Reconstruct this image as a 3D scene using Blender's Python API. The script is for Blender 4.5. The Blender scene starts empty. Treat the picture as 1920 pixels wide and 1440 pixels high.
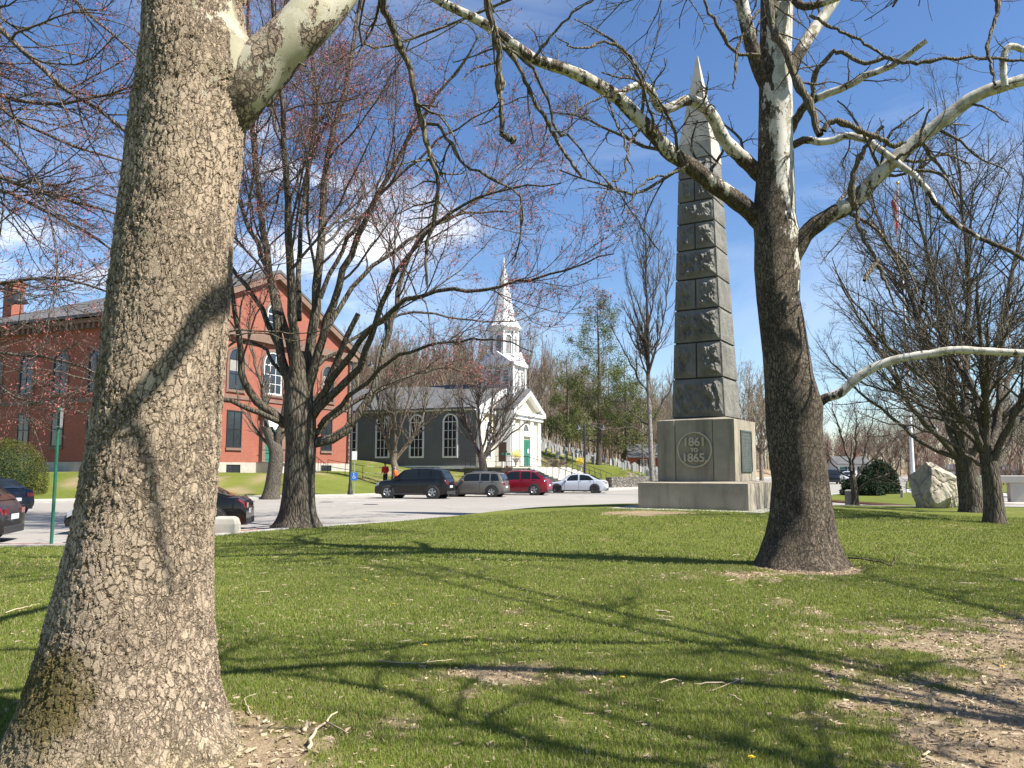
import bpy, math, random
import numpy as np
from mathutils import Vector, Matrix
R = math.radians
rng = np.random.default_rng(7)
random.seed(7)
scene = bpy.context.scene
COL = scene.collection

# ------------------------------------------------------------------ camera, sky, sun, exposure
EYE = 1.65; PITCH = math.atan(160/1500)
cam_d = bpy.data.cameras.new("camera"); cam = bpy.data.objects.new("camera", cam_d); COL.objects.link(cam)
cam_d.sensor_width = 36; cam_d.lens = 36*1500/1920; cam_d.clip_end = 3000; cam_d.clip_start = 0.05
cam.location = (0, 0, EYE); cam.rotation_euler = (R(90)+PITCH, 0, 0)
scene.camera = cam
SUN_A, SUN_E = 24.0, 50.0
SUN = Vector((math.cos(R(SUN_E))*math.cos(R(SUN_A)), -math.cos(R(SUN_E))*math.sin(R(SUN_A)), math.sin(R(SUN_E))))
sd = bpy.data.lights.new("sun", 'SUN'); sd.energy = 5.0; sd.angle = R(0.53); sd.color = (1.0, 0.95, 0.87)
so = bpy.data.objects.new("sun", sd); COL.objects.link(so)
so.rotation_euler = SUN.to_track_quat('Z', 'Y').to_euler(); so.location = (20, -10, 30)
w = bpy.data.worlds.new("World"); scene.world = w; w.use_nodes = True
nt = w.node_tree; nt.nodes.clear()
wo = nt.nodes.new('ShaderNodeOutputWorld'); bg = nt.nodes.new('ShaderNodeBackground'); bg.inputs[1].default_value = 0.078
sky = nt.nodes.new('ShaderNodeTexSky'); sky.sky_type = 'NISHITA'; sky.sun_disc = False
sky.sun_elevation = R(SUN_E); sky.sun_rotation = math.atan2(SUN.x, SUN.y)
sky.air_density = 1.0; sky.dust_density = 0.25; sky.ozone_density = 2.8
hsv = nt.nodes.new('ShaderNodeHueSaturation'); hsv.inputs['Saturation'].default_value = 1.15; hsv.inputs['Hue'].default_value = 0.506; hsv.inputs['Value'].default_value = 1.0
nt.links.new(sky.outputs[0], hsv.inputs['Color'])
tc = nt.nodes.new('ShaderNodeTexCoord')
mp = nt.nodes.new('ShaderNodeMapping'); mp.inputs['Scale'].default_value = (1, 1, 3.2)
nt.links.new(tc.outputs['Generated'], mp.inputs[0])
cn = nt.nodes.new('ShaderNodeTexNoise'); cn.inputs['Scale'].default_value = 3.1; cn.inputs['Detail'].default_value = 7; cn.inputs['Roughness'].default_value = 0.55
nt.links.new(mp.outputs[0], cn.inputs['Vector'])
cr = nt.nodes.new('ShaderNodeValToRGB'); cr.color_ramp.elements[0].position = 0.50; cr.color_ramp.elements[1].position = 0.66
nt.links.new(cn.outputs['Fac'], cr.inputs[0])
def dirmask(px, py, inner, outer):
    v = Vector(((px-960)/1500, 0, 0)) + Vector((0, -math.sin(PITCH), math.cos(PITCH)))*((720-py)/1500) + Vector((0, math.cos(PITCH), math.sin(PITCH)))
    v.normalize()
    mul = nt.nodes.new('ShaderNodeVectorMath'); mul.operation = 'DISTANCE'
    nt.links.new(tc.outputs['Generated'], mul.inputs[0]); mul.inputs[1].default_value = v
    mr = nt.nodes.new('ShaderNodeMapRange'); mr.inputs[1].default_value = inner; mr.inputs[2].default_value = outer
    mr.inputs[3].default_value = 1; mr.inputs[4].default_value = 0; mr.interpolation_type = 'SMOOTHSTEP'
    nt.links.new(mul.outputs['Value'], mr.inputs[0]); return mr.outputs[0]
def wmath(op, a, b):
    n = nt.nodes.new('ShaderNodeMath'); n.operation = op; n.use_clamp = True
    for i, v in enumerate((a, b)):
        if isinstance(v, (int, float)): n.inputs[i].default_value = v
        else: nt.links.new(v, n.inputs[i])
    return n.outputs[0]
# white cumulus low on the left side of the sky (behind the maple and the chimney)
cm = wmath('MAXIMUM', dirmask(600, 380, 0.05, 0.21), dirmask(40, 560, 0.08, 0.22))
cm = wmath('MAXIMUM', cm, wmath('MULTIPLY', dirmask(820, 360, 0.02, 0.14), 0.8))
cl = wmath('MULTIPLY', cr.outputs[0], cm)
cs = nt.nodes.new('ShaderNodeMath'); cs.operation = 'ADD'
# wisps everywhere, thin
wn = nt.nodes.new('ShaderNodeTexNoise'); wn.inputs['Scale'].default_value = 1.7; wn.inputs['Detail'].default_value = 8; wn.inputs['Roughness'].default_value = 0.6; wn.inputs['Distortion'].default_value = 0.6
nt.links.new(mp.outputs[0], wn.inputs['Vector'])
wr = nt.nodes.new('ShaderNodeMapRange'); wr.inputs[1].default_value = 0.5; wr.inputs[2].default_value = 0.8; wr.inputs[3].default_value = 0.0; wr.inputs[4].default_value = 0.28
nt.links.new(wn.outputs['Fac'], wr.inputs[0])
fac = wmath('ADD', cl, wr.outputs[0])
mx = nt.nodes.new('ShaderNodeMixRGB'); mx.inputs[2].default_value = (8.6, 8.7, 9.0, 1)
nt.links.new(fac, mx.inputs[0]); nt.links.new(hsv.outputs[0], mx.inputs[1])
nt.links.new(mx.outputs[0], bg.inputs[0]); nt.links.new(bg.outputs[0], wo.inputs[0])
vs = scene.view_settings; vs.view_transform = 'Standard'; vs.look = 'None'; vs.exposure = 1.18; vs.gamma = 1; vs.use_curve_mapping = False

# ------------------------------------------------------------------ helpers
CP, SP = math.cos(PITCH), math.sin(PITCH)
def at(px, py, Y):
    """the world point seen at pixel (px, py) of the 1920x1440 photograph at forward distance Y"""
    a, b = (px-960)/1500, (720-py)/1500
    s = Y/(CP - SP*b)
    return np.array((a*s, Y, EYE + s*(SP + CP*b)))
def lin(c):
    f = lambda u: u/12.92 if u <= 0.04045 else ((u+0.055)/1.055)**2.4
    return tuple(f(u) for u in c)
def hexc(h):
    return lin(tuple(int(h[i:i+2], 16)/255 for i in (0, 2, 4)))

def new_mesh(name, verts, faces_list, mat=None, smooth=False):
    """faces_list: list of int arrays (n,3) or (n,4)"""
    me = bpy.data.meshes.new(name)
    verts = np.asarray(verts, dtype=np.float32)
    fl = [np.asarray(f, dtype=np.int32) for f in faces_list if len(f)]
    me.vertices.add(len(verts)); me.vertices.foreach_set('co', verts.ravel())
    loops = np.concatenate([f.ravel() for f in fl]); tot = np.concatenate([np.full(len(f), f.shape[1], np.int32) for f in fl])
    starts = np.concatenate([[0], np.cumsum(tot)[:-1]]).astype(np.int32)
    me.loops.add(len(loops)); me.loops.foreach_set('vertex_index', loops)
    me.polygons.add(len(tot)); me.polygons.foreach_set('loop_start', starts)
    me.polygons.foreach_set('use_smooth', np.full(len(tot), bool(smooth)))
    me.update(calc_edges=True); me.validate()
    if mat: me.materials.append(mat)
    return me
def link(name, me, parent=None, loc=None):
    o = bpy.data.objects.new(name, me); COL.objects.link(o)
    if parent: o.parent = parent
    if loc is not None: o.location = loc
    return o
def tag(o, label=None, cat=None, group=None, kind=None):
    if label: o['label'] = label
    if cat: o['category'] = cat
    if group: o['group'] = group
    if kind: o['kind'] = kind
    return o
def empty(name, loc, rz=0, **kw):
    o = bpy.data.objects.new(name, None); COL.objects.link(o); o.location = loc; o.rotation_euler = (0, 0, rz)
    o.empty_display_size = 0.3
    tag(o, **kw); return o
KIDS = {}
def copy_tree(root, loc, rz=0, scale=1, **kw):
    def rec(o, parent):
        c = o.copy(); COL.objects.link(c); c.parent = parent
        for ch in [x for x in ALLCH(o)]: rec(ch, c)
        return c
    r = rec(root, None); r.location = loc; r.rotation_euler = (0, 0, rz)
    r.scale = (scale,)*3 if isinstance(scale, (int, float)) else scale
    for k in ('label', 'category', 'group'):
        pass
    tag(r, **kw); return r
def ALLCH(o): return list(o.children)

class MB:
    """collects polygons in local coordinates and builds one mesh object"""
    def __init__(s): s.v = []; s.f = []
    def add(s, vs_, fs): 
        b = len(s.v); s.v += [tuple(map(float, v)) for v in vs_]; s.f += [tuple(i+b for i in f) for f in fs]; return s
    def box(s, x0, x1, y0, y1, z0, z1):
        return s.add([(x0,y0,z0),(x1,y0,z0),(x1,y1,z0),(x0,y1,z0),(x0,y0,z1),(x1,y0,z1),(x1,y1,z1),(x0,y1,z1)],
              [(0,3,2,1),(4,5,6,7),(0,1,5,4),(1,2,6,5),(2,3,7,6),(3,0,4,7)])
    def loft(s, rings, cap0=True, cap1=True, closed=True):
        n = len(rings[0]); vs_ = [p for r in rings for p in r]; fs = []
        for i in range(len(rings)-1):
            for j in range(n if closed else n-1):
                k = (j+1) % n
                fs.append((i*n+j, i*n+k, (i+1)*n+k, (i+1)*n+j))
        if cap0: fs.append(tuple(range(n))[::-1])
        if cap1: fs.append(tuple((len(rings)-1)*n+j for j in range(n)))
        return s.add(vs_, fs)
    def cyl(s, p0, p1, r0, r1=None, n=10, caps=True):
        r1 = r0 if r1 is None else r1
        p0, p1 = Vector(p0), Vector(p1); d = (p1-p0).normalized()
        a = d.orthogonal().normalized(); b = d.cross(a)
        rg = lambda p, r: [p + a*r*math.cos(2*math.pi*i/n) + b*r*math.sin(2*math.pi*i/n) for i in range(n)]
        return s.loft([rg(p0, r0), rg(p1, r1)], caps, caps)
    def tube(s, pts, r, n=8):
        pts = [Vector(p) for p in pts]; rs = r if isinstance(r, (list, tuple)) else [r]*len(pts)
        rings = []; a = None
        for i, p in enumerate(pts):
            d = (pts[min(i+1, len(pts)-1)] - pts[max(i-1, 0)]).normalized()
            a = d.orthogonal().normalized() if a is None else (a - d*a.dot(d)).normalized()
            b = d.cross(a)
            rings.append([p + (a*math.cos(2*math.pi*k/n) + b*math.sin(2*math.pi*k/n))*rs[i] for k in range(n)])
        return s.loft(rings)
    def lathe(s, prof, c=(0,0,0), n=16, sx=1, sy=1):
        rings = [[(c[0]+r*sx*math.cos(2*math.pi*k/n), c[1]+r*sy*math.sin(2*math.pi*k/n), c[2]+z) for k in range(n)] for r, z in prof]
        return s.loft(rings)
    def prism(s, poly, axis, a0, a1):
        """poly in 2D extruded along an axis ('x': poly is (y,z); 'y': poly is (x,z); 'z': poly is (x,y))"""
        m = {'x': lambda p, a: (a, p[0], p[1]), 'y': lambda p, a: (p[0], a, p[1]), 'z': lambda p, a: (p[0], p[1], a)}[axis]
        return s.loft([[m(p, a0) for p in poly], [m(p, a1) for p in poly]])
    def ring(s, outer, inner, axis, a0, a1):
        """frame between two equal-length polygons"""
        m = {'x': lambda p, a: (a, p[0], p[1]), 'y': lambda p, a: (p[0], a, p[1])}[axis]
        n = len(outer); V = [m(p, a0) for p in outer]+[m(p, a0) for p in inner]+[m(p, a1) for p in outer]+[m(p, a1) for p in inner]
        F = []
        for i in range(n):
            j = (i+1) % n
            F += [(i, j, n+j, n+i), (2*n+i, 3*n+i, 3*n+j, 2*n+j), (i, 2*n+i, 2*n+j, j), (n+i, n+j, 3*n+j, 3*n+i)]
        return s.add(V, F)
    def build(s, name, mat, parent=None, smooth=False, bevel=0, loc=None, autos=None):
        me = bpy.data.meshes.new(name); me.from_pydata(s.v, [], s.f); me.validate()
        import bmesh
        bm = bmesh.new(); bm.from_mesh(me); bmesh.ops.recalc_face_normals(bm, faces=bm.faces[:]) ; bm.to_mesh(me); bm.free()
        if smooth:
            me.polygons.foreach_set('use_smooth', [True]*len(me.polygons))
            if autos: me.set_sharp_from_angle(angle=R(autos))
        if mat: me.materials.append(mat)
        o = link(name, me, parent, loc)
        if bevel:
            b = o.modifiers.new('bevel', 'BEVEL'); b.width = bevel; b.segments = 2; b.limit_method = 'ANGLE'; b.angle_limit = R(35)
        return o

# value noise, shared by the lawn mesh, the grass and the debris
def _hash(ix, iy, seed):
    h = (ix.astype(np.int64)*374761393 + iy.astype(np.int64)*668265263 + seed*1442695041) & 0xffffffff
    h = ((h ^ (h >> 13))*1274126177) & 0xffffffff
    return ((h ^ (h >> 16)) & 0xffff)/65535.0
def vnoise(x, y, seed=0):
    x = np.asarray(x, float); y = np.asarray(y, float)
    ix, iy = np.floor(x), np.floor(y); fx, fy = x-ix, y-iy
    fx = fx*fx*(3-2*fx); fy = fy*fy*(3-2*fy)
    a = _hash(ix, iy, seed); b = _hash(ix+1, iy, seed); c = _hash(ix, iy+1, seed); d = _hash(ix+1, iy+1, seed)
    return (a*(1-fx)+b*fx)*(1-fy) + (c*(1-fx)+d*fx)*fy
def fbm(x, y, seed=0, oct=4):
    s = 0; a = .5; t = 0
    for o in range(oct):
        s = s + a*vnoise(x*2**o, y*2**o, seed+o); t += a; a *= .5
    return s/t
def sstep(a, b, x):
    t = np.clip((x-a)/(b-a), 0, 1); return t*t*(3-2*t)

# ------------------------------------------------------------------ materials
class NT:
    def __init__(s, name):
        s.m = bpy.data.materials.new(name); s.m.use_nodes = True; s.t = s.m.node_tree
        s.b = s.t.nodes['Principled BSDF']; s.o = s.t.nodes['Material Output']
        s.tc = s.n('ShaderNodeTexCoord'); s.co = s.tc.outputs['Object']
    def n(s, typ, **kw):
        nd = s.t.nodes.new(typ)
        for k, v in kw.items(): setattr(nd, k, v)
        return nd
    def put(s, inp, v):
        if isinstance(v, bpy.types.NodeSocket): s.t.links.new(v, inp)
        elif isinstance(v, (tuple, list)) and len(v) == 3 and inp.type == 'RGBA': inp.default_value = (*v, 1)
        else: inp.default_value = v
    def map(s, scale=(1,1,1), co=None, loc=(0,0,0), rot=(0,0,0)):
        m = s.n('ShaderNodeMapping'); m.inputs['Scale'].default_value = scale; m.inputs['Location'].default_value = loc; m.inputs['Rotation'].default_value = rot
        s.put(m.inputs[0], co or s.co); return m.outputs[0]
    def noise(s, scale, detail=4, rough=.55, co=None, dist=0, col=False):
        k = s.n('ShaderNodeTexNoise'); k.inputs['Scale'].default_value = scale; k.inputs['Detail'].default_value = detail
        k.inputs['Roughness'].default_value = rough; k.inputs['Distortion'].default_value = dist
        s.put(k.inputs['Vector'], co or s.co); return k.outputs['Color' if col else 'Fac']
    def voro(s, scale, feature='F1', co=None, out='Distance', rand=1):
        k = s.n('ShaderNodeTexVoronoi'); k.feature = feature; k.inputs['Scale'].default_value = scale; k.inputs['Randomness'].default_value = rand
        s.put(k.inputs['Vector'], co or s.co); return k.outputs[out]
    def math(s, op, a, b=0.0, c=0.0, clamp=False):
        k = s.n('ShaderNodeMath'); k.operation = op; k.use_clamp = clamp
        s.put(k.inputs[0], a); s.put(k.inputs[1], b); s.put(k.inputs[2], c); return k.outputs[0]
    def rng(s, v, a, b, c=0., d=1., smooth=False):
        k = s.n('ShaderNodeMapRange'); s.put(k.inputs[0], v)
        for i, x in enumerate((a, b, c, d)): s.put(k.inputs[i+1], x)
        if smooth: k.interpolation_type = 'SMOOTHSTEP'
        return k.outputs[0]
    def mix(s, f, a, b, mode='MIX'):
        k = s.n('ShaderNodeMixRGB'); k.blend_type = mode; s.put(k.inputs[0], f); s.put(k.inputs[1], a); s.put(k.inputs[2], b); return k.outputs[0]
    def sep(s, v=None):
        k = s.n('ShaderNodeSeparateXYZ'); s.put(k.inputs[0], v or s.co); return k.outputs
    def comb(s, x, y, z):
        k = s.n('ShaderNodeCombineXYZ')
        for i, v in enumerate((x, y, z)): s.put(k.inputs[i], v)
        return k.outputs[0]
    def vadd(s, a, b, op='ADD'):
        k = s.n('ShaderNodeVectorMath'); k.operation = op; s.put(k.inputs[0], a); s.put(k.inputs[1], b); return k.outputs[0]
    def scale(s, a, f):
        k = s.n('ShaderNodeVectorMath'); k.operation = 'SCALE'; s.put(k.inputs[0], a); k.inputs['Scale'].default_value = f; return k.outputs[0]
    def attr(s, name, out='Fac'):
        k = s.n('ShaderNodeAttribute'); k.attribute_name = name; return k.outputs[out]
    def bump(s, h, strength=.5, dist=.02):
        k = s.n('ShaderNodeBump'); k.inputs['Strength'].default_value = strength; k.inputs['Distance'].default_value = dist
        s.put(k.inputs['Height'], h); s.put(s.b.inputs['Normal'], k.outputs[0])
    def fin(s, col=None, rough=.85, metal=0., spec=None):
        if col is not None: s.put(s.b.inputs['Base Color'], col)
        s.put(s.b.inputs['Roughness'], rough); s.put(s.b.inputs['Metallic'], metal)
        if spec is not None: s.put(s.b.inputs['Specular IOR Level'], spec)
        return s.m
def simple(name, c1, c2=None, scale=4, rough=.8, bump=0, bscale=30, metal=0, spec=None, stretch=(1,1,1), bdist=.01):
    m = NT(name); c2 = c2 or tuple(x*.7 for x in c1)
    co = m.map(stretch)
    f = m.rng(m.noise(scale, 6, .65, co), .3, .7)
    if bump: m.bump(m.noise(bscale, 4, .6, co), bump, bdist)
    return m.fin(m.mix(f, c1, c2), rough, metal, spec)

M = {}
M['granite'] = simple('granite', (.43,.40,.34), (.30,.28,.235), 1.6, .85, .35, 60)
M['dark_wood_bark'] = None
M['white_paint'] = simple('white_paint', (.74,.74,.72), (.62,.62,.60), 1.5, .55)
M['black_iron'] = simple('black_iron', (.015,.015,.016), (.03,.03,.03), 6, .45)
M['green_iron'] = simple('green_iron', (.012,.10,.065), (.02,.13,.08), 8, .4)
M['steel'] = simple('steel', (.42,.43,.44), (.34,.35,.36), 8, .4, metal=.6)
M['sign_back'] = simple('sign_back', (.33,.33,.34), (.25,.25,.26), 5, .5, metal=.3)
M['asphalt_dark'] = simple('asphalt_dark', (.05,.05,.052), None, 2, .9)
def glass_mat(name, c=(.012,.015,.018), rough=.06, sp=.9):
    m = NT(name); m.bump(m.noise(1.3, 2), .12, .05); return m.fin(m.mix(m.noise(.7), c, tuple(x*2.2 for x in c)), rough, 0, sp)
M['glass'] = glass_mat('window_glass')
M['car_glass'] = glass_mat('car_glass', (.008,.01,.011), .05, .35)
def brick_mat():
    m = NT('red_brick'); s = m.sep()
    v = m.comb(m.math('ADD', s[0], s[1]), s[2], 0.0)
    b = m.n('ShaderNodeTexBrick'); m.put(b.inputs['Vector'], v); b.inputs['Scale'].default_value = 1
    b.inputs['Brick Width'].default_value = .21; b.inputs['Row Height'].default_value = .072; b.inputs['Mortar Size'].default_value = .006
    b.inputs['Color1'].default_value = (.31,.092,.052,1); b.inputs['Color2'].default_value = (.23,.066,.04,1); b.inputs['Mortar'].default_value = (.22,.13,.10,1)
    b.offset = .5
    c = m.mix(m.rng(m.noise(.35, 5), .35, .7, 0, .35), b.outputs['Color'], (.20,.055,.04))
    c = m.mix(m.rng(m.noise(14, 3), .5, .8, 0, .3), c, (.42,.14,.08))
    m.bump(b.outputs['Fac'], -.3, .01)
    return m.fin(c, .9)
M['brick'] = brick_mat()
M['brownstone'] = simple('brownstone', (.14,.085,.06), (.20,.13,.10), 2.5, .85, .3, 20)
M['slate'] = None
def slate_mat(name, c1, c2):
    m = NT(name); s = m.sep()
    v = m.comb(m.math('ADD', s[0], s[1]), m.math('MULTIPLY', s[2], 1.0), 0.0)
    b = m.n('ShaderNodeTexBrick'); m.put(b.inputs['Vector'], v); b.inputs['Scale'].default_value = 1
    b.inputs['Brick Width'].default_value = .3; b.inputs['Row Height'].default_value = .13; b.inputs['Mortar Size'].default_value = .008
    b.inputs['Color1'].default_value = (*c1, 1); b.inputs['Color2'].default_value = (*c2, 1); b.inputs['Mortar'].default_value = (*[x*.5 for x in c1], 1)
    c = m.mix(m.rng(m.noise(.6, 5), .3, .7, 0, .5), b.outputs['Color'], tuple(x*1.3 for x in c2))
    return m.fin(c, .95, spec=.12)
M['slate'] = slate_mat('slate_roof', (.085,.087,.09), (.12,.12,.12))
M['white_shingle'] = slate_mat('white_shingles', (.66,.67,.68), (.56,.57,.59))
def clap_mat(name, c1, c2, pitch=.13):
    m = NT(name); s = m.sep()
    z = m.math('FRACT', m.math('DIVIDE', s[2], pitch))
    line = m.rng(z, 0.0, .16, 1, 0)
    m.bump(z, -.9, .02)
    f = m.rng(m.noise(.8, 5), .3, .7)
    c = m.mix(f, c1, c2); c = m.mix(m.math('MULTIPLY', line, .45), c, tuple(x*.45 for x in c2))
    return m.fin(c, .65)
M['grey_clap'] = clap_mat('grey_clapboard', (.10,.105,.11), (.13,.132,.135))
M['cream_clap'] = clap_mat('cream_clapboard', (.62,.55,.40), (.54,.48,.35))
M['white_clap'] = clap_mat('white_clapboard', (.7,.7,.68), (.6,.6,.58))
M['green_door'] = simple('green_door_paint', (.02,.12,.08), (.03,.16,.10), 3, .5)
M['stone_dark'] = None
def fieldstone(name, a, b, sc=2.6):
    m = NT(name); co = m.map((1,1,1.7))
    d = m.voro(sc, 'DISTANCE_TO_EDGE', co); cc = m.voro(sc, 'F1', co, 'Color')
    g = m.sep(cc)[0]
    c = m.mix(g, a, b); c = m.mix(m.rng(d, 0, .06, 1, 0), c, tuple(x*.25 for x in a))
    m.bump(m.rng(d, 0, .15), .9, .08)
    return m.fin(c, .9)
M['fieldstone'] = fieldstone('field_stone', (.09,.08,.065), (.19,.175,.15))
M['headstone'] = simple('slate_headstone', (.15,.155,.155), (.25,.25,.24), 5, .8, .2, 30)
M['headstone_white'] = simple('marble_headstone', (.40,.40,.38), (.28,.28,.26), 5, .8, .2, 30)
M['concrete'] = simple('concrete', (.44,.42,.38), (.36,.34,.31), 1.2, .9, .2, 40)
M['stair_stone'] = simple('stair_stone', (.46,.43,.38), (.36,.34,.30), 1.0, .9, .2, 30)
M['bluesign'] = simple('blue_sign', (.03,.16,.55), None, 4, .5)
M['orange'] = simple('orange_plastic', (.8,.16,.02), (.7,.12,.02), 4, .5)
M['yellow_sign'] = simple('yellow_sign', (.75,.30,.01), (.7,.26,.01), 4, .5)
M['brown_sign'] = simple('brown_sign', (.10,.065,.045), (.14,.09,.06), 4, .6)
M['red_post'] = simple('red_post', (.22,.04,.03), (.16,.03,.02), 4, .6)

# bark ----------------------------------------------------------------
def plane_bark(name, base_dark, base_lite, smooth_from, smooth_to, disp=True, plate=20., moss=0., white=(.62,.58,.48), zs=.62, depth=.012, patch=.6):
    """blocky plane-tree bark, turning to smooth mottled white bark between two heights (attribute 'smth' adds to it)"""
    m = NT(name); s = m.sep()
    wob = m.vadd(m.scale(m.vadd(m.noise(5, 3, .6, col=True), (-.5,-.5,-.5)), .12), m.scale(m.vadd(m.noise(plate*1.3, 4, .7, col=True), (-.5,-.5,-.5)), 0.75/plate))
    co = m.vadd(m.map((1,1,zs)), wob)
    d1 = m.voro(plate, 'DISTANCE_TO_EDGE', co); c1 = m.sep(m.voro(plate, 'F1', co, 'Color'))
    co2 = m.vadd(co, (3.1,1.7,.4))
    d2 = m.voro(plate*1.9, 'DISTANCE_TO_EDGE', co2); c2 = m.sep(m.voro(plate*1.9, 'F1', co2, 'Color'))
    fine = m.noise(70, 6, .7); big = m.noise(2.2, 4, .6); mid = m.noise(11, 5, .65)
    patch_ = m.rng(m.noise(1.5, 4, .6), .42, .58, .12, 1.0)      # small flakes here, broad plates there
    gap = m.rng(m.math('ADD', mid, m.math('MULTIPLY', c1[2], .35)), .44, .70)        # where the joints gape
    crack = m.math('MULTIPLY', m.rng(d1, 0.02, .12, 1, 0), m.math('ADD', m.math('MULTIPLY', gap, .8), .15))
    crack = m.math('MAXIMUM', crack, m.math('MULTIPLY', m.math('MULTIPLY', m.rng(d2, 0, .12, 1, 0), gap), m.math('MULTIPLY', patch_, .8)))
    pit = m.math('MULTIPLY', m.rng(c2[2], .84, .9), m.rng(d2, .02, .10))
    crack = m.math('MAXIMUM', crack, m.math('MULTIPLY', pit, .8))
    # relief: plates lifted by different amounts
    h = m.math('ADD', m.math('MULTIPLY', c1[0], .6), m.math('MULTIPLY', m.math('MULTIPLY', c2[0], patch_), .5))
    h = m.math('ADD', h, m.math('MULTIPLY', fine, .18)); h = m.math('ADD', h, m.math('MULTIPLY', mid, .3))
    h = m.math('SUBTRACT', h, m.math('MULTIPLY', crack, 1.0))
    # colour
    c = m.mix(m.rng(big, .35, .65), base_lite, tuple(x*.78 for x in base_lite))
    c = m.mix(m.math('MULTIPLY', c2[1], .45), c, tuple(x*.60 for x in base_lite))
    c = m.mix(m.math('MULTIPLY', m.rng(c1[1], .6, 1), .55), c, tuple(min(1, x*1.15) for x in base_lite))
    c = m.mix(m.rng(m.noise(6, 6, .75), .50, .70, 0, .60), c, (base_lite[0]*.58, base_lite[1]*.62, base_lite[2]*.60))
    c = m.mix(m.rng(fine, .40, .65, 0, .3), c, tuple(x*.55 for x in base_lite))
    c = m.mix(m.math('MULTIPLY', crack, .88), c, base_dark)
    c = m.mix(m.rng(m.noise(.9, 5, .65), .42, .66, 0, .38), c, tuple(x*.45 for x in base_lite))
    if moss:
        mk = m.math('MULTIPLY', m.rng(m.math('ADD', m.noise(7, 9, .85, dist=.6), m.attr('moss')), .80, 1.05, 0, .8), moss)
        c = m.mix(mk, c, m.mix(m.noise(30, 3), (.045,.04,.008), (.13,.10,.015)))
        c = m.mix(m.math('MULTIPLY', m.attr('soil'), m.rng(m.noise(6, 5), .3, .6, .5, 1)), c, m.mix(m.noise(15, 4), (.42,.34,.18), (.30,.24,.16)))
    # smooth upper bark, mottled
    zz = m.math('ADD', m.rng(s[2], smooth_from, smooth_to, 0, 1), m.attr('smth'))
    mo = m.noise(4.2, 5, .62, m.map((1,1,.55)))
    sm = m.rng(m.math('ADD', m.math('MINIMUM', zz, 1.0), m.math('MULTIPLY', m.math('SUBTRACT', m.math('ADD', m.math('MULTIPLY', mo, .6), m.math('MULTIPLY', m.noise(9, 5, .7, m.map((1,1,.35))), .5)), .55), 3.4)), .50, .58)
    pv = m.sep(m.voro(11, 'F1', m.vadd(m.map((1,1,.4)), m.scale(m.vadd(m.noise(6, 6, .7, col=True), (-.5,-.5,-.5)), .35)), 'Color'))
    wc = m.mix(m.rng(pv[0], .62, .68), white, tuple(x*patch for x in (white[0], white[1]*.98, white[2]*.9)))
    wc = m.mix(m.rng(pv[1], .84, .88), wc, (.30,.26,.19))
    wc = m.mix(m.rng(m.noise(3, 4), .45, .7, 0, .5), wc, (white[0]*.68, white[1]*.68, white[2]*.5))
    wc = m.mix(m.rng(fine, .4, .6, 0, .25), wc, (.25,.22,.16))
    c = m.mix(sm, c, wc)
    hh = m.mix(sm, h, m.math('ADD', m.math('MULTIPLY', pv[0], .12), 0.5))
    if disp:
        dn = m.n('ShaderNodeDisplacement'); dn.inputs['Scale'].default_value = depth; dn.inputs['Midlevel'].default_value = .5
        m.put(dn.inputs['Height'], hh); m.t.links.new(dn.outputs[0], m.o.inputs['Displacement'])
        m.m.displacement_method = 'BOTH'
    else: m.bump(hh, .9, .03)
    return m.fin(c, .92, spec=.2)
M['bark_near'] = plane_bark('sycamore_bark_near', (.032,.023,.016), (.47,.37,.265), 30, 31, True, 29., 1.0, white=(.38,.35,.26), zs=.55, depth=.016)
M['bark_near_limb'] = plane_bark('sycamore_limb_bark_near', (.028,.020,.013), (.46,.36,.26), 30, 31, False, 23., 0, (.50,.465,.36), patch=.86)
M['bark_second'] = plane_bark('sycamore_bark_second', (.014,.011,.008), (.21,.168,.122), 4.4, 7.6, False, 20., 0, (.60,.575,.52), zs=.4)
M['bark_limb'] = plane_bark('sycamore_limb_bark', (.03,.025,.02), (.25,.2,.14), -50, -49, False, 15., 0, (.50,.46,.36), patch=.86)
def plain_bark(name, a, b, lichen=.4, fur=6.):
    m = NT(name); co = m.map((1,1,.22))
    n1 = m.noise(fur*3, 6, .7, co, .8); v = m.voro(fur*2.2, 'DISTANCE_TO_EDGE', co)
    c = m.mix(m.rng(n1, .35, .65), a, b)
    c = m.mix(m.rng(m.noise(2.1, 6, .7), .5, .66, 0, lichen), c, (.20,.21,.16))
    c = m.mix(m.rng(v, 0, .08, .8, 0), c, tuple(x*.3 for x in a))
    m.bump(m.math('ADD', n1, m.rng(v, 0, .2)), .9, .03)
    return m.fin(c, .93, spec=.15)
M['bark_maple'] = plain_bark('maple_bark', (.065,.052,.04), (.15,.125,.095), .55, 5)
M['bark_maple_crown'] = plain_bark('maple_crown_bark', (.12,.09,.075), (.22,.18,.155), .5, 8)
M['bark_grey'] = plain_bark('grey_bark', (.085,.07,.055), (.17,.145,.115), .45, 8)
M['bark_street'] = plain_bark('street_tree_bark', (.15,.12,.09), (.26,.215,.16), .35, 8)
M['bark_syc_twig'] = plain_bark('sycamore_twig_bark', (.13,.105,.075), (.25,.21,.15), .3, 10)
M['bark_wood'] = plain_bark('woodland_bark', (.20,.16,.12), (.30,.25,.19), .2, 3)
M['bark_wood_red'] = plain_bark('woodland_red_bark', (.21,.14,.11), (.29,.20,.16), .2, 3)
M['bark_birch'] = plain_bark('pale_bark', (.22,.2,.17), (.34,.31,.27), .2, 6)
def bud_mat(name, a, b):
    m = NT(name); c = m.mix(m.rng(m.noise(3, 3), .3, .7), a, b); m.b.inputs['Subsurface Weight'].default_value = 0
    return m.fin(c, .7, spec=.2)
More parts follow.
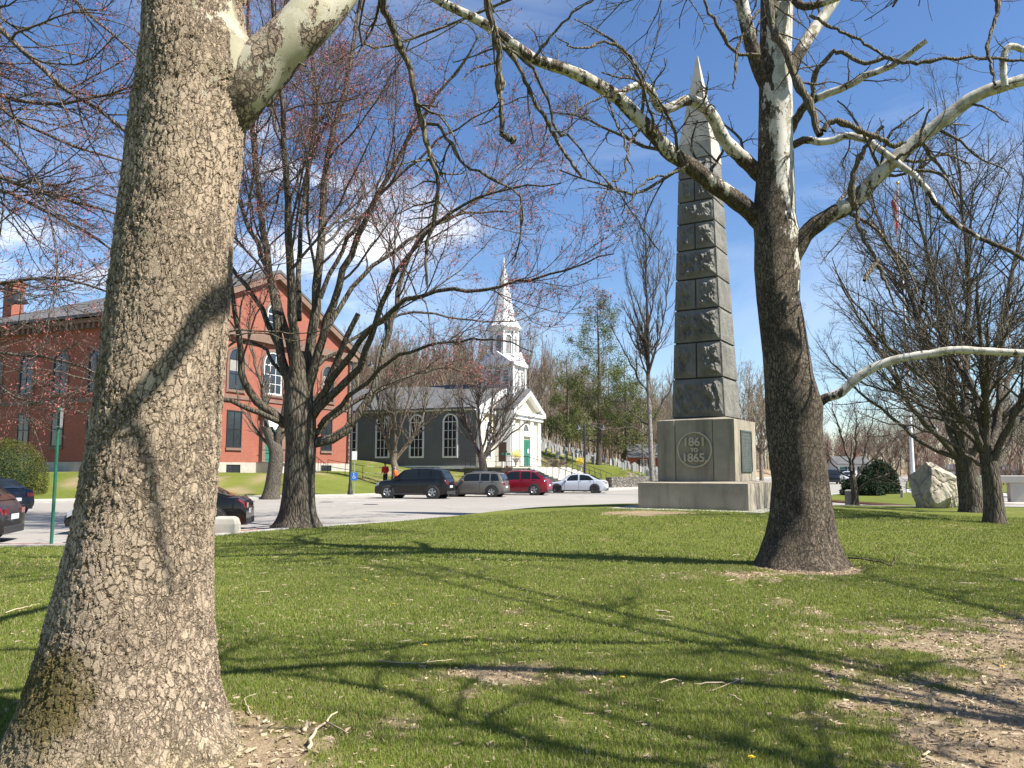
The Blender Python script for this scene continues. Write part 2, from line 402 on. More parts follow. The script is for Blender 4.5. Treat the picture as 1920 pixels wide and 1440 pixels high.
M['bud_red'] = bud_mat('maple_flower_red', (.25,.06,.065), (.36,.13,.11))
M['bud_green'] = bud_mat('spring_bud_green', (.16,.17,.04), (.24,.22,.06))
M['needle'] = bud_mat('pine_needles', (.065,.088,.025), (.13,.145,.04))
M['needle_dark'] = bud_mat('yew_needles', (.012,.028,.012), (.025,.045,.016))
M['hedge_leaf'] = bud_mat('hedge_leaves', (.05,.06,.012), (.10,.10,.022))
M['forsythia'] = bud_mat('forsythia_flowers', (.75,.58,.05), (.6,.5,.06))
# ------------------------------------------------------------------ tree engine
def catmull(pts, n):
    P = np.asarray(pts, float)
    if len(P) == 2: return P[0] + (P[1]-P[0])*np.linspace(0, 1, n)[:, None]
    Q = np.vstack([2*P[0]-P[1], P, 2*P[-1]-P[-2]])
    seg = np.linalg.norm(np.diff(P, axis=0), axis=1)[:, ] if P.ndim > 1 else np.abs(np.diff(P))
    cs = np.concatenate([[0], np.cumsum(seg)]); tt = np.linspace(0, cs[-1], n)
    out = []
    for t in tt:
        i = min(int(np.searchsorted(cs, t, 'right'))-1, len(P)-2); i = max(i, 0)
        u = (t-cs[i])/max(seg[i], 1e-9)
        p0, p1, p2, p3 = Q[i], Q[i+1], Q[i+2], Q[i+3]
        out.append(.5*((2*p1) + (-p0+p2)*u + (2*p0-5*p1+4*p2-p3)*u*u + (-p0+3*p1-3*p2+p3)*u**3))
    return np.array(out)
def unit(v): return v/np.maximum(np.linalg.norm(v, axis=-1, keepdims=True), 1e-9)

class Geo:
    """accumulates tubes (arrays of polylines) and loose triangles"""
    def __init__(s): s.V = []; s.Q = []; s.T = []; s.n = 0
    def tubes(s, P, Rd, k):
        P = np.asarray(P, float); Rd = np.asarray(Rd, float)
        if P.ndim == 2: P = P[None]; Rd = Rd[None]
        Mx, n, _ = P.shape
        if Mx == 0: return
        T = unit(np.gradient(P, axis=1))
        ref = np.where(np.abs(T[:, 0, 2:3]) < .8, np.array([[0, 0, 1.]]), np.array([[1., 0, 0]]))
        A = np.zeros_like(P); a = unit(np.cross(T[:, 0], ref))
        for i in range(n):
            a = unit(a - T[:, i]*np.sum(a*T[:, i], -1, keepdims=True)); A[:, i] = a
        B = np.cross(T, A)
        th = np.arange(k)*2*np.pi/k
        ring = P[:, :, None] + Rd[:, :, None, None]*(A[:, :, None]*np.cos(th)[None, None, :, None] + B[:, :, None]*np.sin(th)[None, None, :, None])
        idx = s.n + np.arange(Mx*n*k).reshape(Mx, n, k)
        a0 = idx[:, :-1, :]; a1 = idx[:, 1:, :]
        q = np.stack([a0, np.roll(a0, -1, 2), np.roll(a1, -1, 2), a1], -1).reshape(-1, 4)
        s.V.append(ring.reshape(-1, 3)); s.Q.append(q); s.n += Mx*n*k
    def tris(s, V):
        """V (m,3,3)"""
        m = len(V); 
        if m == 0: return
        s.V.append(V.reshape(-1, 3)); s.T.append(s.n+np.arange(m*3).reshape(m, 3)); s.n += m*3
    def mesh(s, name, mat, smooth=True):
        if s.n == 0: return None
        fl = []
        if s.Q: fl.append(np.vstack(s.Q))
        if s.T: fl.append(np.vstack(s.T))
        return new_mesh(name, np.vstack(s.V), fl, mat, smooth)

def sprout(par, dens, ang, lenf, rr, n, wob, up, tmin=.15, rmin=.004, lmin=.05, tip=.35, lmax=99, g=rng, jitter=.35, out=None, lshape=.65):
    """par: list of (P(M,n,3), R(M,n)). dens = children per metre. returns list with one group"""
    PP, DD, LL, RR = [], [], [], []
    for P, Rd in par:
        if len(P) == 0: continue
        seg = np.linalg.norm(np.diff(P, axis=1), axis=2); L = seg.sum(1)
        cnt = g.poisson(np.maximum(L*(1-tmin)*dens, .001)); cnt = np.maximum(cnt, 1)
        ii = np.repeat(np.arange(len(P)), cnt)
        t = tmin + (1-tmin)*g.random(len(ii))**.85
        nn = P.shape[1]; f = t*(nn-1); i0 = np.minimum(f.astype(int), nn-2); u = (f-i0)[:, None]
        p = P[ii, i0]*(1-u) + P[ii, i0+1]*u; r = Rd[ii, i0]*(1-u[:, 0]) + Rd[ii, i0+1]*u[:, 0]
        d = unit(P[ii, i0+1]-P[ii, i0])
        rv = g.normal(size=d.shape); pr = unit(rv - d*np.sum(rv*d, -1, keepdims=True))
        a = np.radians(ang)*(1+jitter*g.normal(size=len(ii)))[:, None]
        dd = unit(d*np.cos(a)+pr*np.sin(a)+np.array([0, 0, up*.5]))
        ln = np.clip(L[ii]*lenf*(1-lshape*t)*g.uniform(.55, 1.25, len(ii)), lmin, lmax)
        PP.append(p); DD.append(dd); LL.append(ln); RR.append(np.maximum(np.minimum(r*rr, ln*.022+rmin), rmin))
    if not PP: return []
    p = np.vstack(PP); d = np.vstack(DD); ln = np.concatenate(LL); r0 = np.concatenate(RR)
    pts = [p]
    for i in range(n-1):
        d = unit(d + wob*g.normal(size=d.shape) + np.array([0, 0, up*.35]))
        p = p + d*(ln/(n-1))[:, None]; pts.append(p)
    P = np.stack(pts, 1)
    tt = np.linspace(0, 1, n)[None]
    Rd = np.maximum(r0[:, None]*(1-(1-tip)*tt), rmin*.7)
    return [(P, Rd)]
def limb(px_pts, Ys, r0, r1, n=22, wob=0.0, g=rng, rpow=1.0):
    """a limb through photograph pixels at given distances"""
    Ys = np.interp(np.linspace(0, 1, len(px_pts)), np.linspace(0, 1, len(Ys)), Ys)
    W = np.array([at(x, y, Y) for (x, y), Y in zip(px_pts, Ys)])
    P = catmull(W, n)
    if wob: P[1:] += g.normal(size=P[1:].shape)*wob
    return (P[None], (r0 + (r1-r0)*np.linspace(0, 1, n)**rpow)[None])
def limb3(pts, r0, r1, n=20):
    P = catmull(np.array(pts, float), n); return (P[None], (r0+(r1-r0)*np.linspace(0, 1, n))[None])
def buds(par, per, size, g=rng, n=2, spread=.5, tmin=.4):
    """small pointed flower/leaf clusters along twigs -> (m,3,3)"""
    out = []
    for P, Rd in par:
        c = max(1, int(round(len(P)*per)))
        ii = g.integers(0, len(P), c) if per != 1 else np.arange(len(P))
        t = tmin+(1-tmin)*g.random(c)**.5; nn = P.shape[1]; f = t*(nn-1); i0 = np.minimum(f.astype(int), nn-2); u = (f-i0)[:, None]
        p = P[ii, i0]*(1-u)+P[ii, i0+1]*u
        for _ in range(n):
            q = p + g.normal(size=p.shape)*size*spread
            d = unit(g.normal(size=p.shape)); e = unit(g.normal(size=p.shape)); s_ = size*g.uniform(.5, 1.2, (c, 1))
            out.append(np.stack([q-d*s_*.5-e*s_*.28, q-d*s_*.5+e*s_*.28, q+d*s_*.7], 1))
    return np.vstack(out) if out else np.zeros((0, 3, 3))
def twist_radial(P0, h, rfun, n=60, k=40, lobes=None):
    pass

def bole(path, radii, base_z, k=48, n=80, flare=.5, lobes=5, seed=0, rough=.03, fl_h=.5):
    """trunk mesh: tapered column with root flare and an irregular cross-section"""
    g = np.random.default_rng(seed)
    path = np.asarray(path, float); radii = np.asarray(radii, float)
    s = np.concatenate([[0], np.cumsum(np.linalg.norm(np.diff(path, axis=0), axis=1))]); t = np.linspace(0, s[-1], n)
    C = catmull(path, n); rr = np.interp(t, s, radii)
    th = np.arange(k)*2*np.pi/k
    ph = g.uniform(0, 6.28, 8); am = g.uniform(.5, 1, 8)
    V = np.zeros((n, k, 3))
    for i in range(n):
        z = C[i, 2]-base_z; f = math.exp(-max(z, 0)/fl_h)
        lob = sum(am[j]*np.cos((j+lobes-1)*th+ph[j]+.15*z) for j in range(3))/3
        irr = sum(am[j]*np.cos((j-1)*th+ph[j]+.6*z*(j-3)) for j in range(3, 7))/4
        r = rr[i]*(1+flare*f*(1+.55*lob)+rough*irr)
        V[i, :, 0] = C[i, 0]+r*np.cos(th); V[i, :, 1] = C[i, 1]+r*np.sin(th); V[i, :, 2] = C[i, 2]
    idx = np.arange(n*k).reshape(n, k)
    q = np.stack([idx[:-1], np.roll(idx[:-1], -1, 1), np.roll(idx[1:], -1, 1), idx[1:]], -1).reshape(-1, 4)
    return V.reshape(-1, 3), q
def attr_pt(me, name, vals):
    a = me.attributes.new(name, 'FLOAT', 'POINT'); a.data.foreach_set('value', np.asarray(vals, np.float32))

def finish_tree(name, base, label, cat, trunkme, geos, **kw):
    """geos: list of (partname, mesh) in world space -> parented at base"""
    e = empty(name, tuple(base), label=label, cat=cat, **kw)
    for pn, me in [('trunk', trunkme)]+geos:
        if me is None: continue
        o = link(pn, me, e)
        if pn in ('buds', 'needles'): o['kind'] = 'stuff'
        o.location = (-base[0], -base[1], -base[2])
    return e

def auto_tree(name, base, H, r, fork, nl, spread, seed, label, cat='tree', bark=None, crownbark=None, budmat=None, budn=0, budsize=.05, up=.35,
              lv=(2.2, 3.2, 5.0), k=(8, 5, 3), rmin=.005, lean=(0, 0), wob=.12, group=None, central=False, levels=3, flare=.5, lens=(.55, .5, .45), ang0=None, leafdense=None):
    g = np.random.default_rng(seed); x, y, z = base
    fork_z = H*fork
    path = [(x, y, z-.15), (x+.02*H*lean[0]*.3, y+.02*H*lean[1]*.3, z+fork_z*.5), (x+lean[0]*fork, y+lean[1]*fork, z+fork_z)]
    if central: path += [(x+lean[0]*.7+g.normal()*.02*H, y+lean[1]*.7, z+H*.65), (x+lean[0]+g.normal()*.02*H, y+lean[1], z+H)]
    rad = [r*1.1, r*.92, r*.82] + ([r*.45, r*.03] if central else [])
    V, q = bole(path, rad, z, 16 if r > .15 else 8, 26 if not central else 40, flare, 4, seed, .06, .3+r)
    tme = new_mesh('trunk', V, [q], bark, True)
    top = np.array(path[2] if not central else path[2]); limbs = []
    for i in range(nl):
        az = 2*np.pi*(i/nl)+g.normal()*.35
        if central:
            t = fork + (1-fork)*(i+.5)/nl*.92; zt = z+H*t; C = catmull(np.array(path), 60); j = np.argmin(abs(C[:, 2]-zt)); st = C[j]
            ln = H*spread*(1-t*.75)*g.uniform(.7, 1.15)
            el = R(ang0 if ang0 is not None else 35)+g.normal()*.15
            r0 = max(r*.35*(1.15-t), rmin*1.5)
        else:
            st = top - np.array([0, 0, g.uniform(0, .30)*fork_z]) ; ln = (H-fork_z)*g.uniform(.8, 1.08)
            q_ = g.random(); el = R(90) - (spread*(.35+.75*q_)); ln = ln*(1 if el > 1 else .85); r0 = r*g.uniform(.32, .55)
        d = np.array([math.cos(az)*math.cos(el), math.sin(az)*math.cos(el), math.sin(el)])
        pts = [st]; p = st.copy()
        for s_ in range(6):
            d = unit(d + g.normal(size=3)*wob + np.array([0, 0, up*.22])); p = p + d*ln/6; pts.append(p.copy())
        P = catmull(np.array(pts), 14); limbs.append((P[None], (r0*(1-.82*np.linspace(0, 1, 14)))[None]))
    G = Geo()
    for P, Rd in limbs: G.tubes(P, Rd, k[0])
    l1 = sprout(limbs, lv[0], 38, lens[0], .6, 8, wob, up, .18, rmin, g=g)
    for P, Rd in l1: G.tubes(P, Rd, k[1])
    l2 = sprout(l1, lv[1], 38, lens[1], .62, 5, wob*1.2, up*.8, .12, rmin, g=g)
    for P, Rd in l2: G.tubes(P, Rd, k[2])
    last = l2
    if levels > 2:
        last = sprout(l2, lv[2], 38, lens[2], .7, 4, wob*1.3, up*.6, .1, rmin*.8, g=g)
        for P, Rd in last: G.tubes(P, Rd, 3)
    geos = [('crown', G.mesh('crown', crownbark or bark))]
    if budmat and budn:
        B = Geo(); B.tris(buds(last, budn, budsize, g, 2, 1.0, .2)); geos.append(('buds', B.mesh('buds', budmat, False)))
    kw = dict(group=group) if group else {}
    return finish_tree(name, base, label, cat, tme, geos, **kw)

# ------------------------------------------------------------------ terrain
KX = np.array([-160, -60, -26, -10.6, 8, 16, 30, 50, 70, 160.]); KY = np.array([30, 36, 41, 50, 67, 80, 112, 160, 190, 230.])
def kerb_far(x): return np.interp(x, KX, KY)
LE = [(0,1022),(130,1021),(300,1010),(405,1003),(500,993),(600,986.5),(800,974),(1000,958.5),(1190,947.5)]
LEX = np.array([(px-960)/1500*(EYE*1500/(py-880)) for px, py in LE]); LEY = np.array([EYE*1500/(py-880) for px, py in LE])
LEX = np.concatenate([[-60], LEX, [8, 13, 18, 24, 40, 60]]); LEY = np.concatenate([[14], LEY, [38, 37.0, 36.5, 34.5, 34, 34]])
def lawn_edge(x): return np.interp(x, LEX, LEY)
ROADZ = -.10
def zl(x, y):
    """height of the park lawn"""
    r2 = ((x-6.8)**2+(y-28.)**2)
    h = .34*np.exp(-np.maximum(np.sqrt(r2)-3.2, 0)**2/ (2*3.2**2))
    h = h + .05*(fbm(x*.25, y*.25, 5, 3)-.5)*sstep(0, 3, lawn_edge(x)-y)
    return h + .03*(fbm(x*1.1, y*1.1, 9, 3)-.5)*sstep(0, 2, lawn_edge(x)-y)
def zf(x, y):
    """height of the land beyond the far kerb"""
    x = np.asarray(x, float); y = np.asarray(y, float); d = y-kerb_far(x)
    wl = sstep(-9, -15, x)
    h = sstep(3, 12, d)*1.45*wl + sstep(4, 17, d)*1.0*(1-wl)*(1-.8*sstep(10, 20, x))
    slope = np.interp(x, [-200, -40, 3, 8, 13, 18, 30, 60], [.13, .20, .145, .085, .05, .02, .012, .01])
    hill = slope*np.clip(y-76, 0, None); hill = 19*(1-np.exp(-hill/19))
    lx = (x+3.5)*.9205-(y-78)*.3907; ly = (x+3.5)*.3907+(y-78)*.9205
    cut = sstep(13.5, 11.5, lx)*sstep(-5.5, -4, ly)*sstep(16.5, 14, ly)*sstep(1.0, 3.0, lx)
    return (h + hill*sstep(0, 8, d-6))*(1-cut) + .25*(fbm(x*.12, y*.12, 3, 3)-.5)*sstep(5, 15, d)

def grid_mesh(name, X, Yg, Z, mat, smooth=True):
    n, m_ = X.shape; idx = np.arange(n*m_).reshape(n, m_)
    q = np.stack([idx[:-1, :-1], idx[:-1, 1:], idx[1:, 1:], idx[1:, :-1]], -1).reshape(-1, 4)
    me = new_mesh(name, np.stack([X, Yg, Z], -1).reshape(-1, 3), [q], mat, smooth)
    # make it face up
    if me.polygons[0].normal.z < 0: me.flip_normals()
    return me

def dirt_mask(x, y):
    """1 = bare earth, 0 = full grass"""
    x = np.asarray(x, float); y = np.asarray(y, float)
    n = fbm(x*.9, y*.9, 21, 5); n2 = fbm(x*3.1, y*3.1, 33, 4)
    d = .09*np.ones_like(n)
    d = np.maximum(d, 1.0*sstep(2.3, .6, np.hypot((x-3.5)/.95, (y-5.2)/1.25)*1.0))        # worn patch bottom right
    d = np.maximum(d, .95*sstep(3.4, .2, np.hypot((x-5.0)/1.2, (y-7.0)/1.2)))
    d = np.maximum(d, .85*sstep(1.5, .5, np.hypot(x+1.9, y-4.5)))                         # foot of the near trunk
    d = np.maximum(d, .62*sstep(1.5, .1, np.hypot((x-.2)/1.3, (y-6.7)/.7)))
    d = np.maximum(d, .6*sstep(1.2, .1, np.hypot((x+.6)/1.0, (y-4.1)/.6)))
    d = np.maximum(d, 1.0*sstep(1.12, .72, np.hypot(x-4.95, (y-13.6))))
    d = np.maximum(d, .95*sstep(1.9, .3, np.hypot((x-4.0)/1.3, y-24.7)))                   # before the monument
    d = np.maximum(d, .4*sstep(2.0, .2, np.hypot((x-3.4)/1.6, (y-12.6)/.9)))
    n3 = fbm(x*9., y*9., 44, 3)
    return sstep(.36, .74, d*.95 + (n-.5)*1.0 + (n2-.5)*.75 + (n3-.5)*.55 - .0)
def gp(px, py, z=0.0):
    """point of the level z seen at a pixel of the photograph"""
    a, b = (px-960)/1500, (720-py)/1500
    d = np.array((a, CP-SP*b, SP+CP*b)); t = (z-EYE)/d[2]; return np.array((d[0]*t, d[1]*t, z))
# ------------------------------------------------------------------ the setting
def grass_mat(name, sc=1., dirt=True):
    m = NT(name); n1 = m.noise(.55*sc, 6, .65); n2 = m.noise(5*sc, 5, .7); n3 = m.noise(38, 4, .7, m.map((1,1,1)))
    g = m.mix(m.rng(n1, .35, .65), (.115,.15,.022), (.18,.205,.036))
    g = m.mix(m.rng(n2, .4, .7, 0, .6), g, (.20,.19,.06))
    g = m.mix(m.rng(n3, .35, .7, 0, .75), g, (.03,.042,.010))
    if dirt:
        s = m.mix(m.rng(n2, .3, .7), (.27,.20,.125), (.17,.12,.075)); s = m.mix(m.rng(n3, .4, .7, 0, .6), s, (.40,.32,.21))
        g = m.mix(m.attr('dirt'), g, s)
    m.bump(m.math('ADD', n3, n2), .8, .03)
    return m.fin(g, .95, spec=.1)
M['lawn'] = grass_mat('lawn_turf'); M['verge'] = grass_mat('verge_turf', 1., True)
def asphalt():
    m = NT('road_asphalt'); n1 = m.noise(.12, 5, .6); n2 = m.noise(1.2, 6, .7); n3 = m.noise(60, 3, .7)
    c = m.mix(m.rng(n1, .35, .65), (.28,.258,.228), (.33,.305,.27)); c = m.mix(m.rng(n2, .45, .7, 0, .35), c, (.21,.195,.175))
    cr = m.voro(.22, 'DISTANCE_TO_EDGE', m.vadd(m.co, m.scale(m.noise(.8, 4, .6, col=True), 1.2)))
    c = m.mix(m.rng(cr, 0, .008, .55, 0), c, (.06,.058,.055)); c = m.mix(m.rng(n3, .3, .7, 0, .35), c, (.13,.13,.125))
    return m.fin(c, .9, spec=.25)
M['asphalt'] = asphalt()
M['pavement'] = simple('pavement_concrete', (.46,.42,.36), (.37,.34,.29), .8, .9, .2, 40)
M['kerb'] = simple('granite_kerb', (.40,.38,.35), (.30,.285,.26), 2, .9, .3, 40)
def paver():
    m = NT('brick_pavers'); b = m.n('ShaderNodeTexBrick'); m.put(b.inputs['Vector'], m.map((1,1,0))); b.inputs['Scale'].default_value = 1
    b.inputs['Brick Width'].default_value = .2; b.inputs['Row Height'].default_value = .1; b.inputs['Mortar Size'].default_value = .005
    b.inputs['Color1'].default_value = (.34,.13,.09,1); b.inputs['Color2'].default_value = (.26,.10,.07,1); b.inputs['Mortar'].default_value = (.25,.2,.17,1)
    return m.fin(m.mix(m.rng(m.noise(1.5, 4), .35, .7, 0, .5), b.outputs['Color'], (.30,.19,.15)), .9)
M['paver'] = paver()
M['road_paint'] = simple('road_paint', (.55,.54,.50), (.38,.37,.35), 6, .8)

me = new_mesh('ground', [(-1500,-200,-.22),(1500,-200,-.22),(1500,2500,-.22),(-1500,2500,-.22)], [[(0,1,2,3)]], M['verge'])
o = link('ground', me); tag(o, kind='structure')
me = new_mesh('road', [(-170,8,ROADZ),(170,8,ROADZ),(170,250,ROADZ),(-170,250,ROADZ)], [[(0,1,2,3)]], M['asphalt'])
o = link('road', me); tag(o, kind='structure')
# park lawn with a granite kerb at its far edge
xs = np.concatenate([np.linspace(-60, -22, 40)[:-1], np.linspace(-22, -8, 60)[:-1], np.linspace(-8, 9, 230)[:-1], np.linspace(9, 26, 80)[:-1], np.linspace(26, 60, 40)])
v = np.linspace(0, 1, 330)**1.35
Xg = np.repeat(xs[:, None], len(v), 1); Yg = -8+(lawn_edge(Xg)+8)*v[None]
Zg = zl(Xg, Yg)
D = dirt_mask(Xg, Yg)
me = grid_mesh('lawn', Xg, Yg, Zg, M['lawn']); attr_pt(me, 'dirt', D.ravel())
o = link('lawn', me); tag(o, kind='structure')
def strip(name, line, w0, w1, z0, z1, mat, n=200, zoff=None):
    """a band that follows a polyline (pts (x,y)), from offset w0 to w1 across it, with thickness"""
    P = catmull(np.column_stack([np.array(line), np.zeros(len(line))]), n)[:, :2]
    T = unit(np.gradient(P, axis=0)); N = np.column_stack([-T[:, 1], T[:, 0]])
    A = P+N*w0; B = P+N*w1; V = []
    zt = z1 if zoff is None else None
    for p, q in zip(A, B):
        za = z1 if zoff is None else zoff(*p)+z1; zb = z1 if zoff is None else zoff(*q)+z1
        V += [(p[0], p[1], z0), (q[0], q[1], z0), (q[0], q[1], zb), (p[0], p[1], za)]
    V = np.array(V); idx = np.arange(n*4).reshape(n, 4)
    q = np.stack([idx[:-1], np.roll(idx[:-1], -1, 1), np.roll(idx[1:], -1, 1), idx[1:]], -1).reshape(-1, 4)
    me = new_mesh(name, V, [q, [(0,1,2,3)], [(n*4-4, n*4-3, n*4-2, n*4-1)]], mat)
    o = link(name, me); tag(o, kind='structure'); return o
le = [(x, lawn_edge(x)) for x in np.linspace(-59, 59, 160)]
strip('lawn_kerb', le, -.02, .16, -.2, .035, M['kerb'], 300)
# brick pavement at the left, between the lawn and the parked cars
lb = [(x, lawn_edge(x)) for x in np.linspace(-30, -6.4, 60)]
strip('brick_pavement', lb, .165, 1.0, -.2, -.02, M['paver'], 120)
strip('pavement_kerb', lb, 1.004, 1.16, -.2, -.012, M['kerb'], 120)
# far side: terrain, pavement and kerb
xs = np.concatenate([np.linspace(-160, -45, 40)[:-1], np.linspace(-45, 30, 260)[:-1], np.linspace(30, 160, 50)])
v = np.linspace(0, 1, 220)**1.5
Xg = np.repeat(xs[:, None], len(v), 1); k_ = kerb_far(Xg); Yg = k_ + (420-k_)*v[None]
Zg = zf(Xg, Yg)
me = grid_mesh('far_lawn', Xg, Yg, Zg, M['verge'])
n_ = fbm(Xg*.35, Yg*.35, 50, 4); attr_pt(me, 'dirt', (sstep(.5, .75, n_+.16*(Yg > 112)+.25*(Yg > 118))).ravel())
o = link('far_lawn', me); tag(o, kind='structure')
kl = [(x, kerb_far(x)) for x in np.linspace(-158, 158, 240)]
strip('far_kerb', kl, -.16, .02, -.2, .02, M['kerb'], 400)
strip('far_pavement', kl, .024, 2.7, -.2, .035, M['pavement'], 400)
# traffic island on the right and verges along the side road
def patch(name, pts, z, mat, kind='structure', z0=-.2):
    m = MB(); m.prism([(p[0], p[1]) for p in pts], 'z', z0, z); o = m.build(name, mat); tag(o, kind=kind); return o
isl = [gp(*p)[:2] for p in [(1548,937.5),(1620,942),(1700,947),(1800,951),(1800,932),(1740,925.5),(1660,923.5),(1600,924.5),(1560,928)]]
c_ = np.mean(isl, 0)
patch('island_kerb', [c_+(p-c_)*1.015 for p in isl], -.01, simple('red_kerb_bricks', (.30,.13,.10), (.22,.1,.08), 3, .9))
patch('island_turf', [c_+(p-c_)*.985 for p in isl], .02, M['verge'])
patch('east_verge', [gp(*p)[:2] for p in [(1700,916),(1860,923),(1980,925),(1980,905),(1700,902)]], .02, M['verge'])
patch('side_pavement', [gp(*p)[:2] for p in [(1700,922.5),(1850,929),(1990,931.5),(1990,925.5),(1860,923.5),(1700,916.5)]], -.02, M['pavement'])
# painted bay lines and manholes on the road
bay = MB()
for i in range(9):
    t = i*3.15; x0, y0 = -13.5+t*.74, kerb_far(-13.5+t*.74)-.4
    d = np.array((.45, -.89)); a = np.array((x0, y0)); b = a + np.array((.62, -.78))*4.9*np.array((1, 1)); nn = np.array((.78, .62))*.06
    if i > 5: continue
    bay.prism([a-nn, b-nn, b+nn, a+nn], 'z', ROADZ-.05, ROADZ+.004)
tag(bay.build('bay_markings', M['road_paint']), kind='structure')
cw = MB()
for p, q in [((500,945),(628,949)),((520,935),(640,938)),((650,943),(760,938)),((0,962),(60,956)),((0,975),(120,967))]:
    a, b = gp(*p, ROADZ)[:2], gp(*q, ROADZ)[:2]; t = unit(b-a); nn = np.array((-t[1], t[0]))*.07
    cw.prism([a-nn, b-nn, b+nn, a+nn], 'z', ROADZ-.05, ROADZ+.004)
tag(cw.build('road_markings', M['road_paint']), kind='structure')
for p, lb_ in [((612,941.5), 'iron manhole cover in the road left of the parked cars'), ((695,946), 'iron manhole cover in the road before the black parked car')]:
    c = gp(*p, ROADZ); m = MB(); m.lathe([(.0,-.02),(.40,-.02),(.40,.006),(.36,.010),(.0,.008)], n=20)
    o = m.build('manhole_cover', M['black_iron'], loc=(c[0], c[1], ROADZ)); tag(o, lb_, 'manhole cover')
# gravel strip round the monument
MX, MY, MPHI = 6.82, 28.0, R(31); MZ = .34

# ------------------------------------------------------------------ the monument
def rot_local(m): pass
mon = empty('stone_obelisk', (MX, MY, MZ-.02), -MPHI, label='tall grey granite obelisk memorial on a square stepped base', cat='monument')
def gran(name, c1, c2, roughscale=18, bump=.8, streak=.5, bd=.03):
    m = NT(name); n = m.noise(1.1, 6, .65); f = m.noise(90, 3, .6); st = m.noise(2.2, 5, .65, m.map((1,1,.12)))
    c = m.mix(m.rng(n, .35, .65), c1, c2); c = m.mix(m.rng(f, .4, .7, 0, .35), c, tuple(x*.5 for x in c2))
    c = m.mix(m.rng(st, .5, .72, 0, streak), c, tuple(x*.38 for x in c2))
    m.bump(m.math('ADD', m.noise(roughscale, 5, .7), f), bump, bd); return m.fin(c, .88, spec=.2)
M['mon_rough'] = gran('rockface_granite', (.39,.375,.335), (.235,.225,.20), 16, 1., .25, .06)
M['mon_smooth'] = gran('dressed_granite', (.52,.48,.39), (.40,.37,.31), 30, .25, .45, .01)
M['mon_base'] = gran('base_granite', (.36,.32,.25), (.26,.23,.18), 26, .3, .6, .012)
def zpx(y, Y=28.0-1.0): return at(1300, y, Y)[2]-(MZ-.02)
z_step = zpx(906, 26.6); z_die0 = z_step+.03; z_die = zpx(787, 26.9)
hs, hd = 1.86, 1.33
m = MB(); m.box(-hs, hs, -hs, hs, -.5, z_step)
m.loft([[(-hs,-hs,z_step),(hs,-hs,z_step),(hs,hs,z_step),(-hs,hs,z_step)], [(-hd-.04,-hd-.04,z_step+.06),(hd+.04,-hd-.04,z_step+.06),(hd+.04,hd+.04,z_step+.06),(-hd-.04,hd+.04,z_step+.06)]], False, True)
m.build('base_step', M['mon_base'], mon, bevel=.02)
jm = simple('stone_joint', (.05,.045,.04), None, 4, .95)
for a in (.1, 1.0): MB().box(hs-.01, hs+.004, a-.008, a+.008, -.1, z_step-.03).build('joint', jm, mon)
# die (pedestal block)
m = MB(); zd0 = z_step+.06
m.box(-hd, hd, -hd, hd, zd0, z_die)
hsft = .93
m.loft([[(-hd,-hd,z_die),(hd,-hd,z_die),(hd,hd,z_die),(-hd,hd,z_die)], [(-hsft,-hsft,z_die+.09),(hsft,-hsft,z_die+.09),(hsft,hsft,z_die+.09),(-hsft,hsft,z_die+.09)]], False, False)
# raised end pilasters of the front face
for a, b in ((-hd, -hd+.62), (.62, hd)):
    m.box(a+.0, b-.0, -hd-.022, -hd+.01, zd0+.0, z_die-.0)
die = m.build('pedestal', M['mon_base'], mon, bevel=.012)
for a in (-hd+.64, .60): MB().box(a-.008, a+.008, -hd-.003, -hd+.01, zd0+.02, z_die-.02).build('joint', jm, mon)
# medallion with the dates
letm = simple('lettering_stone', (.46,.40,.30), (.38,.33,.25), 6, .85)
def text_mesh(txt, size, ext, name, mat, parent, loc, rot, bold=.0, sx=1.0):
    cu = bpy.data.curves.new(name, 'FONT'); cu.body = txt; cu.size = size; cu.extrude = ext; cu.align_x = 'CENTER'; cu.align_y = 'CENTER'; cu.offset = bold; cu.bevel_depth = ext*.3
    ob = bpy.data.objects.new(name, cu); COL.objects.link(ob); bpy.context.view_layer.update()
    me = bpy.data.meshes.new_from_object(ob.evaluated_get(bpy.context.evaluated_depsgraph_get())); bpy.data.objects.remove(ob)
    me.materials.clear(); me.materials.append(mat); o = link(name, me, parent); o.location = loc; o.rotation_euler = rot; o.scale = (sx, 1, 1); return o
zc = zpx(843, 26.7); mr = .60
med = MB(); n = 56
circ = lambda r: [(-.02 + r*math.cos(2*math.pi*i/n), zc+r*math.sin(2*math.pi*i/n)) for i in range(n)]
med.ring(circ(mr), circ(mr-.05), 'y', -hd-.055, -hd+.02)
mo = med.build('medallion_ring', letm, mon, smooth=True, autos=40)
letm = simple('lettering_stone', (.46,.40,.30), (.38,.33,.25), 6, .85)
for t_, zz, s_ in (('1861', zc+.25, .34), ('TO', zc-.015, .15), ('1865.', zc-.28, .34)):
    o = text_mesh(t_, s_*1.15, .03, 'date_lettering' if t_ != 'TO' else 'to_lettering', letm, mon, (-.02, -hd-.025, zz), (R(90), 0, 0), .005, 1.0)
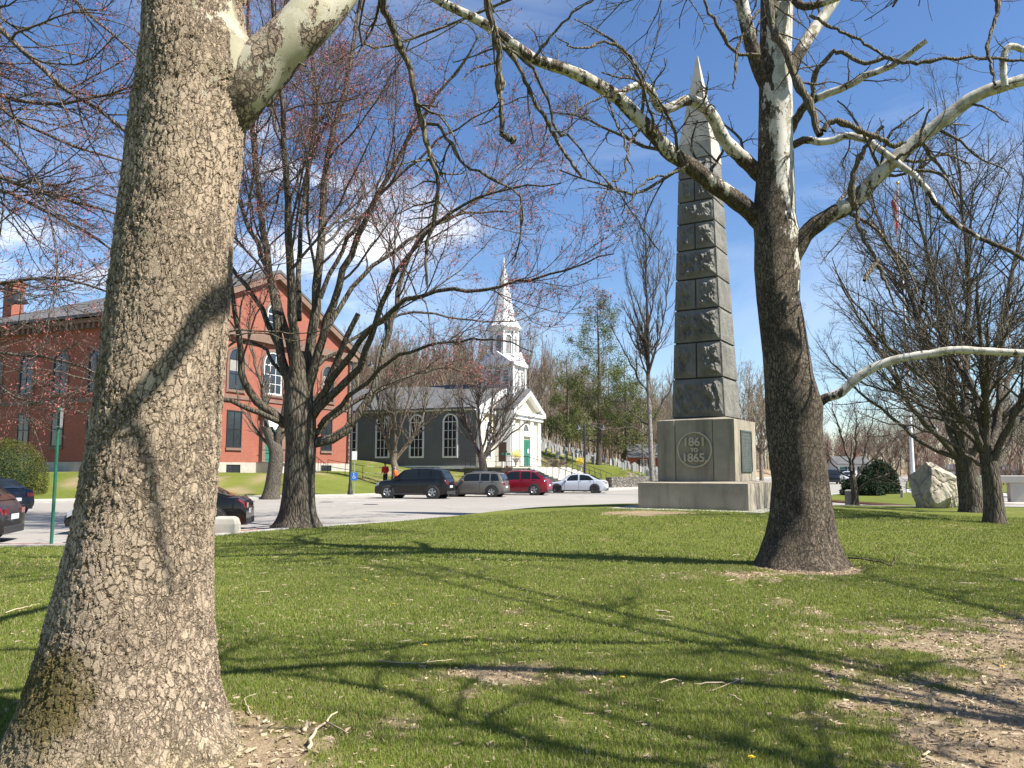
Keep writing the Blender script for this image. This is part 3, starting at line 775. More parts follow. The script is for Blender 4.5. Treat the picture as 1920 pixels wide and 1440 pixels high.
# bronze tablet of names on the right side
bz = simple('weathered_bronze', (.07,.085,.08), (.11,.13,.12), 6, .55, .2, 40, metal=.4)
tb = MB(); z0, z1 = zpx(884, 27), zpx(808, 27); y0, y1 = -.66, .66
tb.box(hd-.01, hd+.03, y0, y1, z0, z1); tab = tb.build('name_tablet', bz, mon, bevel=.008)
fr = MB(); o_ = [(y0-.02, z0-.02),(y1+.02, z0-.02),(y1+.02, z1+.02),(y0-.02, z1+.02)]; i_ = [(y0+.03, z0+.03),(y1-.03, z0+.03),(y1-.03, z1-.03),(y0+.03, z1-.03)]
fr.ring(o_, i_, 'x', hd-.005, hd+.045); fr.build('tablet_rim', bz, tab)
nm = simple('bronze_relief', (.20,.21,.19), (.15,.16,.15), 8, .5, metal=.3)
rows = MB(); g_ = np.random.default_rng(4)
for zz, wd in ((z1-.12, .40), (z1-.22, .52)): 
    yy = -wd
    while yy < wd: l = g_.uniform(.03, .10); rows.box(hd+.03, hd+.037, yy, min(yy+l, wd), zz-.022, zz+.022); yy += l+.03
for col in range(3):
    for i in range(17):
        zz = z1-.34-i*(z1-z0-.42)/17; yy = -.56+col*.39; e_ = yy+g_.uniform(.22, .33)
        while yy < e_: l = g_.uniform(.02, .07); rows.box(hd+.03, hd+.036, yy, yy+l, zz-.013, zz+.013); yy += l+.015
rows.build('raised_names', nm, tab)['kind'] = 'stuff'
# shaft: ten courses
ys = [783, 708, 640, 577, 519, 463, 412, 370, 325, 288]
zs_ = [zpx(y, 27.1) for y in ys]; zs_[0] = z_die+.09; z_top = zs_[-1]; z_pyr = zpx(261, 27.2); z_tip = zpx(105, 28.0)
ht = .595
def hw(z): return hsft+(ht-hsft)*(z-zs_[0])/(z_top-zs_[0])
core = MB(); ins = .05
core.loft([[(-(hw(z)-ins),-(hw(z)-ins),z),((hw(z)-ins),-(hw(z)-ins),z),((hw(z)-ins),(hw(z)-ins),z),(-(hw(z)-ins),(hw(z)-ins),z)] for z in (zs_[0]-.05, z_top)])
shaft = core.build('shaft', jm, mon)
for i in range(9):
    za, zb = zs_[i]+.022, zs_[i+1]-.022; g_ = np.random.default_rng(40+i)
    G = Geo(); VV = []; QQ = []; nv = 0
    split = (i % 2 == 1)
    for face in range(4):
        amp = (.19 if face in (0, 2) else .035)
        us = [(-1, 1)] if not (split and face in (0, 2)) else [(-1, -.07 if i != 9 else 0), (-.03, 1)]
        for (ua, ub) in us:
            nu, nz = int(120*(ub-ua)/2)+8, 76
            U = np.linspace(ua, ub, nu)[:, None]; Zz = np.linspace(za, zb, nz)[None]
            Wd = hw(Zz); Uw = U*Wd
            edge = np.minimum(np.minimum((U-ua)*Wd, (ub-U)*Wd)+0*Zz, np.minimum(Zz-za, zb-Zz)+0*U)
            mg = .075 if face in (0, 2) else .05
            bulge = sstep(mg*.4, mg*3.0, edge)
            sd_ = 100*i+10*face+int(ua*5)+7
            rn = fbm(Uw*7.5+sd_, Zz*4.4+Uw*2.5+sd_*.37+0*U, sd_, 5)
            rid = 1-np.abs(2*fbm(Uw*3.0+Zz*1.3+sd_*2.1, Zz*2.2-Uw*.8+sd_*.7, sd_+3, 4)-1)
            dep = amp*bulge*(.42+1.25*(rn-.48)+.55*(rid-.72)+.5*(fbm(Uw*17+sd_, Zz*12+Uw*5+0*U, sd_+9, 3)-.5)) 
            dep = np.where(edge < .004, -.045, dep)
            dd = Wd+dep
            if face == 0: X_, Y_ = Uw+0*Zz, -dd
            elif face == 2: X_, Y_ = -Uw+0*Zz, dd
            elif face == 1: X_, Y_ = dd, Uw+0*Zz
            else: X_, Y_ = -dd, -Uw+0*Zz
            idx = nv+np.arange(nu*nz).reshape(nu, nz)
            QQ.append(np.stack([idx[:-1, :-1], idx[1:, :-1], idx[1:, 1:], idx[:-1, 1:]], -1).reshape(-1, 4))
            VV.append(np.stack([X_, Y_, Zz+0*U], -1).reshape(-1, 3)); nv += nu*nz
    me = new_mesh('stone_course', np.vstack(VV), QQ, M['mon_rough'], True); me.set_sharp_from_angle(angle=R(50))
    o = link('stone_course', me, mon)
# smooth side materials: right face dressed lighter is the same stone
cap = MB(); h2 = ht+.012; h3 = h2-.018
cap.loft([[(-h,-h,z),(h,-h,z),(h,h,z),(-h,h,z)] for h, z in ((h2, z_top), (h3, z_pyr))])
cap.build('cap_block', M['mon_smooth'], mon, bevel=.008)
py = MB(); h3 -= .004
py.loft([[(-h,-h,z),(h,-h,z),(h,h,z),(-h,h,z)] for h, z in ((h3, z_pyr+.008), (.02, z_tip))]); py.build('pyramid_top', M['mon_smooth'], mon, bevel=.005)

gm = simple('crushed_stone', (.46,.44,.39), (.28,.265,.235), 26, .95, .6, 60)
gx = [(MX+math.cos(MPHI)*a+math.sin(MPHI)*b, MY-math.sin(MPHI)*a+math.cos(MPHI)*b) for a, b in [(-2.7,-2.6),(-1.2,-2.75),(.6,-2.6),(2.4,-2.7),(2.6,0),(2.6,2.6),(-2.6,2.6),(-2.75,.4)]]
patch('gravel_border', gx, MZ+.012, gm, z0=.1)
# ------------------------------------------------------------------ near sycamore
sil = [(-160, 292, 500),(-60,272,480),(0,265,468),(60,260,478),(100,257,505),(160,250,500),(200,243,482),(300,229,470),(400,214,455),(500,200,446),(600,188,437),(700,174,427),(800,160,418),(900,146,411),(1000,131,404),(1100,107,401),(1200,86,404),(1280,66,412),(1340,48,428),(1390,34,450),(1430,10,482),(1470,-20,510)]
T1Y = 4.95
k, n = 330, 620
yy = np.array([s[0] for s in sil], float); cx = np.array([(s[1]+s[2])/2 for s in sil]); hw_ = np.array([(s[2]-s[1])/2 for s in sil])
yq = np.linspace(-160, 1470, n)[::-1]
C1 = np.array([at(np.interp(y, yy, cx), y, T1Y) for y in yq]); R1 = np.interp(yq, yy, hw_)/1500*T1Y*.905
# extend above the frame
top = C1[-1]; ext = np.array([top+np.array((.10, .05, 1.))*t for t in np.linspace(.02, 3.4, 60)])
C1 = np.vstack([C1, ext]); R1 = np.concatenate([R1, R1[-1]*np.linspace(1, .8, 60)])
C1[:, 2] -= 0; zb1 = float(C1[0, 2])
th = np.arange(k)*2*np.pi/k; V = np.zeros((len(C1), k, 3)); gg = np.random.default_rng(11)
mossa = np.zeros((len(C1), k)); smth = np.zeros((len(C1), k)); soil = np.zeros((len(C1), k))
LJ = at(480, 120, T1Y-.1)
for i in range(len(C1)):
    z = C1[i, 2]; f = math.exp(-max(z, 0)/.28)
    lob = .5*np.cos(3*th+1.0)+.6*np.cos(5*th+2.2)+.35*np.cos(7*th+.4)
    irr = .035*np.cos(2*th+z*.8)+.022*np.cos(3*th-z*1.3+1)+.016*np.cos(5*th+z*1.9)
    lump = .03*(fbm(th*2.0+5, z*1.6+0*th, 71, 4)-.5)*1.0
    r = R1[i]*(1+irr+.075*f*lob)+lump*R1[i]
    V[i, :, 0] = C1[i, 0]+r*np.cos(th); V[i, :, 1] = C1[i, 1]+r*np.sin(th); V[i, :, 2] = z
    toL = np.cos(th-R(200))      # the left-hand, shaded side
    mossa[i] = .30*sstep(-.1, .7, toL)*(.6+.6*math.exp(-abs(z-.35)/.45)) + .30*sstep(.3, 1, np.cos(th-R(248)))*math.exp(-((z-.42)/.28)**2) + .25*sstep(.8, 1, np.cos(th-R(222)))*math.exp(-((z-2.25)/.14)**2)
    soil[i] = .95*math.exp(-max(z-.02, 0)/.09)
dist = np.linalg.norm(V-LJ, axis=2); smth = .9*np.exp(-(dist/.36)**2)
V[..., 2] += 0
idx = np.arange(len(C1)*k).reshape(len(C1), k)
q = np.stack([idx[:-1], np.roll(idx[:-1], -1, 1), np.roll(idx[1:], -1, 1), idx[1:]], -1).reshape(-1, 4)
t1me = new_mesh('trunk', V.reshape(-1, 3), [q], M['bark_near'], True)
attr_pt(t1me, 'moss', mossa.ravel()); attr_pt(t1me, 'smth', smth.ravel()); attr_pt(t1me, 'soil', soil.ravel())
base1 = (float(C1[40, 0]), T1Y, 0)
tree1 = empty('sycamore_tree', base1, label='massive leaning sycamore trunk with flaking tan bark, nearest the camera', cat='tree')
o = link('trunk', t1me, tree1); o.location = (-base1[0], -base1[1], 0)
def part(name, me, parent, base):
    if me is None: return None
    o = link(name, me, parent); o.location = (-base[0], -base[1], -base[2]); return o
# the smooth pale limb leaving to the upper right, its continuation above the frame and the hanging branches
L1 = limb([(425,215),(462,160),(502,112),(560,58),(630,-18),(720,-130),(850,-280),(1000,-420),(1200,-520)], [4.95,4.9,4.9,4.9,5.0,5.3,5.8,6.3,7.0], .15, .085, 60)
P_, R_ = L1; R_[0] = np.interp(np.linspace(0, 1, 60), [0, .06, .16, .22, .3, 1], [.16, .165, .150, .138, .132, .08]); R_[0] *= 1+.03*np.sin(np.arange(60)*.9)
G = Geo(); G.tubes(P_, R_, 30); lm = G.mesh('limb', M['bark_near_limb'])
Vv = np.vstack(G.V); a_ = np.zeros(len(Vv)); attr_pt(lm, 'smth', np.repeat(np.interp(np.arange(60), [0, 3, 8, 14], [.35, .45, .7, .92]), 30)); attr_pt(lm, 'moss', a_); attr_pt(lm, 'soil', a_)
part('limb', lm, tree1, base1)
lo = [L1]
# other limbs above the frame that throw the shadows
hid = [limb3([C1[-30], C1[-30]+(-.8,-.3,1.6), C1[-30]+(-2.6,-.8,3.4), C1[-30]+(-4.6,-.6,5.2)], .12, .03),
       limb3([C1[-1], C1[-1]+(.1,.4,1.5), C1[-1]+(.4,1.2,3.4), C1[-1]+(.2,2.2,5.6)], .20, .03),
       limb3([C1[-20], C1[-20]+(.5,.9,1.3), C1[-20]+(1.6,2.4,2.6), C1[-20]+(2.6,4.4,3.4)], .12, .03)]
hang = [limb([(700,-105),(706,-50),(722,15),(745,70),(770,130),(784,200),(806,290),(822,345),(816,400),(800,470),(800,535)], [5.6,6.2], .030, .009, 40, .008),
        limb([(790,232),(822,235),(842,262),(866,307),(905,325),(940,345),(976,372),(977,440),(960,500)], [6.1,6.4], .014, .005, 26, .006),
        limb([(850,-280),(890,-130),(912,0),(925,50),(934,85),(936,140),(939,200),(940,250)], [5.6,5.9], .036, .018, 30, .006),
        limb([(938,250),(950,258),(966,265)], [5.9,5.9], .016, .020, 8, .006),
        limb([(936,84),(965,110),(985,150),(1010,205),(1040,255),(1060,290),(1092,332)], [5.9,6.2], .018, .011, 26, .008),
        limb([(950,90),(975,105),(1000,130),(1015,160),(1030,190),(1040,240),(1050,252),(1075,262),(1100,300),(1145,345),(1180,390),(1215,440),(1238,470)], [5.9,6.6], .013, .004, 34, .006),
        limb([(822,345),(815,420),(800,470),(800,540)], [6.2,6.2], .011, .005, 16, .005),
        limb([(976,370),(978,430),(970,470),(950,500)], [6.4,6.4], .007, .003, 12, .005)]
nb = []
for P_, R_ in hang:
    t = rng.integers(2, P_.shape[1]-1, 5)
    for i in t: R_[0, i] *= 1.45
G = Geo()
for P_, R_ in hid: G.tubes(P_, R_, 8)
for P_, R_ in hang: G.tubes(P_, R_, 8)
s1 = sprout(hang, 5, 55, .30, .6, 6, .22, -.1, .1, .0024, lmax=.9); s2 = sprout(s1, 10, 50, .6, .7, 5, .25, 0, .1, .0018, lmax=.4)
h1 = sprout(hid, 2.0, 45, .5, .6, 8, .18, .1, .2, .006); h2_ = sprout(h1, 4, 45, .5, .6, 6, .2, .1, .1, .004)
for grp in (s1, s2, h2_):
    for P_, R_ in grp: G.tubes(P_, R_, 4)
for P_, R_ in h1: G.tubes(P_, R_, 6)
part('hanging_branches', G.mesh('hanging_branches', M['bark_syc_twig']), tree1, base1)
# dead twigs that stick out on the right of the trunk
G = Geo(); tw = [limb([(430,622),(480,620),(560,626),(600,618),(625,605)], [4.9,4.6], .006, .003, 12, .004), limb([(432,628),(500,626),(560,640),(600,628)], [4.9,4.7], .005, .002, 12, .004),
  limb([(440,520),(480,505),(520,495),(600,480)], [4.9,4.7], .004, .002, 10, .003), limb([(500,200),(540,150),(560,120),(572,124)], [4.8,4.7], .012, .006, 8, .003)]
for P_, R_ in tw:
    G = Geo(); G.tubes(P_, R_, 6); part('dead_twig', G.mesh('dead_twig', M['bark_syc_twig']), tree1, base1)

# off-frame neighbour whose boughs shade the lawn and cross the near trunk with a curved shadow
bx, by = 10.5, -1.5
V_, q_ = bole([(bx, by, -.2), (bx+.1, by, 2), (bx, by+.2, 4.5)], [.5, .42, .36], 0, 28, 30, .5, 4, 3)
sm = new_mesh('trunk', V_, [q_], M['bark_second'], True)
S_ = np.array(SUN)
def shadow_src(px, py, Yt, t): return at(px, py, Yt)+S_*t
sl = [limb3([(bx, by, 4.3), (9.2, 1.5, 5.2), (7.2, 3.9, 6.2), (4.3, 4.6, 6.9), shadow_src(640, 300, 4.9, 5.8), shadow_src(540, 390, 4.8, 5.7), shadow_src(452, 470, 4.6, 5.6), shadow_src(415, 535, 4.55, 5.3), shadow_src(350, 620, 4.5, 5.0), shadow_src(250, 735, 4.5, 4.7), shadow_src(215, 760, 4.5, 4.6)], .13, .055, 70),
      limb3([shadow_src(258, 738, 4.5, 4.72), shadow_src(305, 755, 4.5, 4.7), shadow_src(345, 800, 4.5, 4.7), shadow_src(372, 860, 4.5, 4.7), shadow_src(392, 930, 4.52, 4.7), shadow_src(400, 1000, 4.55, 4.7)], .028, .012, 26)]
def ground_shadow(pts, t, r0, r1):
    """a bough high on the sun side whose shadow falls along these spots of the lawn"""
    n = len(pts); tt = np.linspace(t[0], t[1], n); P = [gp(*p)+S_*k_+rng.normal(size=3)*(.10, .10, .16) for p, k_ in zip(pts, tt)]; r0 *= .62; r1 *= .62
    return limb3([np.array((bx, by+.2, 4.4)), np.array((bx, by+.2, 4.4))*.35+P[0]*.65+np.array((0, 0, .3))]+P, r0, r1, 50)
GS = [([(1500,1215),(1100,1212),(1000,1206),(850,1207),(700,1230),(560,1246),(400,1232),(250,1220),(0,1228)], (9.5,8.5), .12, .03),
      ([(1500,1235),(1000,1225),(700,1236),(520,1196),(400,1182)], (9.5,8.5), .07, .02),
      ([(1250,1440),(1100,1438),(1050,1418),(900,1362),(760,1330),(680,1300),(520,1270),(400,1240)], (8.5,7.5), .13, .04),
      ([(1300,1460),(1070,1440),(1000,1388),(850,1330),(700,1300)], (9,8), .08, .02),
      ([(1500,1375),(1300,1345),(1180,1325),(1100,1310),(980,1268),(860,1250)], (9.5,8.5), .09, .02),
      ([(1800,1460),(1640,1432),(1500,1402),(1400,1380),(1260,1330)], (8.5,8), .09, .03),
      ([(1600,1290),(1400,1280),(1250,1275),(1120,1280),(1000,1300)], (9.5,9), .07, .02),
      ([(2100,1120),(1920,1092),(1850,1078),(1700,1060),(1600,1040)], (15,14), .17, .06),
      ([(2100,1210),(1920,1172),(1800,1130),(1650,1090),(1560,1078)], (14,13), .16, .05),
      ([(2000,1150),(1800,1110),(1700,1085),(1620,1060)], (15,14), .12, .04),
      ([(700,1060),(500,1064),(400,1062),(120,1080),(0,1098)], (13,12), .09, .03),
      ([(700,1040),(500,1030),(400,1034),(120,1015),(0,1040)], (14,13), .09, .03)]
for a_ in GS: sl.append(ground_shadow(*a_))
for az, el, ln in ((20,50,6),(95,35,7),(125,48,8),(160,35,8),(190,45,7),(150,65,8),(230,40,6),(290,45,6)):
    d = np.array((math.cos(R(az))*math.cos(R(el)), math.sin(R(az))*math.cos(R(el)), math.sin(R(el)))); st = np.array((bx, by+.2, 4.2))
    sl.append(limb3([st, st+d*ln*.35+rng.normal(size=3)*.2, st+d*ln*.7+rng.normal(size=3)*.35+(0,0,.3), st+d*ln+rng.normal(size=3)*.3+(0,0,.9)], .13, .02))
G = Geo()
for P_, R_ in sl: G.tubes(P_, R_, 8)
a1 = sprout(sl[2:], 2.0, 50, .3, .6, 8, .2, .1, .25, .008, lmax=2.2); a2 = sprout(a1, 3.0, 45, .5, .6, 6, .18, .1, .1, .006, lmax=1.2); a3 = sprout(a2, 3.6, 45, .5, .6, 4, .2, .1, .1, .004, lmax=.6)
for P_, R_ in a1: G.tubes(P_, R_, 6)
for P_, R_ in a2: G.tubes(P_, R_, 4)
for P_, R_ in a3: G.tubes(P_, R_, 3)
finish_tree('shade_tree', (bx, by, 0), 'sycamore standing outside the picture whose boughs shade the lawn', 'tree', sm, [('crown', G.mesh('crown', M['bark_syc_twig']))])

# ------------------------------------------------------------------ second sycamore
sil2 = [(-200,1428,1478),(-100,1424,1484),(0,1421,1489),(100,1421,1486),(200,1422,1487),(300,1420,1489),(400,1411,1492),(450,1414,1505),(500,1412,1502),(560,1416,1500),(600,1420,1508),(700,1430,1525),(760,1435,1545),(800,1438,1542),(900,1449,1552),(960,1444,1560),(1000,1436,1566),(1035,1424,1576),(1060,1412,1592)]
Y2 = 13.9; yy = np.array([s[0] for s in sil2], float); cx = np.array([(s[1]+s[2])/2 for s in sil2]); hh_ = np.array([(s[2]-s[1])/2 for s in sil2])
yq = np.linspace(-200, 1062, 230)[::-1]; C2 = np.array([at(np.interp(y, yy, cx), y, Y2) for y in yq]); R2 = np.interp(yq, yy, hh_)/1500*Y2*.95
k = 72; th = np.arange(k)*2*np.pi/k; V = np.zeros((len(C2), k, 3)); C2[:, 2] -= .03
J1 = [at(1496,470,Y2-.2), at(1535,752,Y2-.1)]
for i in range(len(C2)):
    z = C2[i, 2]; f = math.exp(-max(z-.05, 0)/.22)
    r = R2[i]*(1+.03*np.cos(2*th+z)+.025*np.cos(3*th-z*1.2)+.02*np.cos(5*th+2*z)+.035*f*np.cos(5*th+.7)+.025*f*np.cos(8*th)+.05*(fbm(th*1.9+3, z*1.3+0*th, 81, 4)-.5))
    V[i, :, 0] = C2[i, 0]+r*np.cos(th); V[i, :, 1] = C2[i, 1]+r*np.sin(th); V[i, :, 2] = z
idx = np.arange(len(C2)*k).reshape(len(C2), k)
q = np.stack([idx[:-1], np.roll(idx[:-1], -1, 1), np.roll(idx[1:], -1, 1), idx[1:]], -1).reshape(-1, 4)
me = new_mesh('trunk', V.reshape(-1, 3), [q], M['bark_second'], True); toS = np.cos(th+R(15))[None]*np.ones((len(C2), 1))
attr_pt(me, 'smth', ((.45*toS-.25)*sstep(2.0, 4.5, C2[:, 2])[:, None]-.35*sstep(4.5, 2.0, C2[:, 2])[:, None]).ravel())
b2 = (float(C2[0, 0]), Y2, 0)
tree2 = empty('sycamore_tree', b2, label='sycamore beside the obelisk, dark rough bark below and peeling white bark above', cat='tree')
part('trunk', me, tree2, b2)
q1500 = Y2/1500
big = [limb([(1470,462),(1408,398),(1370,368),(1330,340),(1290,308),(1255,285),(1220,245),(1190,215),(1160,185),(1130,165),(1100,148),(1060,130),(1000,110),(955,78),(900,40),(830,5),(740,-50)], [14.05,13.2,12.0], .175, .055, 60),
       limb([(1468,372),(1415,318),(1385,290),(1358,262),(1338,222),(1318,198),(1290,188),(1262,200),(1240,204),(1228,190),(1222,172),(1205,160),(1180,165),(1160,180)], [14.05,13.4,12.8], .155, .05, 50),
       limb([(1478,500),(1510,440),(1555,405),(1600,380),(1640,335),(1680,298),(1720,262),(1760,232),(1800,200),(1840,175),(1890,158),(1960,140),(2060,120)], [13.8,13.2,12.4], .155, .085, 50),
       limb([(1515,775),(1545,748),(1575,737),(1610,706),(1650,684),(1690,672),(1740,664),(1790,656),(1840,658),(1920,662),(2020,668)], [13.9,13.3,12.6], .085, .048, 46),
       limb([(1475,150),(1495,105),(1520,65),(1550,22),(1590,-40),(1640,-140)], [13.9,14.4], .12, .08, 26),
       limb([(1445,175),(1424,130),(1408,80),(1394,20),(1382,-50),(1370,-140)], [13.9,13.5], .14, .09, 26),
       limb([(1470,-100),(1480,-40),(1500,10),(1560,0),(1640,-40)], [13.9,13.0], .11, .04, 20),
       limb([(1480,250),(1510,198),(1545,178),(1590,160),(1630,140),(1680,118),(1710,95),(1735,76)], [13.8,12.6], .075, .045, 26, .01),
       limb([(1480,275),(1510,262),(1550,265),(1590,256),(1620,262),(1650,280),(1700,318),(1730,345),(1760,385),(1800,425),(1850,452),(1910,480),(1960,520)], [13.8,12.4], .07, .028, 40, .012),
       limb([(1436,-60),(1444,20),(1455,62),(1478,112),(1500,165),(1522,205),(1532,240),(1540,252)], [12.9,12.4], .065, .06, 26, .012),
       limb([(1545,245),(1556,228),(1580,232),(1610,245),(1640,256),(1670,270),(1695,268)], [12.4,12.3], .05, .035, 20, .015),
       limb([(1602,385),(1596,355),(1602,320),(1618,285),(1634,260),(1656,236)], [13.0,12.6], .06, .025, 20, .01),
       limb([(1606,388),(1608,420),(1622,450),(1642,490),(1660,530),(1682,580)], [13.0,12.6], .04, .015, 24, .012),
       limb([(1646,488),(1632,506),(1620,526)], [12.8,12.6], .03, .028, 8, .005),
       limb([(1522,185),(1528,140),(1545,115),(1565,95),(1590,105),(1622,118),(1660,110),(1700,120),(1760,112),(1850,108),(1940,118)], [13.0,11.8], .042, .02, 40, .012),
       limb([(1850,-60),(1870,10),(1862,50),(1852,90),(1860,130),(1866,160)], [11.0,10.6], .035, .018, 26, .012),
       limb([(1518,28),(1560,50),(1610,75),(1650,100),(1680,115)], [12.0,11.8], .028, .015, 20, .01),
       limb([(1424,20),(1400,50),(1384,90),(1378,130),(1376,165)], [12.6,12.3], .03, .014, 20, .012),
       limb([(1680,300),(1720,270),(1735,230),(1745,205)], [12.8,12.3], .03, .015, 14, .012),
       limb([(1720,320),(1760,325),(1780,345),(1800,385)], [12.8,12.3], .03, .012, 14, .012),
       limb([(1205,240),(1180,270),(1170,320),(1140,350),(1120,380)], [12.8,12.0], .025, .008, 18, .02),
       limb([(1290,308),(1240,330),(1200,345),(1180,400),(1160,440)], [13,12.4], .02, .008, 18, .02),
       limb([(1320,0),(1340,40),(1360,75),(1378,100),(1420,105)], [12,12.6], .02, .03, 14, .02),
       limb([(1200,160),(1190,120),(1160,90),(1120,80),(1080,85),(1040,70)], [12.5,11.8], .03, .01, 20, .03),
       limb([(1180,165),(1150,178),(1110,190),(1085,205),(1075,212)], [12.5,11.8], .022, .01, 16, .02),
       limb([(1130,165),(1160,240),(1180,300),(1190,340)], [12.5,11.8], .02, .008, 16, .02),
       limb([(1000,110),(1040,60),(1080,20),(1140,-20)], [12.2,11.8], .025, .01, 16, .02),
       limb([(1950,100),(1890,90),(1880,140),(1882,160)], [12.0,12.0], .05, .05, 14, .01),
       ]
G = Geo(); small = []
la_ = []
for i, (P_, R_) in enumerate(big):
    if i < 4: R_ *= (1+.05*np.sin(np.arange(R_.shape[1])*1.7+i))
    if i < 9 or i == 27:
        G.tubes(P_, R_, 18); da = np.abs(P_[0, :, 0]-np.interp(P_[0, :, 2], C2[:, 2], C2[:, 0])); v0 = (-.40, -.25, -.05, .85, -.1, -.1, -.1, -.2, .0)[i] if i < 9 else -.2
        la_.append(np.repeat(v0 - .9*sstep(.75, .35, da), 18))
    else: small.append((P_, R_))
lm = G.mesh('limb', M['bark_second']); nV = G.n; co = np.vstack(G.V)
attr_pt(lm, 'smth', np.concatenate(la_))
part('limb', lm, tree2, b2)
G = Geo()
for P_, R_ in small:
    for i in rng.integers(2, P_.shape[1]-1, 5): R_[0, i] *= 1.3
    G.tubes(P_, R_, 9)
hi = []
for az, el, ln in ((30,60,5),(80,40,5),(140,55,5),(200,45,5),(260,50,6),(320,45,6),(350,65,6)):
    d = np.array((math.cos(R(az))*math.cos(R(el)), math.sin(R(az))*math.cos(R(el)), math.sin(R(el)))); st = C2[-4]
    hi.append(limb3([st, st+d*ln*.35+rng.normal(size=3)*.2, st+d*ln*.7+rng.normal(size=3)*.3, st+d*ln+rng.normal(size=3)*.3+(0,0,.6)], .10, .02))
for P_, R_ in hi: G.tubes(P_, R_, 8)
allb = big+hi
c1 = sprout(allb, 2.2, 60, .38, .26, 10, .20, .02, .10, .005, lmax=2.6)
c2 = sprout(c1, 5.5, 55, .5, .5, 6, .22, .0, .1, .0036, lmax=1.2)
c3 = sprout(c2, 9, 55, .6, .7, 4, .28, .0, .1, .0028, lmax=.6)
for P_, R_ in c1: G.tubes(P_, R_, 5)
for P_, R_ in c2: G.tubes(P_, R_, 4)
for P_, R_ in c3: G.tubes(P_, R_, 3)
part('twigs', G.mesh('twigs', M['bark_syc_twig']), tree2, b2)
# ------------------------------------------------------------------ maples
YM = 23.2
mb = gp(558, 986); pathm = [at(x, y, YM) for x, y in [(556,990),(558,960),(560,900),(564,830),(562,780),(560,720),(562,660)]]; pathm[0][2] = -.15
V_, q_ = bole(pathm, [.54,.47,.44,.43,.46,.36,.22], 0, 60, 70, .36, 5, 21, .07, .28)
mt = new_mesh('trunk', V_, [q_], M['bark_maple'], True)
def ml(pts, r0, r1, dy=0., n=24, wob=.03): return limb(pts, [YM, YM+dy], r0*.78, r1*.8, n, wob, rng, .8)
mlimbs = [
 ml([(553,800),(540,720),(525,640),(512,560),(500,480),(486,360),(476,240),(470,120),(462,0),(455,-100)], .20, .05, 1.5),
 ml([(560,760),(552,640),(545,520),(540,400),(535,300),(528,180),(515,60),(500,-60)], .22, .05, -2.5),
 ml([(570,780),(580,680),(590,580),(600,480),(606,380),(620,270),(650,150),(672,20),(680,-80)], .24, .05, 1.0),
 ml([(575,760),(598,650),(625,560),(655,480),(690,400),(735,320),(780,240),(840,150),(900,70)], .20, .03, -2),
 ml([(580,790),(620,740),(668,690),(700,620),(730,540),(770,470),(830,410),(900,370),(980,350),(1050,340)], .17, .02, -3),
 ml([(575,780),(620,720),(660,660),(705,610),(760,565),(830,545),(900,545),(980,525),(1060,505),(1110,490),(1150,470)], .15, .02, -4),
 ml([(590,830),(640,812),(680,770),(705,720),(725,640),(745,560),(765,490),(800,430),(870,400),(960,395)], .20, .03, 2),
 ml([(590,815),(640,770),(700,735),(770,705),(830,690),(880,700),(930,720)], .13, .02, 2.5),
 ml([(600,800),(660,740),(730,680),(800,650),(870,640),(940,640),(1000,660)], .11, .015, -3.5),
 ml([(548,800),(505,770),(470,735),(452,680),(445,610),(432,540),(428,460),(415,380)], .19, .03, -1),
 ml([(540,795),(490,775),(440,755),(380,745),(300,735),(220,725),(140,705),(40,690)], .12, .015, -3),
 ml([(555,720),(520,690),(490,650),(455,640),(420,650),(360,660),(280,640)], .09, .015, 2),
 ml([(552,700),(530,590),(500,500),(470,430),(440,350),(410,250),(380,120)], .16, .03, 3),
 ml([(548,720),(500,600),(450,520),(380,450),(300,400),(220,370),(120,350)], .13, .02, 3.5),
 ml([(575,700),(620,600),(690,510),(770,450),(860,400),(950,330),(1010,270)], .13, .02, 4),
 ml([(600,560),(640,470),(700,380),(780,300),(860,240),(930,200),(1000,180)], .10, .02, -1),
 ml([(560,600),(560,470),(575,340),(590,200),(585,60),(590,-60)], .12, .03, 4),
 ml([(575,700),(640,650),(720,600),(800,585),(880,600),(960,600),(1040,575)], .09, .015, 5),
]
G = Geo()
for P_, R_ in mlimbs: G.tubes(P_, R_, 12)
G.tubes(*limb([(612,720),(630,680),(650,632),(672,588)], [YM-.3, YM-.6], .09, .075, 8), 10)
part_limbs = G.mesh('limbs', M['bark_maple'])
def within(gr, lim=3.05):
    return [(P[P[:, -1, 0] < lim], Rd[P[:, -1, 0] < lim]) for P, Rd in gr]
e1 = within(sprout(mlimbs, 1.8, 46, .46, .38, 9, .14, .16, .26, .008, lmax=4.8, lshape=.45))
e2 = within(sprout(e1, 3.2, 44, .55, .5, 6, .17, .12, .15, .0055, lmax=2.4))
e3 = within(sprout(e2, 8, 44, .6, .6, 4, .2, .12, .1, .0038, lmax=1.1))
G = Geo()
for P_, R_ in e1: G.tubes(P_, R_, 6)
for P_, R_ in e2: G.tubes(P_, R_, 4)
for P_, R_ in e3: G.tubes(P_, R_, 3)
B = Geo(); B.tris(buds(e3, 1.7, .062, rng, 2, 1.2, .2))
finish_tree('maple_tree', tuple(mb), 'red-budding maple with many upright limbs at the edge of the lawn, left of centre', 'tree', mt,
            [('limbs', part_limbs), ('crown', G.mesh('crown', M['bark_maple_crown'])), ('buds', B.mesh('buds', M['bud_red'], False))])
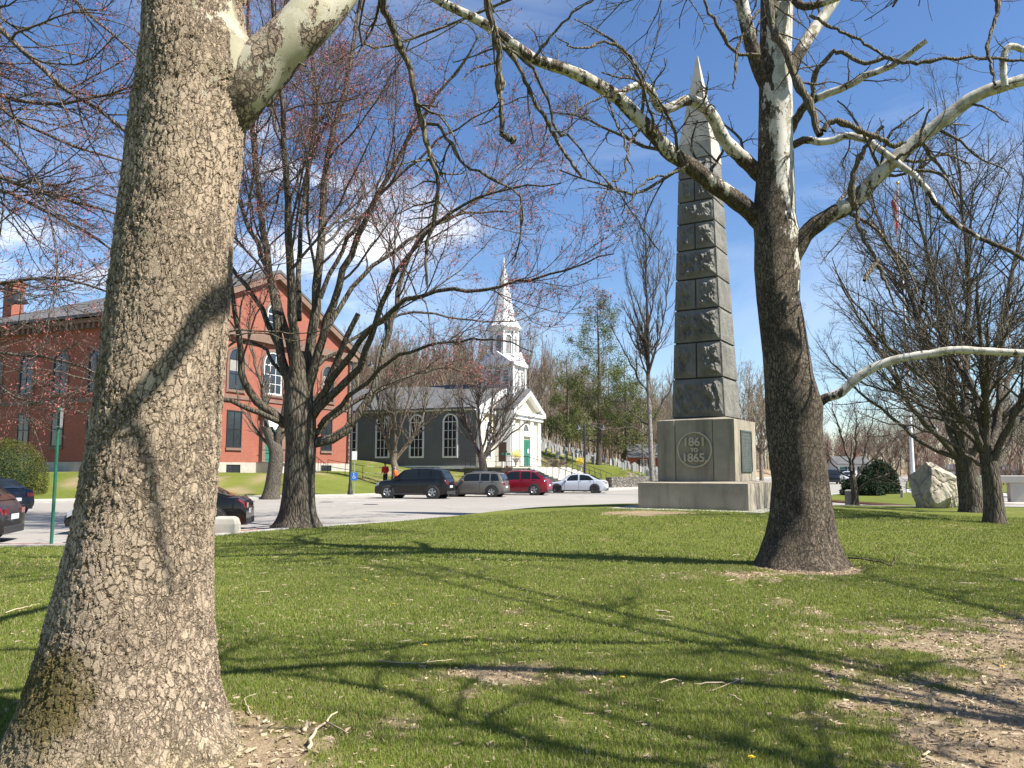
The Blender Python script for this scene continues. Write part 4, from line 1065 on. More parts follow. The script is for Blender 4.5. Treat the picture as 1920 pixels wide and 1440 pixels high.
# left maple, trunk outside the frame
YL = 13.5
lb_ = at(-560, 1000, YL); lb_[2] = 0
V_, q_ = bole([(lb_[0], YL, -.2), (lb_[0]+.1, YL, 2.5), (lb_[0]+.2, YL, 6), (lb_[0]+.3, YL, 11)], [.4,.33,.28,.1], 0, 30, 40, .4, 4, 5)
lt = new_mesh('trunk', V_, [q_], M['bark_maple'], True)
def ll(pts, r0, r1, Ya=None, Yb=None): return limb([(-520, pts[0][1]+60)]+pts, [Ya or YL, Yb or YL], r0, r1, 24, .02)
llimbs = [ll([(-300,-140),(-120,-60),(0,58),(120,165),(210,222),(300,330),(380,470)], .09, .012, None, 12.5),
 ll([(-300,180),(-100,235),(0,330),(120,372),(240,410),(330,470)], .08, .012, None, 14.5),
 ll([(-300,300),(-100,335),(0,356),(100,402),(215,470),(300,560)], .07, .010, None, 13),
 ll([(-300,470),(-100,515),(0,535),(100,522),(200,546),(300,590)], .06, .010, None, 12.2),
 ll([(-300,560),(-100,620),(0,662),(100,672),(190,705),(300,740)], .055, .008, None, 12.6),
 ll([(-300,600),(-100,650),(20,740),(110,760),(180,790)], .04, .006, None, 12.6),
 ll([(-300,0),(-120,80),(0,205),(110,260),(220,300),(330,320)], .075, .012, None, 15.5),
 ll([(-300,-240),(-100,-200),(60,-80),(160,20),(240,90),(330,180)], .08, .012, None, 14),
 ll([(-300,80),(-100,130),(40,190),(140,190),(250,160),(360,100)], .07, .012, None, 12.5),
 ll([(-200,60),(-60,200),(60,330),(100,430),(110,520),(90,600)], .05, .008, None, 12.0),
 ll([(-300,-340),(-100,-300),(80,-200),(220,-60),(300,40)], .08, .012, None, 15)]
G = Geo()
for P_, R_ in llimbs: G.tubes(P_, R_, 9)
e1 = sprout(llimbs, 3.4, 38, .36, .5, 8, .15, .05, .20, .0055, lmax=2.8)
e2 = sprout(e1, 5.5, 40, .5, .6, 6, .17, .1, .12, .0042, lmax=1.5)
e3 = sprout(e2, 8, 42, .55, .65, 4, .2, .1, .1, .0032, lmax=.7)
for P_, R_ in e1: G.tubes(P_, R_, 5)
for P_, R_ in e2: G.tubes(P_, R_, 4)
for P_, R_ in e3: G.tubes(P_, R_, 3)
B = Geo(); B.tris(buds(e3, 1.5, .036, rng, 2, 1.2, .25))
finish_tree('maple_tree', (lb_[0], YL, 0), 'red-budding maple reaching in from the left edge behind the near trunk', 'tree', lt,
            [('crown', G.mesh('crown', M['bark_maple_crown'])), ('buds', B.mesh('buds', M['bud_red'], False))])

# ------------------------------------------------------------------ trees on the right of the lawn
def vase_tree(name, px, ybase, Y, pts_trunk, r, fans, label, seed, bark, crown, bm=None, bn=0, bs=.03, dens=(3.2,5.0,6.5), rm=.006, wob=.06):
    g = np.random.default_rng(seed); path = [at(x, y, Y) for x, y in pts_trunk]; base = path[0].copy(); base[2] = zl(base[0], base[1]); path[0][2] = base[2]-.15
    V_, q_ = bole(path, list(np.linspace(r, r*.72, len(path))), base[2], 34, 46, .22, 5, seed, .05, .2)
    tm = new_mesh('trunk', V_, [q_], bark, True); L = []
    for pts, r0, dy in fans:
        if px == 1865: pts = [p for p in pts if p[1] > 440]
        L.append(limb(pts, [Y, Y+dy], r0, max(r0*.12, rm), 20, .03, g))
    G = Geo()
    for P_, R_ in L: G.tubes(P_, R_, 8)
    a = sprout(L, dens[0], 38, .45, .42, 9, wob*1.5, .12, .12, rm, g=g, lmax=4.5, lshape=.5); b = sprout(a, dens[1], 42, .5, .55, 6, wob*2, .12, .1, rm*.75, g=g, lmax=2); c = sprout(b, dens[2], 45, .6, .65, 4, wob*2.5, .1, .1, rm*.6, g=g, lmax=.9)
    for P_, R_ in a: G.tubes(P_, R_, 5)
    for P_, R_ in b: G.tubes(P_, R_, 3)
    for P_, R_ in c: G.tubes(P_, R_, 3)
    ge = [('crown', G.mesh('crown', crown))]
    if bm: B = Geo(); B.tris(buds(c, bn, bs, g, 1, .8, .3)); ge.append(('buds', B.mesh('buds', bm, False)))
    return finish_tree(name, tuple(base), label, 'tree', tm, ge)
vase_tree('lawn_tree', 1865, 985, 23.6, [(1866,988),(1862,930),(1856,880),(1850,850)], .29, [
  ([(1850,870),(1838,780),(1815,700),(1790,600),(1760,480),(1720,380),(1690,320)], .13, 1.5), ([(1850,860),(1845,760),(1840,640),(1830,500),(1810,360),(1790,250)], .14, -1),
  ([(1855,870),(1870,780),(1880,660),(1885,520),(1880,380),(1875,240)], .14, 1), ([(1858,870),(1890,800),(1930,720),(1980,620),(2040,500),(2100,380)], .12, -2),
  ([(1862,880),(1885,850),(1925,770),(1990,700),(2060,640)], .10, 1), ([(1850,855),(1810,790),(1770,740),(1720,700),(1660,640),(1600,560),(1560,500)], .10, -2),
  ([(1850,860),(1800,800),(1750,770),(1690,740),(1620,720),(1560,690)], .08, 2), ([(1850,850),(1825,740),(1780,660),(1730,580),(1680,480),(1640,400)], .10, 2.5),
  ([(1855,850),(1880,740),(1920,640),(1960,500),(1990,360)], .12, 2), ([(1850,830),(1850,700),(1855,560),(1850,420),(1840,300)], .10, -2.5), ([(1848,875),(1800,840),(1760,815),(1710,800),(1660,790),(1600,770)], .06, -1)],
  'slender lawn tree with a straight mossy trunk, rightmost of the lawn trees', 61, M['bark_maple'], M['bark_grey'])
vase_tree('lawn_tree', 1825, 960, 31., [(1826,962),(1818,910),(1812,870),(1805,840)], .46, [
  ([(1806,860),(1780,800),(1750,700),(1720,600),(1690,500),(1640,420),(1600,360)], .17, 2), ([(1806,850),(1790,740),(1770,620),(1745,500),(1720,400),(1700,300)], .17, -2),
  ([(1808,850),(1810,720),(1815,600),(1812,470),(1800,330),(1790,230)], .18, 1), ([(1810,855),(1840,760),(1870,640),(1900,500),(1930,380),(1950,260)], .16, 2),
  ([(1800,860),(1740,800),(1690,730),(1640,640),(1590,560),(1560,480)], .12, -2), ([(1800,862),(1730,830),(1680,790),(1620,740),(1570,690),(1530,640)], .10, 3),
  ([(1812,860),(1870,800),(1940,720),(2010,640)], .12, -2), ([(1805,845),(1760,700),(1710,560),(1660,440),(1610,330)], .13, 3)],
  'broad old lawn tree with a deeply furrowed thick trunk beside the boulder', 62, M['bark_maple'], M['bark_grey'], M['bud_green'], .12, .05, (2.8,4.2,5.5), .007)
vase_tree('lawn_tree', 1602, 944, 37., [(1603,946),(1602,920),(1600,905),(1598,890)], .17, [
  ([(1600,900),(1590,860),(1575,810),(1560,760),(1550,720)], .07, .5), ([(1600,895),(1602,850),(1606,800),(1600,750)], .07, -.5), ([(1602,905),(1618,870),(1628,820),(1640,770),(1650,730)], .06, .5),
  ([(1604,925),(1625,905),(1650,895),(1680,880),(1690,850)], .08, -1), ([(1600,900),(1570,880),(1550,850),(1530,820)], .05, 1)],
  'small low-branching bare tree beside the upright granite post on the lawn edge', 63, M['bark_maple'], M['bark_grey'], None, 0, 0, (4.5,5,6), .008)
# ------------------------------------------------------------------ street and background trees
def ztf(x, y): return float(zf(np.array(x), np.array(y)))
def far_at(px, Y): x = (px-960)/1500*Y; return (x, Y, ztf(x, Y))
def street(px, Y, pts, r, fans, label, seed, bark, crown, dens=(3.4,4.2,5.), rm=.010, flare=.3, bm=None, bn=0, bs=.05, name='street_tree', up=.35):
    g = np.random.default_rng(seed); path = [at(x, y, Y) for x, y in pts]; base = far_at(px, Y); path[0] = np.array((base[0], base[1], base[2]-.1))
    V_, q_ = bole(path, list(np.linspace(r, r*.75, len(path))), base[2], 24, 30, flare, 4, seed, .05, .3); tm = new_mesh('trunk', V_, [q_], bark, True); L = []
    for p, r0, dy in fans: L.append(limb(p, [Y, Y+dy], r0, max(r0*.15, rm), 16, .04, g))
    G = Geo()
    for P_, R_ in L: G.tubes(P_, R_, 7)
    a = sprout(L, dens[0], 36, .45, .55, 7, .12, up, .12, rm, g=g, lmax=4); b = sprout(a, dens[1], 38, .45, .6, 5, .15, up*.7, .1, rm*.8, g=g, lmax=2); c = sprout(b, dens[2], 40, .5, .7, 4, .18, .2, .1, rm*.65, g=g, lmax=.9)
    for P_, R_ in a: G.tubes(P_, R_, 5)
    for P_, R_ in b+c: G.tubes(P_, R_, 3)
    ge = [('crown', G.mesh('crown', crown))]
    if bm: B = Geo(); B.tris(buds(c, bn, bs, g, 1, .8, .3)); ge.append(('buds', B.mesh('buds', bm, False)))
    return finish_tree(name, base, label, 'tree', tm, ge)
street(742, 60, [(742,896),(741,880),(738,865),(740,845)], .30, [
  ([(740,862),(725,830),(712,780),(705,730),(698,680)], .14, 1),([(740,860),(742,810),(740,760),(745,700),(742,650)], .15, -1),([(742,862),(768,830),(790,790),(800,740),(812,690)], .14, 1),
  ([(740,850),(755,790),(770,730),(775,660)], .10, -1.5),([(738,855),(718,800),(690,760),(670,720)], .09, 1.5),([(742,858),(790,800),(830,770),(850,740)], .09, -1),([(740,840),(730,760),(720,690),(725,640)], .09, 1)],
  'pale bare tree growing between the grey church wall and the black parked car', 71, M['bark_street'], M['bark_street'])
street(903, 62, [(905,900),(906,880),(904,862),(904,850)], .36, [
  ([(904,865),(885,820),(872,780),(862,740),(850,700)], .15, 1),([(904,860),(900,810),(896,750),(890,700),(884,640)], .13, -1),([(905,862),(925,830),(945,790),(955,740),(960,690)], .16, 1),
  ([(904,850),(918,790),(925,730),(930,670)], .10, -1.5),([(904,860),(880,810),(850,770),(820,740)], .09, 1.5),([(906,862),(950,820),(990,790),(1020,770)], .09, -1),([(905,855),(940,780),(975,740),(1000,700)], .09, -1)],
  'bare street tree before the left corner of the white church front', 72, M['bark_maple_crown'], M['bark_maple_crown'], rm=.010)
street(512, 47.5, [(520,897),(518,860),(512,830),(500,800)], .46, [
  ([(515,850),(500,800),(495,740),(480,690),(470,640)], .2, 1),([(515,845),(530,780),(540,720),(560,660)], .2, -1),([(510,840),(475,800),(450,760),(440,720)], .12, 1),([(515,835),(560,780),(600,740),(640,690)], .15, 1)],
  'thick grey tree on the lawn before the brick building, behind the maple', 73, M['bark_grey'], M['bark_grey'], dens=(2.4,3.4,4))
# tall bare pale tree left of the obelisk
street(1222, 56, [(1222,905),(1221,860),(1218,780),(1215,700)], .19, [
  ([(1218,760),(1214,650),(1212,550),(1210,450),(1207,380)], .15, 0),([(1216,740),(1180,680),(1150,620),(1130,570)], .07, 1),([(1216,700),(1240,620),(1252,540),(1258,460)], .08, -1),
  ([(1215,660),(1190,580),(1175,520),(1170,470)], .06, 1),([(1214,620),(1230,540),(1236,470),(1240,410)], .06, 1),([(1218,800),(1250,740),(1270,700),(1290,650)], .07, -1),([(1218,800),(1180,770),(1150,750),(1110,745)], .07, 1),([(1220,820),(1180,800),(1140,805),(1090,790)], .05, -1)],
  'tall thin pale-barked tree standing left of the obelisk', 74, M['bark_birch'], M['bark_grey'], dens=(2.6,3.8,4), rm=.009, bm=M['bud_red'], bn=.25, bs=.07, name='pale_tree', up=.5)
# pines in the churchyard
def pine(px, Y, H, r, label, seed, dens=1., mat='needle', nm='pine_tree', low=.2, spread=.2, crown=None, gap=.0):
    g = np.random.default_rng(seed); base = far_at(px, Y); x, y, z = base
    path = [(x, y, z-.2), (x+.01*H, y, z+H*.5), (x, y, z+H)]; V_, q_ = bole(path, [r, r*.7, .03], z, 14, 30, .2, 4, seed); tm = new_mesh('trunk', V_, [q_], M['bark_maple'], True)
    L = []; nb = int(40*dens)
    for i in range(nb):
        t = low+(1-low)*(i+.5)/nb; az = g.uniform(0, 6.28); ln = H*spread*(1.12-t)**.5*g.uniform(.6, 1.2); st = np.array((x, y, z+H*t)); el = g.uniform(-.1, .45)
        d = np.array((math.cos(az)*math.cos(el), math.sin(az)*math.cos(el), math.sin(el)))
        L.append(limb3([st, st+d*ln*.5, st+d*ln+(0,0,.12*ln)], .05*(1.2-t)+.01, .012, 8))
    a = sprout(L, 1.9, 45, .42, .6, 6, .12, .25, .2, .010, g=g); b = sprout(a, 2.6, 45, .5, .6, 4, .14, .2, .1, .008, g=g)
    G = Geo()
    for P_, R_ in L: G.tubes(P_, R_, 5)
    for P_, R_ in a+b: G.tubes(P_, R_, 3)
    B = Geo(); B.tris(buds(b, 5.0, .20, g, 6, 1.6, .1)*1.0)
    return finish_tree(nm, base, label, 'tree', tm, [('branches', G.mesh('branches', M['bark_maple'])), ('needles', B.mesh('needles', M[mat], False))])
pine(1122, 92, 18.8, .32, 'tall loose pine rising over the churchyard between steeple and obelisk', 81, 1.7, low=.12, spread=.30)
pine(1172, 104, 13.5, .22, 'broad pine behind the churchyard, nearest the obelisk', 83, 1.4, low=.12, spread=.32)
pine(1063, 112, 13.5, .25, 'smaller pine behind the churchyard beside the church roof', 82, 1.2, low=.12, spread=.27)

# woods on the hill: individual trees made of three prototypes
protos = []
for i, (bk, bu, sp) in enumerate([('bark_wood','bud_green',.5), ('bark_wood_red','bud_red',.55), ('bark_wood',None,.45)]):
    protos.append(auto_tree('woodland_tree', (0, 0, 0), 17, .20, .38, 9, .75 if i != 1 else .95, 90+i, 'bare woodland tree on the hill behind the church', 'tree', M[bk], M[bk], M[bu] if bu else None, .30, .16, .5, (1.6,2.4,2.8), (5,3,3), .016, wob=.10, group='bare trees on the wooded hill', flare=.2))
proto_c = auto_tree('woodland_tree', (0, 0, 0), 18, .17, .35, 14, .17, 97, 'bare woodland tree on the hill behind the church', 'tree', M['bark_wood'], M['bark_wood'], M['bud_green'], .3, .16, .5, (1.8,2.4,2.6), (5,3,3), .015, central=True, group='bare trees on the wooded hill', flare=.2)
protos.append(proto_c)
g = np.random.default_rng(5); spots = []
for _ in range(4000):
    if len(spots) >= 125: break
    Yv = g.uniform(100, 175); pxv = g.uniform(640, 1270); x = (pxv-960)/1500*Yv
    if pxv > 1010 and Yv < 112+ (1270-pxv)*.02: continue
    if pxv < 1010 and Yv < 106: continue
    if any((x-a)**2+(Yv-b)**2 < 9 for a, b in spots): continue
    spots.append((x, Yv))
first = set()
for i, (x, Yv) in enumerate(spots):
    j = int(g.choice([0,1,2,3], p=[.3,.2,.25,.25])); sc = g.uniform(.72, 1.08); loc = (x, Yv, ztf(x, Yv))
    if j not in first:
        first.add(j); protos[j].location = loc; protos[j].scale = (sc,)*3; protos[j].rotation_euler.z = g.uniform(0, 6.28)
    else: copy_tree(protos[j], loc, g.uniform(0, 6.28), (sc, sc, sc*g.uniform(.9, 1.1)))
# bare trees beyond the road on the right
LBR = 'bare reddish tree in the row beyond the road to the right'
pr = auto_tree('roadside_tree', (0,0,0), 11, .17, .28, 9, .95, 120, LBR, 'tree', M['bark_wood_red'], M['bark_wood_red'], M['bud_red'], .35, .12, .4, (2.2,3.0,3.4), (5,3,3), .013, group='bare trees beyond the road', flare=.2)
pg = auto_tree('roadside_tree', (0,0,0), 12, .18, .3, 9, .8, 121, LBR.replace('reddish', 'brown'), 'tree', M['bark_wood'], M['bark_wood'], M['bud_green'], .25, .12, .4, (2.2,3.0,3.4), (5,3,3), .013, group='bare trees beyond the road', flare=.2)
f_ = {0: True, 1: True}
def ground_any(x, y): return ztf(x, y) if y > kerb_far(x) else -.1
rs = []
for pxv, Yv, sc in [(1272,88,.75),(1330,100,.9),(1385,92,1.15),(1402,84,1.0),(1425,88,1.15),(1450,96,1.1),(1475,110,1.0),(1500,120,1.0),(1545,170,.85),(1590,190,1.0),(1640,150,1.05),(1665,120,.8),(1700,118,.9),(1735,110,1.0),(1760,128,1.1),(1790,118,1.1),(1820,112,1.0),(1860,106,1.0),(1890,112,1.1),(1930,98,1.0),(1970,92,1.1),(1560,200,1.1),(1620,180,1.2),(1520,200,1.1),(1715,150,1.2),(1845,140,1.3),(1910,130,1.25),(1955,120,1.2),(2010,100,1.2),(1485,180,1.2)]:
    x = (pxv-960)/1500*Yv; j = int(g.random() < .45); loc = (x, Yv, ground_any(x, Yv)-.05); p = (pr, pg)[j]
    if f_[j]: f_[j] = False; p.location = loc; p.scale = (sc,)*3; p.rotation_euler.z = 1
    else: copy_tree(p, loc, g.uniform(0, 6.28), (sc*1.1, sc*1.1, sc))
sp_ = None
LS = 'low bare reddish shrub among those beyond the road behind the boulder'
for i, (pxv, Yv, sc) in enumerate([(1716,80,.28),(1738,84,.34),(1757,78,.30),(1778,86,.36),(1722,92,.4),(1748,95,.42),(1800,90,.34),(1822,84,.3),(1848,88,.36),(1875,84,.34),(1902,88,.38),(1930,86,.36),(1462,80,.32),(1490,86,.36),(1520,92,.4)]):
    x = (pxv-960)/1500*Yv; c_ = copy_tree(pr, (x, Yv, -.6*sc*3), g.uniform(0, 6.28), (sc*1.3, sc*1.3, sc)); c_.name = 'bare_shrub'; tag(c_, LS, 'shrub', 'low bare shrubs beyond the road')
# far wooded ridge that closes the view (one mass)
G = Geo(); g = np.random.default_rng(9)
n_ = 2300; pxs = np.concatenate([g.uniform(560, 1300, 1300), g.uniform(1380, 2100, 1000)]); Ys = np.where(pxs < 1310, g.uniform(165, 215, n_), g.uniform(200, 290, n_))
Xs = (pxs-960)/1500*Ys; Zb = np.where(Ys > kerb_far(Xs), zf(Xs, Ys), -.1)
Hh = g.uniform(7, 14, n_)*np.where(pxs < 1310, .9, .75)
P = np.stack([np.stack([Xs+g.normal(size=n_)*.2*i, Ys, Zb+Hh*t], -1) for i, t in enumerate((0, .35, .7, 1.))], 1); Rr = np.stack([.15+0*Hh, .11+0*Hh, .06+0*Hh, .02+0*Hh], 1)
G.tubes(P, Rr, 3)
s1 = sprout([(P, Rr)], 1.5, 38, .42, .5, 5, .12, .5, .25, .03, g=g); s2 = sprout(s1, 1.5, 38, .5, .6, 4, .15, .4, .1, .024, g=g)
for a, b in s1+s2: G.tubes(a, b, 3)
o = link('distant_woods', G.mesh('distant_woods', M['bark_wood'])); tag(o, 'bare brown woods closing the view on the hill and beyond the road', 'woods', kind='stuff')

# ------------------------------------------------------------------ leafy shrubs
def leaf_cloud(inside, n, size, g, box, dp=.16):
    """leaf triangles on and just under a surface: inside(p)->signed value <0 inside"""
    out = []; tot = 0
    while tot < n:
        p = g.uniform(box[0], box[1], (n*4, 3)); f = inside(p); p = p[(f < 0) & (f > -dp)]; out.append(p); tot += len(p)
    p = np.vstack(out)[:n]; d = unit(g.normal(size=p.shape)); e = unit(g.normal(size=p.shape)); s_ = size*g.uniform(.6, 1.3, (n, 1))
    return np.stack([p-d*s_*.5-e*s_*.3, p-d*s_*.5+e*s_*.3, p+d*s_*.6], 1)
def shrub(name, label, cat, c, rad, n, size, mat, seed, pw=2.6, lump=.15, core=True, dp=.16):
    g = np.random.default_rng(seed); rx, ry, rz = rad
    def ins(p):
        q = np.abs(p/np.array((rx, ry, rz))); v = (q**pw).sum(1)**(1/pw)
        return v-1+lump*(fbm(p[:, 0]*1.3+p[:, 2]+seed, p[:, 1]*1.3-p[:, 2]*.7, seed, 3)-.5)*2
    T = leaf_cloud(ins, n, size, g, (np.array((-rx*1.2, -ry*1.2, 0.0)), np.array((rx*1.2, ry*1.2, rz*1.2))), dp)
    e = empty(name, c, label=label, cat=cat)
    G = Geo(); G.tris(T); link('foliage', G.mesh('foliage', mat, False), e)['kind'] = 'stuff'
    m = MB(); 
    for i in range(7):
        a = i*.9+seed; m.tube([(0,0,-.1),(rx*.25*math.cos(a), ry*.25*math.sin(a), rz*.4),(rx*.6*math.cos(a), ry*.6*math.sin(a), rz*.75)], [.05,.04,.015], 5)
    m.build('stem', M['bark_maple'], e)
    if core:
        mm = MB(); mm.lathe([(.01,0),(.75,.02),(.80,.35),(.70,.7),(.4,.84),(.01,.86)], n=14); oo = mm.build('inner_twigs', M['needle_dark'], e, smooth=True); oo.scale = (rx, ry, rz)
    return e
hb = far_at(28, 46.0)
shrub('clipped_hedge', 'rounded clipped green hedge bush on the grass before the brick building', 'hedge', (hb[0]-.6, 46.0, hb[2]), (2.5, 1.6, at(28, 824, 46)[2]-hb[2]), 26000, .075, M['hedge_leaf'], 3, 2.8, .10)
c = gp(1655, 928, 0)
pine_b = shrub('spreading_yew', 'dark spreading evergreen shrub on the traffic island left of the boulder', 'shrub', (gp(1645,931)[0], gp(1645,931)[1]+2, .02), (1.5, 1.2, 1.25), 20000, .11, M['needle_dark'], 5, 2., .4, False, .55)
shrub('spruce_shrub', 'taller dark conical evergreen shrub behind the spreading yew on the island', 'shrub', (gp(1690,928)[0]-.3, gp(1690,928)[1]+2.5, .02), (1.5, 1.3, 2.3), 20000, .13, M['needle_dark'], 6, 1.6, .35, False, .6)
for px, Y, rr, lb__ in [(1110, 50, .6, ''), ]: pass
M['blind'] = simple('window_blind', (.30,.29,.26), (.22,.21,.19), 4, .7)
# ------------------------------------------------------------------ buildings (local +X faces the sun, local -Y faces the camera)
BR = -R(23)
def warp(face, plane):
    """(u, z, depth outwards) -> local coordinates on a wall"""
    return (lambda u, z, d: (u, plane-d, z)) if face == '-Y' else (lambda u, z, d: (plane+d, u, z))
def opening(parent, face, plane, u, z0, z1, w, arch=False, frame=.10, fmat=None, mull=(1, 1), sill=None, smat=None, glass=None, proud=.05, name='window', surround=None, transom=None, blind=0):
    W = warp(face, plane); hw_ = w/2
    def outline(e):
        if arch:
            zc_ = z1-hw_; pts = [(u-hw_-e, z0-e), (u+hw_+e, z0-e)]
            pts += [(u+(hw_+e)*math.cos(a), zc_+(hw_+e)*math.sin(a)) for a in np.linspace(0, math.pi, 13)]
            return pts
        return [(u-hw_-e, z0-e), (u+hw_+e, z0-e), (u+hw_+e, z1+e), (u-hw_-e, z1+e)]
    def ringm(eo, ei, d0, d1):
        m = MB(); o, i = outline(eo), outline(ei); n = len(o)
        V = [W(a, b, d0) for a, b in o]+[W(a, b, d0) for a, b in i]+[W(a, b, d1) for a, b in o]+[W(a, b, d1) for a, b in i]; F = []
        for k in range(n):
            j = (k+1) % n; F += [(k, j, n+j, n+k), (2*n+k, 3*n+k, 3*n+j, 2*n+j), (k, 2*n+k, 2*n+j, j), (n+k, n+j, 3*n+j, 3*n+k)]
        m.add(V, F); return m
    m = ringm(frame if frame > 0 else 0, 0, .002, proud)
    def bar(a0, a1, b0, b1, d0=.02, d1=None):
        d1 = d1 or proud*.8; p = [W(a0, b0, d0), W(a1, b0, d0), W(a1, b1, d0), W(a0, b1, d0), W(a0, b0, d1), W(a1, b0, d1), W(a1, b1, d1), W(a0, b1, d1)]
        m.add(p, [(0,3,2,1),(4,5,6,7),(0,1,5,4),(1,2,6,5),(2,3,7,6),(3,0,4,7)])
    nx, nz = mull; zt = z1-(hw_ if arch else 0)
    for i in range(1, nx): c_ = u-hw_+w*i/nx; bar(c_-.025, c_+.025, z0, z1-.02 if not arch else zt+.8*hw_)
    for i in range(1, nz): c_ = z0+(zt-z0)*i/nz; bar(u-hw_, u+hw_, c_-.02, c_+.02)
    if arch: bar(u-hw_, u+hw_, zt-.04, zt+.04)
    wn_ = m.build(name, fmat or M['white_paint'], parent)
    pm = MB(); pm.add([W(a, b, .012) for a, b in outline(-.001)], [tuple(range(len(outline(0))))]); pm.build('pane', glass or M['glass'], wn_)
    if blind:
        bl_ = MB(); zt_ = (z1-hw_*1.0 if arch else z1-.01); zb_ = z0+(zt_-z0)*(1-blind); bl_.add([W(u-hw_+.01, zb_, .016), W(u+hw_-.01, zb_, .016), W(u+hw_-.01, zt_, .016), W(u-hw_+.01, zt_, .016)], [(0,1,2,3)]); bl_.build('blind', M['blind'], wn_)
    if sill:
        s_ = MB(); a0, a1, b0, b1 = u-hw_-.15, u+hw_+.15, z0-.28, z0-frame-.003
        p = [W(a, b, d) for d in (.002, .12) for a, b in ((a0, b0), (a1, b0), (a1, b1), (a0, b1))]; s_.add(p, [(0,3,2,1),(4,5,6,7),(0,1,5,4),(1,2,6,5),(2,3,7,6),(3,0,4,7)]); s_.build('sill', smat or M['brownstone'], wn_)
    if surround:
        sm_ = ringm(frame+.22, frame+.004, .002, .09); sm_.build('surround', surround, wn_)
    return wn_
# ---- brick town building
th_ = empty('brick_building', (-22.8, 51.7, 0), BR, label='large two-storey red brick building with a slate roof and granite basement behind the near trunk', cat='building')
LX, LY, zb, ze, zr = -19.5, 21.6, 1.2, 12.0, 17.2
m = MB(); m.prism([(LX, 0), (0, 0), (0, LY), (LX, LY)], 'z', 2.15, ze-.0)
m.prism([(0, ze), (LY, ze), (LY/2, zr-.1)], 'x', -.6, 0)
m.build('wall', M['brick'], th_)
m = MB(); m.prism([(LX-.06, -.06), (.06, -.06), (.06, LY+.06), (LX-.06, LY+.06)], 'z', 0.2, 2.15); m.build('foundation', M['granite'], th_)
m = MB(); xh = LX+LY/2; ov = .9
top_ = [(.5, LY/2, zr), (xh, LY/2, zr)]; A = [(LX-ov, -ov, ze+.12), (.5, -ov, ze+.12), (.5, LY+ov, ze+.12), (LX-ov, LY+ov, ze+.12)]
V = A+top_+[(p[0], p[1], p[2]-.22) for p in A+top_]
m.add(V, [(0,1,4,5),(2,3,5,4),(3,0,5),(6,11,10,7),(8,10,11,9),(9,11,6),(0,6,7,1),(2,8,9,3),(3,9,6,0),(1,7,10,4),(4,10,8,2)])
rf = m.build('roof', M['slate'], th_)
m = MB(); m.box(LX+1.5, LX+2.5, 1.4, 2.4, 11.5, 16.0); m.box(LX+1.42, LX+2.58, 1.32, 2.48, 15.55, 15.8); m.build('chimney', M['brick'], rf)
m = MB()   # cornice and brackets on the two visible sides
m.box(LX-.3, .3, -.32, -.003, ze-.75, ze-.12); m.box(LX-.6, .45, -.62, -.325, ze-.42, ze-.12)
for i in range(34): m.box(LX+.1+i*.54, LX+.3+i*.54, -.55, -.33, ze-.8, ze-.425)
m.box(.003, .32, -.3, LY+.3, ze-.75, ze-.12)
for s_ in (-1, 1):
    y0 = -ov if s_ < 0 else LY+ov; 
    m.add([(.01, y0, ze-.15), (.01, LY/2, zr-.25), (.45, LY/2, zr-.25), (.45, y0, ze-.15), (.01, y0, ze-.6), (.01, LY/2, zr-.72), (.45, LY/2, zr-.72), (.45, y0, ze-.6)], [(0,1,2,3),(7,6,5,4),(0,3,7,4),(1,5,6,2),(3,2,6,7),(0,4,5,1)])
m.build('cornice', M['brownstone'], th_)
m = MB(); m.tube([(-.5, -.12, 2.2), (-.5, -.12, 11.2)], .06, 8); m.tube([(.12, 20.9, 2.2), (.12, 20.9, 11.2)], .06, 8); m.build('downpipe', M['black_iron'], th_)
m = MB(); m.box(LX-.02, .0, -.08, -.003, 6.15, 6.5); m.build('string_course', M['brownstone'], th_)
m = MB(); m.box(.003, .08, 0, LY, 6.75, 7.0); m.build('string_course', M['brownstone'], th_)
m = MB(); m2 = MB()
for z_ in np.arange(2.2, 11.2, .62):
    for k_, w_ in ((0, .62), (.31, .40)):
        m.box(-w_, .06, -.06, w_, z_+k_, z_+k_+.27); m2.box(-w_*.2, .055, LY-w_, LY+.05, z_+k_, z_+k_+.27)
m.build('quoins', M['brownstone'], th_); m2.build('quoins', M['brownstone'], th_)
dk = simple('dark_sash', (.02,.02,.022), None, 3, .5)
for x_ in (-2.5, -5.95, -9.4, -12.85, -16.2):
    opening(th_, '-Y', 0, x_, 6.95, 9.7, 1.15, True, .08, dk, (2, 2), True, M['brownstone'], surround=M['brownstone'])
    opening(th_, '-Y', 0, x_, 3.3, 5.5, 1.05, False, .08, dk, (2, 2), True, M['brownstone'], blind=.55 if x_ != -5.95 else .3)
for y_ in (3.7, 6.8, 14.8, 17.9):
    opening(th_, '+X', 0, y_, 7.5, 10.3, 1.35, True, .10, dk, (2, 2), True, M['brownstone'], surround=M['brownstone'], blind=.4)
    opening(th_, '+X', 0, y_, 3.3, 5.8, 1.35, False, .10, dk, (2, 2), True, M['brownstone'])
    opening(th_, '+X', .06, y_, 1.35, 1.95, 1.3, False, .04, dk, (2, 1), name='basement_window')
opening(th_, '+X', 0, 10.8, 7.5, 10.6, 1.9, True, .12, M['white_paint'], (3, 3), True, M['brownstone'], surround=M['brownstone'])
opening(th_, '+X', 0, 10.8, 12.4, 14.4, 1.5, True, .12, M['white_paint'], (2, 2), surround=M['brownstone'])
m = MB(); W = warp('+X', 0)
m.box(.003, .35, 9.5, 9.85, 2.2, 5.9); m.box(.003, .35, 11.75, 12.1, 2.2, 5.9); m.box(.003, .5, 9.3, 12.3, 5.9, 6.4); m.build('door_surround', M['brownstone'], th_)
m = MB(); m.box(.004, .12, 9.86, 11.74, 2.2, 4.7)
